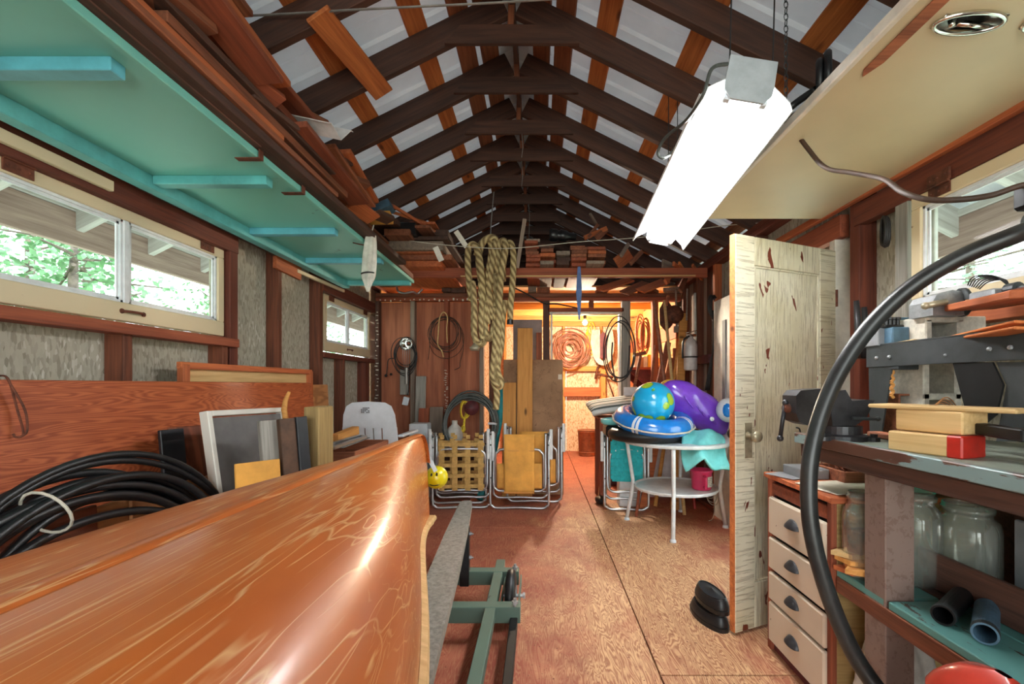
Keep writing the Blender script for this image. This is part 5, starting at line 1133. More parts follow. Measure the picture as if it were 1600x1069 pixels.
def folded_chair(lab, loc, rotz, kind, W=0.275, H=0.755):
    t = thing('folding_chair', lab, 'chair', loc, rotz, group='folded aluminium garden chairs')
    tubes(U(W, H - 0.03, 0.013, 0.0, -0.03)).build('front_leg_frame', 'aluminium', t, smooth=True)
    tubes(U(W - 0.03, H - 0.04, 0.17, 0.03, 0.0)).build('seat_frame', 'aluminium', t, smooth=True)
    tubes(U(W - 0.012, H - 0.05, 0.08, 0.07, 0.10)).build('rear_leg_frame', 'aluminium', t, smooth=True)
    tubes(IU(W - 0.05, 0.575, 0.21, -0.035, 0.0)).build('back_frame', 'aluminium', t, smooth=True)
    for s in (-1, 1):
        MB().box(s * (W + 0.022) - 0.016, s * (W + 0.022) + 0.016, -0.02, 0.0, H - 0.29, H, 0.006).build('armrest', 'white_metal', t)
        MB().tube([(s * (W + 0.004), -0.015, H - 0.03), (s * (W + 0.004), 0.03, H - 0.42)], 0.010, 8).build('arm_strut', 'aluminium', t, smooth=True)
    rv = MB()
    for s in (-1, 1):
        for z in (H - 0.05, H - 0.15, 0.3): rv.ball((s * (W - 0.004), -0.026, z), 0.008, 8)
    rv.build('rivets', 'dark_steel', t)
    if kind == 'canvas':
        def cl(x0, x1, z0, z1, y): return MB().grid(lambda a, c: Vector((x0 + (x1 - x0) * a, y - 0.012 * math.sin(math.pi * c) + 0.004 * math.sin(9 * a + 7 * c), z0 + (z1 - z0) * c)), 12, 12)
        cl(-0.145, 0.145, 0.155, 0.72, -0.052).build('back_canvas', 'canvas_yellow', t, smooth=True, solid=0.005)
        cl(-0.215, 0.215, 0.20, 0.44, -0.030).build('seat_canvas', 'canvas_yellow', t, smooth=True, solid=0.005)
        hm = MB()
        for z in (0.56, 0.165): hm.box(-0.145, 0.145, -0.064, -0.058, z, z + 0.010, 0.002)
        hm.build('hem', 'pine', t)
    else:
        m = 'web_tan' if kind == 'tan' else 'web_turquoise'; nv = 4 if kind == 'tan' else 7; nh = 5 if kind == 'tan' else 9; z0, z1 = (0.20, 0.64) if kind == 'tan' else (0.30, 0.66); ww = 0.052 if kind == 'tan' else 0.040
        for i in range(nv):
            x = -W + 0.09 + (2 * W - 0.18) * i / (nv - 1); ph = i % 2
            MB().grid(lambda a, c: Vector((x + (a - 0.5) * ww, -0.045 + 0.006 * math.sin(math.pi * (c * nh + ph)), z0 - 0.02 + (z1 - z0 + 0.04) * c)), 1, nh * 3).build('web_strap', m, t, solid=0.003)
        for j in range(nh):
            z = z0 + 0.02 + (z1 - z0 - 0.04) * j / (nh - 1); ph = j % 2
            MB().grid(lambda a, c: Vector((-W + 0.055 + (2 * W - 0.11) * c, -0.045 - 0.006 * math.sin(math.pi * (c * nv + ph)), z + (a - 0.5) * ww * (0.68 if kind == 'tan' else 0.95))), 1, nv * 3).build('web_strap', m, t, solid=0.003)
        for i in range(nv): MB().box(-W + 0.07 + (2 * W - 0.18) * i / (nv - 1), -W + 0.11 + (2 * W - 0.18) * i / (nv - 1), -0.03, -0.02, z1 + 0.03, z1 + 0.07, 0.002).build('web_tab', m, t)
    return t
folded_chair('folded aluminium chair with tan webbing standing by the canoe bow', (-0.745, 4.33, 0), R(3), 'tan', 0.275, 0.74)
folded_chair('folded aluminium chair standing directly behind the tan webbed one', (-0.80, 4.50, 0), R(2), 'tan', 0.27, 0.75)
folded_chair('folded chair with yellow canvas, front one of the pair by the stained panel', (-0.185, 4.31, 0), R(-2), 'canvas', 0.28, 0.765)
folded_chair('folded chair with yellow canvas, back one of the pair by the stained panel', (-0.045, 4.56, 0), R(-2), 'canvas', 0.275, 0.80)
folded_chair('folded chair with turquoise webbing standing beside the round table', (0.83, 4.26, 0), R(-6), 'turquoise', 0.205, 0.75)

# ------------------------------------------------------------------ back room
bulb = thing('light_bulb', 'bare lit bulb hanging in the back room above the hanging coils', 'lamp', tuple(at(914, 503, 6.4)))
wb_(MB().ball(at(914, 504, 6.4), 0.034, 16, (1, 1, 1.15)), 'globe', 'bulb_light', bulb, smooth=True)
bp_ = at(914, 498, 6.4); wb_(MB().lathe([(0.018, 0), (0.024, 0.01), (0.024, 0.05), (0.01, 0.06), (0.006, 2.30 - bp_.z)], bp_, 12), 'socket', 'black_plastic', bulb)
pd = bpy.data.lights.new('bulb_glow', 'POINT'); pd.energy = BULB_W; pd.color = (1.0, 0.84, 0.62); pd.shadow_soft_size = 0.05
po = bpy.data.objects.new('bulb_glow', pd); COL.objects.link(po); po.location = at(914, 512, 6.4)
rr = random.Random(31); cb = MB()
for k in range(16): cb.tube(ring(at(892 + rr.uniform(-2, 2), 546 + rr.uniform(-3, 3), 7.78 + rr.uniform(-.04, .04)), 0.08 + 0.016 * k, 30, jit=0.12, sx=1.0, sy=1.05, seed=k + 200), 0.009, 6, closed=True)
cb.tube(bez([at(905, 548, 7.7), at(912, 541, 7.7), at(909, 560, 7.7), at(902, 572, 7.7), at(885, 578, 7.7)], 6), 0.01, 6)
solo(cb, 'hose_coil', 'copper_hose', 'large flat coil of brown hose hung on the back wall beyond the doorway', 'hose', smooth=True)
cb = MB()
for k in range(7):
    r = 0.06 + 0.022 * k; x = 942
    cb.tube(bez([at(x - r * 88, 515, 7.75), at(x - r * 90, 540, 7.75 - .004 * k), at(x - r * 62, 560 + 10 * r, 7.75), at(x, 562 + 45 * r, 7.75), at(x + r * 62, 560 + 10 * r, 7.75), at(x + r * 88, 540, 7.75), at(x + r * 75, 515, 7.75)], 6), 0.011, 6)
solo(cb, 'cord_bundle', 'cord_pale', 'bundle of pale cord hung in long loops right of the brown hose coil', 'cord', smooth=True)
solo(MB().prism([(-0.05, 0), (0.05, 0), (0.055, 0.40), (0.0, 0.46), (-0.05, 0.40)], at(942, 560, 7.72), (1, 0, 0), (0, 0, 1), (0, -1, 0), 0.03), 'wooden_hanger', 'maroon', 'dark red wooden peg board inside the pale cord loops', 'board')
cb = MB()
for k in range(4): cb.tube(ring(at(918 + 2 * k, 530, 7.8), 0.06 + 0.02 * k, 20, jit=.1, sx=0.6, sy=2.4, seed=k + 300), 0.007, 5, closed=True)
solo(cb, 'yellow_twine', 'yellow_rope', 'faded yellow cord hung between the brown hose coil and the pale cord', 'cord', smooth=True)
cb = MB()
for k in range(3): cb.tube(ring(at(968, 546 + k, YP - .03 - .015 * k), 0.165 + .014 * k, 40, jit=.10, sx=0.95, sy=1.85, seed=k + 320), 0.0065, 7, closed=True)
cb.tube(bez([at(957, 535, YP - .05), at(956, 560, YP - .05), at(960, 588, YP - .05), at(963, 596, YP - .05)], 5), 0.009, 7); cb.tube(bez([at(984, 540, YP - .05), at(983, 560, YP - .05), at(980, 590, YP - .05)], 5), 0.009, 7)
solo(cb, 'cable_hoop', 'rubber', 'hoop of stiff black cable hung on the grey doorway post', 'cable', smooth=True)
# hand drill like bracket under the cord bundle
br_ = MB().tube([at(930, 592, 7.84), at(934, 575, 7.86), at(940, 568, 7.88)], 0.02, 8).tube([at(932, 584, 7.85), at(958, 590, 7.85)], 0.022, 8).lathe([(0.03, 0), (0.03, 0.05)], at(960, 592, 7.85), 12, (1, 0, 0)).tube([at(948, 590, 7.85), at(956, 612, 7.85), at(959, 620, 7.85)], 0.012, 6)
solo(br_, 'hand_winch', 'rust', 'rusty iron bracket tool fixed to the back wall under the pale cord', 'tool', smooth=True)
bk = thing('bucket', 'plain brown bucket standing on the floor of the back room', 'bucket', (at(917, 0, 7.5).x, 7.5, 0))
MB().lathe([(0.13, 0.0), (0.135, 0.01), (0.152, 0.42), (0.158, 0.425), (0.158, 0.435), (0.146, 0.435), (0.128, 0.02), (0.0, 0.02)], n=28).build('body', 'bucket_brown', bk, smooth=True)
for z in (0.06, 0.4): MB().lathe([(0.134 + z * 0.04, 0), (0.142 + z * 0.04, 0.006), (0.134 + z * 0.04, 0.012)], (0, 0, z), 28, None, False).build('hoop', 'bucket_brown', bk)
# bench cabinet in the back room right of the doorway, boards and white panel before it
bc = thing('red_cabinet', 'red-brown wooden cabinet behind the doorway post, half hidden by the round table', 'cabinet', (1.02, 5.5, 0))
wb_(MB().box(0.83, 1.5, 5.3, 5.8, 0.0, 0.86, 0.006), 'body', 'maroon', bc); wb_(MB().box(0.80, 1.53, 5.27, 5.83, 0.86, 0.90, 0.006), 'top', 'redwood', bc)
for i in range(2): wb_(MB().box(0.85 + 0.32 * i, 1.15 + 0.32 * i, 5.285, 5.302, 0.08, 0.82, 0.004), 'door', 'redwood', bc)
solo(MB().box(at(974, 0, 5.0).x, at(1010, 0, 5.0).x, 4.98, 5.0, 0.6, at(0, 605, 5.0).z, 0.003), 'white_board', 'white_paint', 'white board with screw heads standing behind the beach ball', 'board')
rb_ = thing('wall_shelf', 'red-brown bracket shelf on the back room wall right of the cable hoop', 'shelf', (1.35, 6.2, 1.4))
wb_(MB().box(1.15, 1.60, 5.9, 6.7, 1.39, 1.42, 0.004), 'board', 'redwood', rb_)
for y in (6.0, 6.6): wb_(MB().prism([(0, 0), (0.40, 0), (0.40, -0.36)], (1.19, y, 1.39), (1, 0, 0), (0, 0, 1), (0, 1, 0), 0.03), 'bracket', 'maroon', rb_)
for i, (px, m, h, lab) in enumerate(((994, 'bag_white', 0.17, 'white tin on the back room shelf, leftmost'), (1001, 'card_brown', 0.14, 'tan packet on the back room shelf, second from left'), (1008, 'bag_white', 0.15, 'white packet on the back room shelf, third from left'), (1014, 'float_yellow', 0.17, 'yellow packet on the back room shelf, rightmost'))):
    x = at(px, 0, 6.0).x; solo(MB().box(x - 0.035, x + 0.035, 5.96, 6.06, 1.42, 1.42 + h, 0.006), 'packet', m, lab, 'packet', 'packets on the back room shelf')
solo(MB().bar(at(991, 606, 5.0), at(1001, 556, 5.1), 0.03, 0.025, (0, -1, 0)).obox(at(1001.5, 553, 5.1), (0.12, 0.035, 0.04), (0, -0.2, 0), 0.006), 'hammer', 'lumber', 'long-handled hammer leaning behind the beach ball', 'hammer')
for k, (px, py) in enumerate(((1000, 505), (1008, 508))):
    cb = MB()
    for j in range(4): cb.tube(ring(at(px, py + 16, 6.3 - .02 * j), 0.05 + .012 * j, 20, jit=.1, sx=0.75, sy=3.0, seed=j + 340 + k), 0.009, 6, closed=True)
    solo(cb, 'cord_hank', 'copper_hose', ['rusty-brown cord hank hung on the orange boarding, left of two', 'rusty-brown cord hank hung on the orange boarding, right of two'][k], 'cord', smooth=True)
# tools and handles leaning in the right rear corner
YT = 4.86
sp = thing('shovel', 'brown-bladed spade hung blade down by the right rear corner', 'shovel', tuple(at(1042, 515, YT)))
wb_(MB().prism([(-0.075, 0), (-0.07, -0.17), (0, -0.25), (0.07, -0.17), (0.075, 0), (0.03, 0.08), (-0.03, 0.08)], at(1041, 483, YT), (1, 0, 0), (0, 0, 1), (0, 1, 0), 0.008), 'blade', 'rust', sp); wb_(MB().tube([at(1041, 478, YT), at(1044, 462, YT)], 0.018, 8), 'shaft', 'lumber', sp)
solo(MB().lathe([(0.02, 0), (0.09, 0.005), (0.10, 0.02), (0.06, 0.035), (0.0, 0.04)], at(1053, 492, YT), 20, (0, -1, 0)), 'saucer_disc', 'rust', 'round rusty disc hung right of the spade', 'disc', smooth=True)
solo(MB().box(at(1052, 0, YT).x, at(1062, 0, YT).x, YT - .02, YT, at(0, 520, YT).z, at(0, 510, YT).z, 0.006).tube([at(1057, 512, YT - .01), at(1056, 452, YT - .01)], 0.012, 7), 'mallet', 'lumber_grey', 'grey long-shafted tool hung between the spade and the extinguisher', 'tool')
GH = 'tool handles in the right rear corner'
for k, (x0, y0, x1, y1, w, m, lab) in enumerate((
    (1040, 610, 1022, 470, 8, 'copper_hose', 'thin rusty rod at the left of the tool corner'),
    (1028, 610, 1044, 535, 9, 'redwood', 'red-brown handle slanting right beneath the spade'),
    (1040, 612, 1050, 560, 11, 'lumber_orange', 'broad orange blade-like board below the spade'),
    (1050, 612, 1062, 530, 7, 'pine', 'pale yellow handle standing right of the spade'),
    (1057, 612, 1056, 545, 9, 'redwood', 'upright red-brown handle under the round disc'),
    (1068, 612, 1060, 530, 5, 'red_paint', 'thin red rod slanting left by the extinguisher'),
    (1073, 500, 1074, 452, 4, 'lumber_grey', 'grey straight rod standing left of the pale pole'),
    (1046, 555, 1038, 470, 6, 'pine_pale', 'whitish lath behind the spade'),
    (1063, 600, 1068, 490, 12, 'pine', 'bright pine board standing behind the tool handles'),
    (1016, 612, 1024, 540, 5, 'redwood', 'short red-brown handle at far left of the tool corner'))):
    a, b = at(x0, y0, YT - .10 - .015 * k), at(x1, y1, YT + .02)
    if y0 > 540: a = a - (b - a) * (a.z / (b.z - a.z))
    solo(MB().tube([a - (b - a) * 1.6 if False else a, a.lerp(b, .5), b], w / FOC * YT / 2 * 0.8, 8) if w < 9 else MB().bar(a, b, w / FOC * YT, 0.025, (0, -1, 0)), 'tool_shaft', m, lab, 'tool', GH)
fe = thing('fire_extinguisher', 'small whitish fire extinguisher hung on the right wall in the rear corner', 'extinguisher', tuple(at(1078, 578, 4.45)))
c0 = at(1079, 579, 4.45); wb_(MB().lathe([(0.055, 0), (0.065, 0.015), (0.065, 0.25), (0.055, 0.29), (0.025, 0.32), (0.02, 0.34)], c0, 20), 'cylinder', 'extinguisher', fe, smooth=True)
wb_(MB().lathe([(0.068, 0), (0.068, 0.015)], c0 + Vector((0, 0, 0.125)), 20), 'strap', 'black_plastic', fe); wb_(MB().box(c0.x - 0.05, c0.x + 0.05, c0.y - .02, c0.y + .02, c0.z + 0.335, c0.z + 0.36).bar(c0 + Vector((-.05, 0, .37)), c0 + Vector((.07, 0, .40)), .02, .008), 'valve', 'chrome', fe)
wb_(MB().tube(bez([c0 + Vector((-.02, -.02, .34)), c0 + Vector((-.075, -.03, .30)), c0 + Vector((-.085, -.02, .2)), c0 + Vector((-.08, -.01, .12))], 6), 0.011, 7), 'hose', 'black_plastic', fe, smooth=True)
solo(MB().tube([at(1086, 612, 4.6), at(1087, 530, 4.6), at(1086, 458, 4.6)], 0.012, 8), 'pale_pole', 'bag_white', 'tall pale pole standing in the right rear corner behind the extinguisher', 'pole', smooth=True)
cb = MB()
for k in range(5): cb.tube(ring(at(1112 + k * 1.2, 478 + rr.uniform(-3, 3), 4.12), 0.06, 24, (0.5, 0.3, 0), (0, 0, 1), .15, 1.3, 1.7, seed=k + 360), 0.008, 6, closed=True)
for k in range(4): cb.tube(bez([at(1113 + 2 * k, 485, 4.12), at(1115 + k, 530, 4.14), at(1112 - k, 570, 4.15), at(1108 - 2 * k, 610, 4.2)], 5), 0.007, 6)
solo(cb, 'cable_bundle', 'cord_dark', 'tangle of dark cables hung on the red jamb behind the peeling door', 'cable', smooth=True)
solo(MB().box(at(1098, 0, 4.4).x, 1.70, 4.25, 4.55, at(0, 568, 4.4).z, at(0, 555, 4.4).z, 0.004), 'wall_box', 'maroon', 'dark red ledge box on the right wall beside the extinguisher', 'box')
wd2 = thing('door_2', 'pale pinkish flush door on the right wall, seen past the edge of the peeling door', 'door', (1.6, 3.8, 0), kind='structure')
wb_(MB().box(1.60, 1.635, 3.42, 4.10, 0.0, 1.95, 0.004), 'leaf', 'trim_white', wd2)
for y in (3.62, 3.86): wb_(MB().box(1.592, 1.602, y - 0.035, y + 0.035, 0.95, 1.75, 0.003), 'slot_panel', 'grey_card', wd2)
wb_(MB().tube([(1.59, 4.0, 1.06), (1.56, 4.0, 1.06), (1.56, 4.0, 0.94), (1.59, 4.0, 0.94)], 0.007, 6), 'handle', 'nickel_old', wd2)
solo(MB().box(at(1010, 0, 4.75).x, at(1092, 0, 4.75).x, 4.74, 4.76, 0.0, at(0, 690, 4.75).z, 0.004), 'white_sheet', 'white_paint', 'big pale board standing behind the legs of the round table', 'board')

# ------------------------------------------------------------------ the peeling door, ajar
HX, HY, FX, FY = 1.585, 2.445, 0.922, 2.165
du = Vector((FX - HX, FY - HY, 0)); DW = du.length; DH = 1.905
dr = thing('door_1', 'old panelled door with cracked peeling off-white paint, standing open into the room', 'door', (HX, HY, 0.012), math.atan2(du.y, du.x), kind='structure')
# local x runs from the hinges to the free edge; +y of the door points to the camera side
TH = 0.036
def dpart(name, x0, x1, z0, z1, mat, y0=0.0, y1=TH): return MB().box(x0, x1, y0, y1, z0, z1, 0.003).build(name, mat, dr)
dpart('stile', DW - 0.125, DW, 0, DH, 'door_stile'); dpart('stile', 0, 0.125, 0, DH, 'door_stile')
dpart('top_rail', 0.126, DW - 0.126, DH - 0.14, DH, 'door_rail'); dpart('bottom_rail', 0.126, DW - 0.126, 0, 0.22, 'door_rail')
dpart('panel', 0.115, DW - 0.115, 0.21, DH - 0.13, 'door_panel', 0.008, TH - 0.010)
for x0, x1, z0, z1 in ((0.125, 0.135, 0.22, DH - 0.14), (DW - 0.135, DW - 0.125, 0.22, DH - 0.14), (0.135, DW - 0.135, DH - 0.15, DH - 0.14), (0.135, DW - 0.135, 0.22, 0.23)):
    dpart('panel_moulding', x0, x1, z0, z1, 'door_panel', TH - 0.012, TH - 0.003)
dpart('edge_strip', DW + 0.0005, DW + 0.003, 0.0, DH, 'purlin', 0.002, TH - 0.002)
MB().box(DW - 0.105, DW - 0.055, TH, TH + 0.003, 0.83, 1.0, 0.001).build('lock_plate', 'nickel_old', dr)
kn = MB().lathe([(0.02, 0), (0.012, 0.012), (0.010, 0.03), (0.022, 0.038), (0.029, 0.05), (0.026, 0.064), (0.012, 0.070), (0.0, 0.071)], (DW - 0.075, TH + 0.002, 0.94), 20, (0, 1, 0)); kn.build('knob', 'nickel_old', dr, smooth=True)
MB().lathe([(0.02, 0), (0.012, 0.012), (0.010, 0.03), (0.022, 0.038), (0.029, 0.05), (0.026, 0.064), (0.012, 0.070), (0.0, 0.071)], (DW - 0.075, -0.002, 0.94), 20, (0, -1, 0)).build('knob', 'black_plastic', dr, smooth=True)
MB().tube(bez([(0.31, TH + 0.003, 0.965), (0.31, TH + 0.02, 0.96), (0.31, TH + 0.025, 0.935), (0.31, TH + 0.01, 0.925)], 5), 0.004, 6).build('coat_hook', 'black_plastic', dr)
for z in (0.25, 1.65): MB().tube([(-0.004, TH, z - 0.045), (-0.004, TH, z + 0.045)], 0.008, 8).build('hinge', 'rust', dr)

# rubber boots behind the door's free edge
for k, (dx, dy, dz, rz, lab) in enumerate(((0.0, 0.0, 0.0, 12, 'black rubber overshoe on the floor by the foot of the peeling door, lower one'), (0.012, 0.01, 0.078, 4, 'black rubber overshoe lying on top of the other one by the peeling door'))):
    bt = thing('rubber_overshoe', lab, 'shoe', (0.878 + dx, 2.24 + dy, dz), R(rz), group='black overshoes by the door')
    fw = lambda s: (0.052 - 0.012 * math.exp(-((s - 0.62) / 0.16) ** 2)) * (1 - 0.0 * s)
    def up(u, v, fw=fw):
        a = 2 * math.pi * v; c, s = math.cos(a), math.sin(a); L = 0.135; y = L * s * -1; x = (0.055 + 0.006 * math.cos(2 * a)) * math.copysign(abs(c) ** 0.75, c); h = 0.040 + 0.014 * (s > 0) * s ** 2
        k2 = 1 - 0.25 * u ** 2; return Vector((x * k2, 0.05 + y * (1 - 0.12 * u ** 2), 0.018 + h * u))
    MB().grid(up, 7, 30).build('upper', 'rubber', bt, smooth=True, solid=0.005)
    MB().prism([((0.060 + 0.006 * math.cos(2 * a)) * math.copysign(abs(math.cos(a)) ** .75, math.cos(a)), 0.05 - 0.142 * math.sin(a)) for a in [-i * math.pi / 14 for i in range(28)]], (0, 0, 0), (1, 0, 0), (0, 1, 0), (0, 0, 1), 0.02).build('sole', 'black_plastic', bt)
    MB().grid(lambda u, v: Vector((0, 0.05, 0.018 + 0.046 + 0.012 * (1 - u) ** 2)).lerp(up(0.97, v), u) , 6, 30).build('vamp', 'rubber', bt, smooth=True)
    MB().tube([up(1.0, i / 30) for i in range(30)], 0.004, 6, closed=True).build('welt', 'black_plastic', bt, smooth=True)

# ------------------------------------------------------------------ round table and pool toys
TC = Vector((1.17, 3.84, 0)); TT = 0.725
rt = thing('round_table', 'round white metal garden table with a lower shelf, behind the peeling door', 'table', tuple(TC))
MB().lathe([(0.0, 0), (0.40, 0.0), (0.435, 0.002), (0.44, 0.012), (0.44, 0.024), (0.432, 0.030), (0.0, 0.030)], (0, 0, TT - 0.03), 48).build('tabletop', 'white_metal', rt, smooth=False)
MB().lathe([(0.0, 0), (0.31, 0.0), (0.345, 0.004), (0.35, 0.020), (0.345, 0.028), (0.33, 0.016), (0.0, 0.016)], (0, 0, 0.305), 40).build('lower_shelf', 'white_metal', rt)
for ang, rr_ in ((251, 0.47), (163, 0.41), (66, 0.40), (345, 0.40)):
    a = R(ang); d = Vector((math.cos(a), math.sin(a), 0))
    MB().tube([d * 0.41 + Vector((0, 0, TT - 0.03)), d * 0.395 + Vector((0, 0, 0.60)), d * 0.358 + Vector((0, 0, 0.36)), d * 0.358 + Vector((0, 0, 0.30)), d * rr_ + Vector((0, 0, 0.02))], 0.0165, 10).build('leg', 'white_metal', rt, smooth=True)
    MB().lathe([(0.024, 0), (0.024, 0.012), (0.018, 0.022)], d * rr_, 12).build('foot', 'white_plastic', rt)
pk = thing('pink_tub', 'bright pink plastic tub with handle and label on the lower shelf of the table', 'tub', (at(1096, 0, 3.74).x, 3.74, 0.323))
MB().lathe([(0.0, 0), (0.072, 0.0), (0.078, 0.01), (0.084, 0.145), (0.09, 0.148), (0.09, 0.165), (0.082, 0.165), (0.074, 0.02), (0, 0.02)], n=32).build('body', 'pink', pk, smooth=True)
MB().tube(bez([(-0.005, -0.082, 0.12), (-0.005, -0.112, 0.115), (-0.005, -0.118, 0.075), (-0.005, -0.108, 0.035), (-0.005, -0.078, 0.03)], 6), 0.011, 8).build('handle', 'pink', pk, smooth=True)
lbm = MB().grid(lambda a, c: Vector((0.0845 * math.cos(R(-75 + 70 * a)), 0.0845 * math.sin(R(-75 + 70 * a)), 0.03 + 0.085 * c)), 8, 1); lbm.build('label', 'paper', pk)
lt_ = MB()
for j in range(5):
    for i in range(6):
        if (i * 5 + j * 7) % 4: a = R(-68 + 9 * i); lt_.obox((0.0858 * math.cos(a), 0.0858 * math.sin(a), 0.045 + 0.014 * j), (0.002, 0.009, 0.005), (0, 0, a), 0.0004)
tag(lt_.build('label_print', 'foam_print', pk), kind='stuff')
def torus(cen, Rm, rm, ax=(1, 0, 0), ay=(0, 1, 0), a0=0, a1=2 * math.pi, n=48, m=18, sq=1.0):
    cen, ax, ay = Vector(cen), Vector(ax).normalized(), Vector(ay).normalized(); az = ax.cross(ay)
    def f(u, v):
        a = a0 + (a1 - a0) * u; b = 2 * math.pi * v; d = ax * math.cos(a) + ay * math.sin(a); return cen + d * (Rm + rm * math.cos(b)) + az * (rm * sq * math.sin(b))
    return MB().grid(f, n, m)
solo(torus((at(1012, 0, 3.72).x, 3.80, TT + 0.052), 0.265, 0.052, n=40, m=14, sq=0.95), 'inner_tube', 'rubber', 'dark inner tube lying flat on the round table under the blue swim ring', 'tube', smooth=True)
solo(MB().lathe([(0.0, 0), (0.12, 0), (0.135, 0.02), (0.135, 0.05), (0.125, 0.052), (0.12, 0.012), (0, 0.012)], (at(962, 0, 4.05).x, 4.06, 0.835), 24), 'turquoise_tray', 'float_teal', 'pale turquoise plastic lid beside the blue swim ring', 'lid', smooth=True)
solo(MB().box(at(944, 0, 4.1).x, at(990, 0, 4.1).x, 3.98, 4.20, TT + .0, 0.833, 0.02), 'black_case', 'black_plastic', 'black case under the turquoise lid at the edge of the round table', 'case')
RC = Vector((at(1022, 0, 3.72).x, 3.76, 0.898)); rax, ray = Vector((1, 0.0, -0.05)).normalized(), Vector((0, 1, 0.22)).normalized()
sr = thing('swim_ring', 'blue inflatable swim ring with white bands and rope under the globe ball', 'ring', tuple(RC))
wb_(torus(RC, 0.245, 0.082, rax, ray, sq=0.9), 'ring', 'float_blue', sr, smooth=True)
for a in (R(228), R(234), R(322), R(328), R(60), R(140)): wb_(torus(RC, 0.245, 0.0838, rax, ray, a - 0.035, a + 0.035, 4, 18, sq=0.9), 'band', 'white_plastic', sr, smooth=True)
rpp = []
for i in range(73):
    a = 2 * math.pi * i / 72; d = rax * math.cos(a) + ray * math.sin(a); rpp.append(RC + d * (0.334 + 0.004 * math.sin(12 * a)) + rax.cross(ray) * (-0.01))
wb_(MB().tube(rpp[:-1], 0.007, 6, closed=True), 'grab_rope', 'cord_pale', sr, smooth=True)
solo(MB().ball(at(1020, 630, 3.70), 0.176, 40), 'beach_ball', 'globe_print', 'inflatable ball printed as a globe, resting in the blue swim ring', 'ball', smooth=True)
# purple float: a long puffy shape with pinched end and seams
def puff(cen, ax, ay, az, la, lb, lc, pin=0.0, n=36, m=24, wr=0.06, seed=0):
    cen, ax, ay, az = Vector(cen), Vector(ax).normalized(), Vector(ay).normalized(), Vector(az).normalized()
    def f(u, v):
        t = -1 + 2 * u; b = 2 * math.pi * v; env = (max(0.0, 1 - abs(t) ** 2.6)) ** 0.5 * (1 - pin * max(0, t) ** 1.2)
        w = 1 + wr * math.sin(9 * t + 2.5 * math.sin(2 * b) + seed) * abs(math.cos(b)) ** 0.5
        cb_, sb_ = math.cos(b), math.sin(b)
        return cen + ax * (la * t) + ay * (lb * env * w * math.copysign(abs(cb_) ** 1.25, cb_)) + az * (lc * env * w * math.copysign(abs(sb_) ** 0.9, sb_))
    return MB().grid(f, n, m)
pf = thing('purple_float', 'shiny purple inflatable lounger heaped on the round table beside the globe ball', 'float', tuple(at(1090, 665, 3.86)))
wb_(puff(at(1088, 638, 3.84), (0.82, 0.05, -0.55), (0.5, -0.35, 0.75), (0.2, 1, 0.15), 0.36, 0.16, 0.13, 0.15, 44, 28, 0.03), 'body', 'float_purple', pf, smooth=True)
sm_ = MB()
for k in range(3):
    p = at(1075 + 18 * k, 628 + 13 * k, 3.70 + .012 * k); sm_.tube(bez([p + Vector((-.03, 0.005, .05)), p + Vector((0, -.012, 0)), p + Vector((.045, 0.01, -.05))], 5), 0.006, 6)
wb_(sm_, 'seam', 'float_purple', pf, smooth=True); wb_(MB().lathe([(0.018, 0), (0.018, 0.012), (0.008, 0.014), (0.008, 0.03)], at(1112, 655, 3.70), 10, (0, -1, 0.2)), 'valve', 'white_plastic', pf)
solo(puff(at(1056, 612, 4.08), (0.9, 0, -0.3), (0.3, 0, 0.9), (0, 1, 0), 0.16, 0.10, 0.10, 0.0, 24, 18, 0.02), 'yellow_float', 'float_yellow', 'yellow inflatable showing behind the purple lounger on the round table', 'float', smooth=True)
bf = thing('white_blue_ball', 'white and blue inflatable ball tucked between the purple lounger and the door edge', 'ball', tuple(at(1136, 665, 3.62)))
wb_(MB().ball(at(1139, 641, 3.66), 0.10, 24), 'ball', 'white_plastic', bf, smooth=True); wb_(MB().ball(at(1134, 641, 3.645), 0.095, 20, (0.55, 1, 0.75)), 'blue_patch', 'float_blue', bf, smooth=True)
def drape(u, v):
    x0 = at(1070 + 70 * u, 0, 3.48).x; y = 3.46 + 0.20 * (1 - v) + 0.03 * math.sin(7 * u + 2 * v); z = TT + 0.125 - 0.05 * u * (1 - v) - (0.22 + 0.10 * math.sin(3.1 * (1 - abs(u - .35)))) * v ** 1.3 + 0.015 * math.sin(11 * u + 5 * v)
    return Vector((x0 + 0.02 * math.sin(6 * v), y - 0.05 * v, z))
solo(MB().grid(drape, 20, 16), 'teal_float', 'float_teal', 'limp pale turquoise inflatable hanging over the edge of the round table', 'float', smooth=True, solid=0.02)
# cushion on the red-brown stool
rs = thing('wood_stool', 'red-brown wooden stand carrying the striped cushion left of the round table', 'stand', (0.82, 4.75, 0))
for x in (-0.18, 0.18):
    for y in (-0.2, 0.15): board('leg', (x, y, 0), (x, y, 0.84), 0.05, 0.05, 'redwood', rs, n=(1, 0, 0))
MB().box(-0.22, 0.24, -0.24, 0.2, 0.84, 0.865).build('top', 'redwood', rs)
def cush(u, v):
    a = (u - .5) * 2; b = (v - .5) * 2; e = (max(0, 1 - abs(a) ** 6) * max(0, 1 - abs(b) ** 6)) ** .5; return a, b, e
def cu_top(u, v):
    a, b, e = cush(u, v); return Vector((0.79 + 0.26 * a, 4.72 + 0.28 * b, 0.905 + 0.035 * e + 0.07 * (a + 1) * .5 + 0.06 * (b + 1) * .5 + 0.008 * math.sin(8 * b)))
solo(MB().grid(cu_top, 16, 16), 'striped_cushion', 'striped_cloth', 'grey and white striped garden cushion slumped on the red-brown stand', 'cushion', smooth=True, solid=0.045)
GS = 'thin sticks leaning left of the turquoise webbed chair'
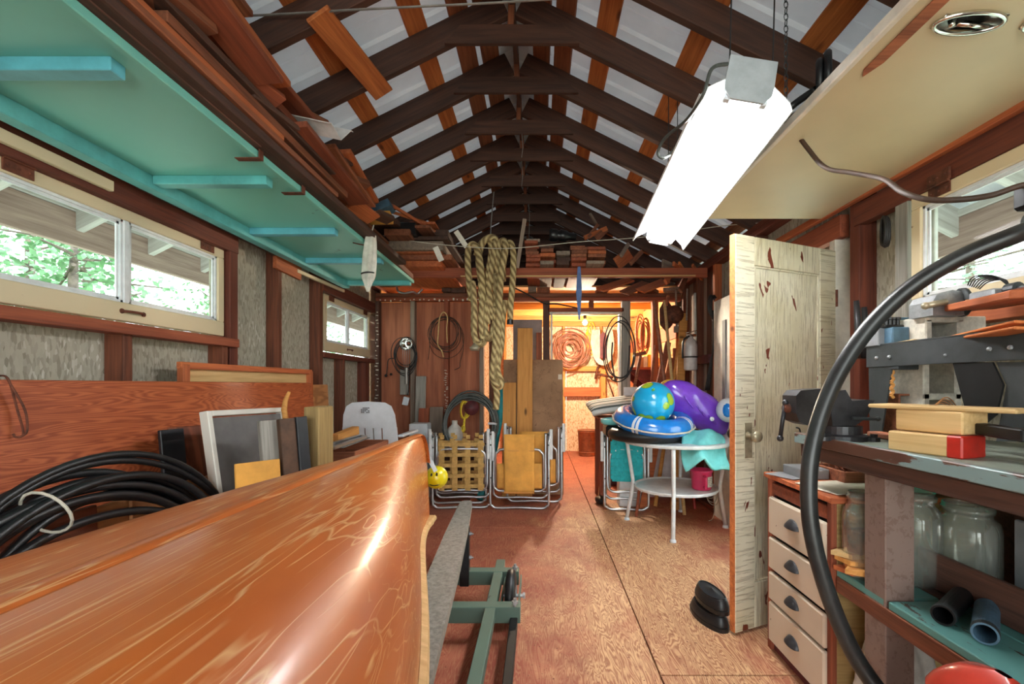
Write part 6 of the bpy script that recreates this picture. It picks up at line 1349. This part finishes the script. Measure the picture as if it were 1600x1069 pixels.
for k in range(5): solo(MB().tube([at(934 + 2.2 * k, 745 - k, 4.75 - .02 * k).xyz * 1.0 if False else Vector((at(934 + 2.4 * k, 0, 4.62).x, 4.60 - .015 * k, 0.0)), Vector((at(945 + 1.2 * k, 0, 4.8).x, 4.50 + .01 * k, 0.86 - .03 * k))], 0.010, 6), 'thin_stick', 'redwood' if k % 2 else 'pine_pale', 'thin stick leaning left of the turquoise webbed chair, %s from the left' % ['first', 'second', 'middle', 'fourth', 'last'][k], 'stick', GS)
solo(MB().grid(lambda u, v: Vector((at(938, 0, 4.5).x + 0.055 * math.cos(2 * math.pi * v) * math.sin(math.pi * u) ** .6, 4.5 + 0.11 * (u - .5) * 2, 0.04 + 0.04 * math.sin(2 * math.pi * v) * math.sin(math.pi * u) ** .6 * (1.2 - .5 * u))), 12, 16), 'dark_shoe', 'rubber', 'small dark shoe on the floor left of the turquoise webbed chair', 'shoe', smooth=True)
solo(MB().box(at(967, 0, 4.40).x, at(1006, 0, 4.40).x, 4.37, 4.52, 0.0, at(0, 750, 4.40).z, 0.006), 'white_box', 'white_paint', 'white box on the floor behind the turquoise webbed chair', 'box')
cwb = MB()
for k in range(3): cwb.tube(ring((1.55, 4.0 + .03 * k, 0.17 + .02 * k), 0.05, 16, (0.6, -.8, 0), (0, 0, 1), .15, seed=k + 400), 0.004, 5, closed=True)
cwb.tube(bez([(1.56, 4.0, 0.2), (1.56, 3.98, 0.08), (1.53, 3.95, 0.01), (1.48, 3.9, 0.008)], 6), 0.004, 5)
solo(cwb, 'white_flex', 'cord_pale', 'white cord tangled at the wall foot behind the round table', 'cord', smooth=True)

# ------------------------------------------------------------------ drawer cabinet
DX, DY0, DY1, DZ = 1.05, 1.60, 2.05, 0.785
dc = thing('drawer_cabinet', 'old cabinet of four whitish drawers with cup pulls under the end of the workbench', 'cabinet', (1.3, 1.82, 0))
wboard('top', (DX - 0.015, (DY0 + DY1) / 2, DZ), (1.57, (DY0 + DY1) / 2, DZ), DY1 - DY0 + 0.03, 0.022, 'lumber_orange', dc)
for y in (DY0 + 0.01, DY1 - 0.01): wb_(MB().box(DX + 0.015, 1.56, y - 0.01, y + 0.01, 0.02, DZ - 0.012), 'side_panel', 'maroon' if y > 1.8 else 'greenish_post', dc)
wb_(MB().box(1.545, 1.56, DY0 + 0.02, DY1 - 0.02, 0.02, DZ - 0.012), 'back_panel', 'maroon', dc)
for y in (DY0 + 0.014, DY1 - 0.014): wboard('face_stile', (DX + 0.006, y, 0.0), (DX + 0.006, y, DZ - 0.012), 0.028, 0.02, 'redwood', dc, n=(1, 0, 0))
wb_(MB().box(DX + 0.02, DX + 0.03, DY0 + 0.03, DY1 - 0.03, 0.04, 0.76), 'interior_shade_sheet', 'black_plastic', dc)  # black sheet stands in for the shade behind the drawer fronts
wb_(MB().box(DX, DX + 0.018, DY0 + 0.03, DY1 - 0.03, 0.705, 0.755, 0.002), 'pull_board', 'redwood', dc)
wb_(MB().box(DX + 0.01, DX + 0.03, DY0 + 0.03, DY1 - 0.03, 0.0, 0.045), 'plinth', 'maroon', dc)
for z0, z1 in ((0.53, 0.695), (0.375, 0.515), (0.235, 0.36), (0.05, 0.225)):
    d = wb_(MB().box(DX - 0.016, DX + 0.006, DY0 + 0.028, DY1 - 0.028, z0, z1, 0.007), 'drawer', 'drawer_white', dc)
    yc, zc = (DY0 + DY1) / 2 - 0.0, (z0 + z1) / 2 + 0.01; cupm = MB()
    cupm.grid(lambda u, v: Vector((DX - 0.016 - 0.024 * math.sin(math.pi * u) ** .7 * math.sin(math.pi * .5 * (1 - v * .999)) , yc + 0.043 * math.cos(math.pi * u) * (1 - .0 * v), zc - 0.012 + 0.036 * math.sin(math.pi * u) * v)), 14, 8)
    wb_(cupm, 'cup_pull', 'iron', d, smooth=True, solid=0.002)
# things on the cabinet
solo(MB().box(1.10, 1.22, 1.88, 2.02, DZ + .013, DZ + 0.055, 0.003), 'grey_tin', 'grey_card', 'flat blue-grey tin on the drawer cabinet below the vise', 'tin')
ty = thing('wood_tray', 'shallow brown wooden tray holding scrap wire on the drawer cabinet', 'tray', (1.33, 1.9, DZ + 0.012))
MB().box(-0.10, 0.12, -0.10, 0.10, 0, 0.008).build('base', 'lumber', ty)
for a in ((-0.10, 0.12, -0.105, -0.095), (-0.10, 0.12, 0.095, 0.105), (-0.105, -0.095, -0.105, 0.105), (0.115, 0.125, -0.105, 0.105)): MB().box(*a, 0, 0.05).build('side', 'lumber', ty)
rr = random.Random(77); ws = MB()
for k in range(10): ws.tube(ring((1.31 + rr.uniform(-.03, .05), 1.90 + rr.uniform(-.05, .05), DZ + 0.06 + rr.uniform(0, .03)), 0.035 + rr.uniform(-.012, .02), 14, (1, rr.uniform(-.4, .4), rr.uniform(-.4, .4)), (0, .6, 1), .3, seed=k + 430), 0.0025, 5, closed=True)
solo(ws, 'scrap_wire', 'rust', 'tangle of rusty scrap wire in the brown tray on the cabinet', 'wire')
solo(MB().obox((1.20, 1.74, DZ + 0.016), (0.30, 0.20, 0.003), (0, 0, 0.2), 0.001), 'paper_sheet', 'paper', 'pale card sheet lying on the cabinet top before the tray', 'paper'); solo(MB().obox((1.08, 1.95, DZ + 0.016), (0.10, 0.14, 0.003), (0, 0, 0.4), 0.001), 'dark_sheet', 'grey_card', 'dark card sheet under the blue-grey tin on the cabinet', 'paper')
solo(MB().lathe([(0.06, 0), (0.10, 0.01), (0.135, 0.05), (0.15, 0.09), (0.155, 0.095), (0.15, 0.10), (0.13, 0.055), (0.0, 0.015)], (1.43, 1.70, DZ + 0.013), 32), 'plastic_bowl', 'bowl_green', 'mint green plastic bowl standing on the cabinet under the bench', 'bowl', smooth=True)

# ------------------------------------------------------------------ workbench
BX0, BX1, BY0, BY1, BZ = 1.03, 1.60, 0.30, 1.80, 1.0
bn = thing('workbench', 'long workbench along the right wall with a worn blue-painted front edge', 'workbench', (1.3, 1.0, 0))
for i in range(3): wboard('top_plank', (BX0 + 0.02 + 0.185 * i + 0.09, BY0, BZ - 0.02), (BX0 + 0.02 + 0.185 * i + 0.09, BY1, BZ - 0.02), 0.183, 0.04, 'bench_top', bn)
wboard('front_edge', (BX0 + 0.008, BY0, BZ - 0.014), (BX0 + 0.008, BY1, BZ - 0.014), 0.026, 0.04, 'bench_edge', bn, n=(0, 0, 1))
wboard('apron', (BX0 + 0.025, BY0, BZ - 0.062), (BX0 + 0.025, BY1 - 0.02, BZ - 0.062), 0.05, 0.03, 'lumber_dark', bn, n=(1, 0, 0))
wboard('post', (1.105, 1.415, 0), (1.105, 1.415, BZ - 0.04), 0.09, 0.09, 'post_paint', bn, n=(1, 0, 0)); wboard('post', (1.545, 1.38, 0), (1.545, 1.38, BZ - 0.04), 0.08, 0.08, 'lumber_dark', bn, n=(1, 0, 0))
wboard('post', (1.105, 0.36, 0), (1.105, 0.36, BZ - 0.04), 0.09, 0.09, 'post_paint', bn, n=(1, 0, 0)); wboard('post', (1.50, 1.06, 0.55), (1.50, 1.06, BZ - 0.04), 0.035, 0.05, 'pine_pale', bn, n=(1, 0, 0))
SZ = 0.54
for i in range(3): wboard('shelf_plank', (1.06 + 0.085 + 0.172 * i, BY0, SZ - 0.012), (1.06 + 0.085 + 0.172 * i, 1.36, SZ - 0.012), 0.17, 0.024, 'teal_shelf', bn)
wboard('shelf_plank', (1.145, 1.375, SZ - 0.012), (1.145, 1.595, SZ - 0.012), 0.17, 0.024, 'teal_shelf', bn); wboard('shelf_plank', (1.40, 1.365, SZ - 0.012), (1.40, 1.595, SZ - 0.012), 0.33, 0.024, 'lumber_dark', bn)
wboard('shelf_rail', (1.068, BY0, SZ - 0.052), (1.068, 1.595, SZ - 0.052), 0.055, 0.02, 'lumber', bn, n=(1, 0, 0)); wboard('cleat', (1.15, 1.365, 0.42), (1.15, 1.365, 0.52), 0.06, 0.02, 'lumber_orange', bn, n=(0, 1, 0))
wb_(MB().box(1.59, 1.60, BY0, 1.6, 0.05, 0.94), 'back_board', 'lumber_dark', bn)
# vise
VY = 1.62
vs = thing('bench_vise', 'black iron bench vise bolted to the far end of the workbench', 'vise', (1.09, VY, BZ))
def vx(px): return at(px, 0, VY).x
def vz(py): return at(0, py, VY).z
def vpoly(pts): return [(vx(a), vz(b)) for a, b in pts]
def vpr(name, pts, y0, w, mat='iron', **k): return wb_(MB().prism(vpoly(pts), (0, VY + y0, 0), (1, 0, 0), (0, 0, 1), (0, 1, 0), w), name, mat, vs, **k)
vpr('moving_jaw', [(1233, 618), (1240, 610), (1262, 608), (1283, 607), (1283, 617), (1266, 622), (1261, 632), (1264, 642), (1262, 658), (1250, 663), (1238, 658), (1233, 645)], -0.045, 0.09)
vpr('slide_bar', [(1262, 634), (1335, 632), (1335, 650), (1262, 652)], -0.022, 0.044); vpr('fixed_jaw', [(1290, 612), (1308, 609), (1318, 626), (1340, 624), (1352, 625), (1340, 652), (1322, 664), (1288, 664), (1286, 640)], -0.045, 0.09)
vpr('jaw_face', [(1281, 607), (1285, 607), (1285, 617), (1281, 617)], -0.05, 0.10, 'dark_steel'); vpr('jaw_face', [(1288, 609), (1292, 609), (1292, 620), (1288, 620)], -0.05, 0.10, 'dark_steel')
bz = MB().lathe([(0.085, 0), (0.085, 0.016), (0.065, 0.022), (0.065, 0.05)], (vx(1314), VY, BZ), 24); wb_(bz, 'swivel_base', 'iron', vs)
for a in (R(200), R(320), R(80)): lgm = MB().lathe([(0.024, 0), (0.024, 0.014)], (vx(1314) + 0.09 * math.cos(a), VY + 0.09 * math.sin(a), BZ), 14).lathe([(0.012, 0), (0.012, 0.012)], (vx(1314) + 0.095 * math.cos(a), VY + 0.095 * math.sin(a), BZ + 0.013), 6); wb_(lgm, 'bolt_lug', 'iron', vs)
wb_(MB().lathe([(0.010, 0), (0.016, 0.005), (0.016, 0.022), (0.012, 0.026)], (vx(1235), VY, vz(638)), 16, (-1, 0, 0)).tube([(vx(1262), VY, vz(640)), (vx(1225), VY, vz(638))], 0.014, 10), 'screw', 'rust', vs)
wb_(MB().tube([(vx(1227), VY, vz(630)), (vx(1223), VY, vz(655)), (vx(1219), VY, vz(684))], 0.0075, 8).ball((vx(1219), VY, vz(685)), 0.012, 10).ball((vx(1227), VY, vz(629)), 0.011, 10), 'handle_bar', 'iron', vs, smooth=True)
wb_(MB().tube([(vx(1315), VY - 0.055, vz(652)), (vx(1350), VY - 0.06, vz(653))], 0.006, 8).ball((vx(1352), VY - .06, vz(653)), 0.009, 8), 'lock_lever', 'dark_steel', vs)
# steel stand on the bench, seen from its long side
ss = thing('steel_stand', 'grey pressed-steel stand on the workbench with tapered legs and a riveted rail', 'stand', (1.34, 1.3, BZ))
SX = 1.30
def sy(px): return SX * FOC / (px - 842)
def szz(px, py): return EYE + (600 - py) / FOC * sy(px)
def splate(name, pts, mat, t=0.006, dx=0.0): return wb_(MB().prism([(sy(a), szz(a, b)) for a, b in pts], (SX + dx, 0, 0), (0, 1, 0), (0, 0, 1), (1, 0, 0), t), name, mat, ss)
wb_(MB().box(SX - 0.004, SX + 0.002, 0.55, sy(1355), 1.265, 1.345, 0.001), 'side_rail', 'grey_steel', ss); wb_(MB().box(SX - 0.004, SX + 0.24, 0.55, sy(1355), 1.345, 1.352, 0.001), 'top_sheet', 'grey_steel', ss)
splate('leg', [(1357, 566), (1394, 566), (1391, 590), (1376, 681), (1359, 681)], 'dark_steel'); splate('leg', [(1488, 566), (1550, 566), (1567, 602), (1556, 648), (1505, 690), (1510, 648)], 'black_steel'); splate('leg', [(1552, 566), (1640, 566), (1640, 690), (1552, 690), (1568, 602)], 'grey_steel', dx=0.008)  # the black plate stands in for the dark opening between the legs
rv = MB()
for px in (1372, 1392, 1480, 1549, 1582): rv.ball((SX - 0.006, sy(px), 1.30 if px != 1480 else 1.292), 0.007 if px != 1480 else 0.005, 8)
tag(wb_(rv, 'rivets', 'galvanised', ss), kind='stuff')
# blocks
def cinder(lab, x0, x1, y0, y1, z0, z1, cells):
    t = thing('concrete_block', lab, 'block', ((x0 + x1) / 2, (y0 + y1) / 2, z0)); b = MB(); w = 0.024; zz = [z0 + (z1 - z0) * k / cells for k in range(cells + 1)]
    for k, z in enumerate(zz): b.box(x0, x1, y0, y1, max(z0, z - w / 2 - (0 if 0 < k < cells else w / 2)), min(z1, z + w / 2 + (0 if 0 < k < cells else w / 2)), 0.004)
    for a, c in ((x0, x0 + w), (x1 - w, x1)): b.box(a, c, y0, y1, z0 + w / 2, z1 - w / 2, 0.004)
    b.box(x0 + w, x1 - w, y1 - 0.025, y1 - 0.005, z0 + w / 2, z1 - w / 2, 0.002)
    wb_(b, 'shell', 'concrete_block', t); return t
BKY = 1.60
cinder('concrete block standing on end on the workbench behind the steel stand', at(1443, 0, BKY).x, at(1503, 0, BKY).x, BKY, BKY + 0.19, BZ, at(0, 552, BKY).z, 2)
solo(MB().box(at(1504, 0, BKY).x, 1.60, BKY, BKY + 0.15, at(0, 551, BKY).z + 0.001, at(0, 494, BKY).z, 0.004), 'half_block', 'concrete_block', 'plain-faced concrete half block beside the hollow one under the orange board', 'block')
cinder('hollow concrete block set on the upright block under the pump casting', at(1443, 0, BKY).x, at(1503, 0, BKY).x, BKY - 0.01, BKY + 0.17, at(0, 551, BKY).z, at(0, 494, BKY).z, 1)
board('orange_board', at(1510, 481, 1.55), at(1640, 456, 1.08), 0.14, 0.022, 'lumber_orange', None, n=(0, 0, 1), label='orange board laid on the concrete blocks under the right window', cat='board')
for k, (a, b, lab) in enumerate(((at(1490, 529, 1.5), at(1605, 503, 1.15), 'thin orange wood shim lying on the steel stand, upper one'), (at(1497, 532, 1.45), at(1605, 513, 1.12), 'thin orange wood shim lying on the steel stand, lower one'))): board('wood_shim', a, b, 0.05, 0.008, 'purlin', None, n=(0, -0.3, 1), label=lab, cat='shim')
board('wood_shim', at(1402, 538, 1.68), at(1440, 532, 1.55), 0.05, 0.008, 'pine_pale', None, n=(0, -0.3, 1), label='short pale wood shim lying at the far end of the steel stand', cat='shim')
Yp = 1.56
pm = thing('pump_casting', 'dull grey cast metal pump body lying on the concrete block', 'pump', tuple(at(1475, 494, Yp)))
wb_(MB().prism([(at(a, 0, Yp).x, at(0, b, Yp).z) for a, b in ((1450, 494), (1450, 472), (1456, 462), (1480, 455), (1494, 457), (1502, 475), (1500, 494))], (0, Yp - 0.02, 0), (1, 0, 0), (0, 0, 1), (0, 1, 0), 0.10), 'body', 'galvanised', pm); wb_(MB().tube([at(1446, 478, Yp - .03), at(1478, 472, Yp - .035)], 0.011, 10).ball(at(1446, 478, Yp - .03), 0.013, 10), 'lever', 'nickel_old', pm, smooth=True)
wb_(MB().lathe([(0.05, 0), (0.05, 0.012), (0.03, 0.014), (0.03, 0.06), (0.022, 0.07), (0.022, 0.10)], at(1500, 473, Yp), 18, (1, -0.3, 0.05)), 'flange', 'dark_steel', pm, smooth=True)
Yg = 1.34
gm = thing('gear_motor', 'small grey motor block with black wires on the orange board by the window', 'motor', tuple(at(1573, 470, Yg)))
wb_(MB().box(at(1552, 0, Yg).x, at(1588, 0, Yg).x, Yg, Yg + .08, at(0, 472, Yg).z, at(0, 450, Yg).z, 0.005), 'housing', 'galvanised', gm); wb_(MB().lathe([(0.02, 0), (0.02, 0.03), (0.009, 0.032), (0.009, 0.06)], at(1575, 454, Yg - .0), 14, (0, -1, 0)), 'shaft', 'dark_steel', gm)
bw = MB()
for k in range(7): bw.tube(bez([at(1576, 447, Yg + .02), at(1570 - 3 * k, 437 - k, Yg + .03), at(1545 - 4 * k, 440 - 1.2 * k, Yg + .05), at(1530 - 3 * k, 452 - k, Yg + .07)], 6), 0.002, 5)
wb_(bw, 'wires', 'cord_dark', gm, smooth=True)
solo(MB().lathe([(0.012, 0), (0.012, 0.06), (0.02, 0.07), (0.022, 0.16), (0.012, 0.17)], at(1510, 474, 1.48), 12, (1, -0.35, 0.12)), 'wood_chisel', 'pine', 'wood-handled tool lying before the pump casting on the orange board', 'tool', smooth=True)
solo(MB().box(at(1598, 0, 1.25).x, at(1630, 0, 1.25).x, 1.2, 1.3, at(0, 466, 1.25).z, at(0, 448, 1.25).z, 0.006), 'brown_tin', 'rust', 'brown tin at the right end of the orange board', 'tin')
def st_box(name, p0, p1, y0, y1, mat, lab, cat, c=0.003):
    Y = (y0 + y1) / 2; return solo(MB().box(at(p0[0], 0, Y).x, at(p1[0], 0, Y).x, y0, y1, min(at(0, p0[1], Y).z, at(0, p1[1], Y).z), max(at(0, p0[1], Y).z, at(0, p1[1], Y).z), c), name, mat, lab, cat)
st_box('grey_block', (1357, 542), (1380, 515), 1.70, 1.80, 'grey_card', 'blue-grey block at the far end of the steel stand', 'block'); st_box('slate_box', (1382, 541), (1408, 513), 1.66, 1.74, 'blue_board', 'dark blue-grey box beside the blue-grey block on the steel stand', 'box')
st_box('dark_plate', (1398, 540), (1447, 496), 1.74, 1.75, 'blue_board', 'dark slate plate standing behind the boxes on the steel stand', 'plate'); 
tt = MB()
for k in range(4): tt.lathe([(0.008, 0), (0.008, 0.03), (0.011, 0.032), (0.011, 0.04)], (at(1384 + 6 * k, 0, 1.7).x, 1.7, at(0, 513, 1.7).z + 0.001), 8)
tt.box(at(1379, 0, 1.7).x, at(1410, 0, 1.7).x, 1.685, 1.715, at(0, 513, 1.7).z, at(0, 508, 1.7).z); solo(tt, 'tap_holder', 'black_plastic', 'black holder with small upright taps on top of the dark blue-grey box', 'holder')
st_box('steel_channel', (1396, 578), (1432, 558), 1.62, 1.66, 'dark_steel', 'dark bent steel bracket hung under the steel stand', 'bracket')
sc_ = MB()
for k in range(9): sc_.tube([at(1393 + (3 if k % 2 else -1), 577 + 5 * k, 1.66), at(1393 + (-1 if k % 2 else 3), 582 + 5 * k, 1.66)], 0.006, 6)
solo(sc_, 'twisted_strip', 'pine', 'twisted pale strip hanging below the bent steel bracket', 'strip')
wbx = thing('wood_box', 'open-fronted brown wooden box on the workbench behind the tapered steel leg', 'box', (at(1402, 0, 1.72).x, 1.72, BZ))
for a in (((1385, 662), (1421, 616), 1.76, 1.775), ((1385, 662), (1388, 616), 1.66, 1.775), ((1418, 662), (1421, 616), 1.66, 1.775), ((1385, 618), (1421, 615), 1.66, 1.775)):
    Y = 1.72; wb_(MB().box(at(a[0][0], 0, Y).x, at(a[1][0], 0, Y).x, a[2], a[3], BZ if a[0][1] > 640 else at(0, a[0][1], Y).z, at(0, a[1][1], Y).z), 'side', 'lumber', wbx)
board('pale_stile', (1.585, 1.965, 0.75), (1.585, 1.965, 1.44), 0.035, 0.03, 'trim_white', wr_, n=(1, 0, 0))
# wood lying on the bench
def bench_piece(name, a, b, w, t, mat, lab, zc, cat='board', c=0.004): 
    return board(name, Vector((a[0], a[1], zc)), Vector((b[0], b[1], zc)), w, t, mat, None, n=(0, 0, 1), label=lab, cat=cat, c=c)
rblk = bench_piece('red_block', (1.105, 1.375), (1.165, 1.20), 0.10, 0.058, 'pine_pale', 'long pale block with a red-painted end on the workbench', BZ + 0.030, 'block')
MB().box(0.056, 0.094, -0.0512, 0.0512, -0.0302, 0.0302, 0.004).build('red_end', 'red_paint', rblk)
bench_piece('pine_block', (1.135, 1.38), (1.185, 1.215), 0.105, 0.062, 'pine_pale', 'thick scorched pine block lying on the red-ended block', BZ + 0.093, 'block')
bench_piece('thin_board', (1.10, 1.45), (1.235, 1.13), 0.115, 0.012, 'pine_pale', 'thin wide pine board lying on top of the two blocks on the workbench', BZ + 0.131, 'board')
bench_piece('small_strip', (1.27, 1.70), (1.24, 1.42), 0.05, 0.02, 'lumber', 'small brown strip lying beside the blocks on the workbench', BZ + 0.011, 'strip')
bench_piece('yellow_rule', (1.10, 0.98), (1.10, 0.62), 0.05, 0.008, 'canvas_yellow', 'yellow strip at the near right edge of the workbench', BZ + 0.005, 'strip')
lcm = MB()
for k in range(4): lcm.grid(lambda u, v: at(1455 + 8 * k * .4 + 30 * u, 642 - (12 + 3 * k) * math.sin(math.pi * (0.15 + 0.75 * u)) , 1.45 + 0.05 * v), 10, 1)
solo(lcm, 'leather_curl', 'leather', 'curl of tan leather strip before the concrete block on the workbench', 'leather', smooth=True, solid=0.003)
board('dark_rod', at(1520, 668, 1.25), at(1610, 682, 1.05), 0.035, 0.03, 'black_steel', None, label='dark bar lying behind the wood blocks on the workbench', cat='bar')
# glass jars
def jar(x, y, h, r, lab):
    t = thing('glass_jar', lab, 'jar', (x, y, SZ + 0.001), group='glass jars under the workbench')
    pr = [(r * 0.9, 0), (r, 0.012), (r, h * 0.70), (r * 0.93, h * 0.80), (r * 0.74, h * 0.86), (r * 0.72, h * 0.90), (r * 0.79, h * 0.91), (r * 0.79, h * 0.955), (r * 0.74, h * 0.96), (r * 0.74, h)]
    MB().lathe(pr + [(q - 0.004, z) for q, z in pr[::-1][:-1]] + [(r * 0.88, 0.006), (0, 0.006)], n=32, caps=False).build('glass', 'jar_glass', t, smooth=True)
    MB().lathe([(r * 0.8, 0), (r * 0.82, 0.004), (r * 0.8, 0.008)], (0, 0, h * 0.93), 32, None, False).build('thread', 'jar_glass', t, smooth=True)
jar(1.125, 1.545, 0.285, 0.068, 'large glass jar on the under-bench shelf, left of the bench post'); jar(1.255, 1.50, 0.30, 0.075, 'large glass jar on the under-bench shelf, just right of the post'); jar(1.395, 1.46, 0.27, 0.085, 'squat round glass jar on the under-bench shelf, farthest right of the post')
board('shelf_divider', (1.275, 1.50, 0.60), (1.275, 0.55, 0.60), 0.115, 0.016, 'lumber_dark', None, n=(1, 0, 0), label='dark board on edge standing on the under-bench shelf before the jars', cat='board')
for k in range(3): solo(MB().box(1.44 + 0.03 * k, 1.455 + 0.03 * k, 1.16, 1.36, SZ + .001, SZ + 0.25, 0.004), 'thin_book', ['grey_card', 'black_plastic', 'grey_card'][k], ['grey upright folder right of the squat jar', 'black upright folder behind the grey one by the squat jar', 'grey upright folder nearest the wall by the squat jar'][k], 'folder')
# on the shelf
def pipe(p0, p1, r, mat, lab):
    t = thing('pipe', lab, 'pipe', tuple(Vector(p0) - Vector((0, 0, r)))); d = Vector(p1) - Vector(p0)
    b = MB().lathe([(r * 0.82, d.length), (r * 0.82, 0), (r, 0), (r, d.length), (r * 0.82, d.length)], p0, 24, d, False); wb_(b, 'tube', mat, t, smooth=False)
    wb_(MB().lathe([(r * 1.0, 0), (r * 1.04, 0.003), (r * 1.04, 0.02), (r, 0.023)], p0, 24, d, False), 'rim', 'dark_steel', t)
pipe((1.10, 1.22, SZ + 0.029), (1.255, 1.33, SZ + 0.029), 0.027, 'black_steel', 'short black pipe lying open end out on the under-bench shelf, beside the post'); pipe((1.125, 1.13, SZ + 0.029), (1.26, 1.26, SZ + 0.029), 0.027, 'blue_board', 'short dark blue pipe beside the black one on the under-bench shelf')
for k, (a, b, lab) in enumerate((((1.11, 0.95), (1.19, 0.62), 'pale wood strip on the under-bench shelf, front one'), ((1.155, 0.98), (1.24, 0.66), 'pale wood strip on the under-bench shelf, behind the front one'))): bench_piece('wood_strip', a, b, 0.022, 0.014, 'pine', lab, SZ + 0.008, 'strip')
bench_piece('dark_plank', (1.235, 1.06), (1.245, 0.5), 0.05, 0.05, 'black_paint', 'black painted block lying behind the pale strips on the under-bench shelf', SZ + 0.026, 'block')
solo(MB().lathe([(0.02, 0), (0.024, 0.01), (0.02, 0.09)], (1.17, 0.80, SZ + 0.045), 12, (0.3, -1, 0)), 'tool_grip', 'pine', 'pale tool handle end at the near right on the under-bench shelf', 'tool', smooth=True)
# beyond the post: cardboard scraps and a block
solo(MB().obox((1.115, 1.555, SZ + 0.055 + .06), (0.07, 0.05, 0.08), (0, 0, 0.4), 0.004), 'wood_block', 'lumber', 'brown wood block on the card scraps left of the bench post', 'block')
GC = 'card scraps on the shelf end'
for k, (x, y, z, a, m) in enumerate(((1.10, 1.56, 0.008, 0.3, 'lumber_orange'), (1.085, 1.52, 0.026, 0.9, 'pine'), (1.10, 1.55, 0.044, 0.1, 'pine'), (1.09, 1.575, 0.062, 0.6, 'pine_pale'))):
    solo(MB().prism([(-0.05, -0.03), (-0.01, -0.05), (0.02, -0.03), (0.055, -0.035), (0.05, 0.02), (0.02, 0.045), (-0.02, 0.03), (-0.055, 0.035)], (x, y, SZ + z), (math.cos(a), math.sin(a), 0), (-math.sin(a), math.cos(a), 0), (0, 0, 1), 0.015), 'wood_scrap', m, ['lowest of the jagged wood scraps stacked left of the bench post', 'second lowest of the jagged wood scraps left of the bench post', 'third of the jagged wood scraps left of the bench post', 'topmost of the jagged wood scraps left of the bench post'][k], 'scrap', GC)
# red can, white bag
rc = thing('fuel_can', 'red plastic fuel can standing in front of the under-bench shelf', 'can', (0.985, 0.95, 0))
def can(u, v):
    t = v * 2 * math.pi; z = 0.585 * u; k = (min(1, u / .06) * min(1, (1.001 - u) / .16)) ** .45; a, b = math.cos(t), math.sin(t)
    return Vector((0.068 * k * math.copysign(abs(a) ** .55, a), 0.15 * k * math.copysign(abs(b) ** .55, b), z))
MB().grid(can, 24, 32).build('body', 'red_plastic', rc, smooth=True); MB().lathe([(0.028, 0), (0.028, 0.035), (0.0, 0.036)], (0, -0.09, 0.56), 16).build('cap', 'black_plastic', rc)
def bag(u, v):
    t = v * 2 * math.pi; k = 1 - 0.45 * u ** 2 + 0.12 * math.sin(5 * t + 6 * u); return Vector((1.19 + 0.12 * k * math.cos(t), 1.49 + 0.10 * k * math.sin(t), 0.42 * u + 0.03 * math.sin(3 * t) * u))
solo(MB().grid(bag, 16, 30), 'plastic_bag', 'bag_white', 'crumpled white plastic bag on the floor between cabinet and bench post', 'bag', smooth=True, solid=0.003)
# thick black hose that sweeps round the bench end
hp = [at(1680, 330, 1.12), at(1600, 362, 1.22), at(1500, 403, 1.30), at(1420, 452, 1.36), at(1358, 512, 1.40), at(1312, 580, 1.42), at(1282, 650, 1.42), at(1266, 720, 1.41), at(1264, 790, 1.40), at(1272, 850, 1.39), at(1288, 910, 1.38), at(1312, 975, 1.37), at(1345, 1040, 1.35), at(1400, 1110, 1.30), at(1470, 1165, 1.25)]
solo(MB().tube(bez(hp, 10), 0.0245, 16), 'suction_hose', 'hose_black', 'thick black hose sweeping in a big arc from the window past the bench post', 'hose', smooth=True)
solo(MB().lathe([(0.03, 0), (0.03, 0.05), (0.022, 0.055)], at(1606, 350, 1.2), 14, (0.9, -.3, .1)), 'hose_hook', 'black_plastic', 'black hook fitting that carries the thick hose by the right window', 'hook')
# coils and tools on the right wall's studs
cb = MB()
for k in range(3): cb.tube(ring(at(1380 + 3 * k, 362, 2.06), 0.05, 20, (0.25, 0.6, 0), (0, 0, 1), .1, 1.0, 1.3, seed=k + 500), 0.007, 6, closed=True)
solo(cb, 'black_coil', 'cord_dark', 'small coil of black cord hung high on the flake board left of the right window', 'cord', smooth=True)
for k, (px, y0, y1, lab) in enumerate(((1338, 470, 560, 'dark pry bar hung on the dark stud behind the thick hose, left one'), (1350, 480, 560, 'dark pry bar hung on the dark stud behind the thick hose, right one'))):
    solo(MB().tube([at(px, y0, 2.16), at(px + 3, (y0 + y1) / 2, 2.16), at(px - 2, y1, 2.16)], [0.012, 0.016, 0.022], 8), 'pry_bar', 'iron', lab, 'tool', smooth=True)
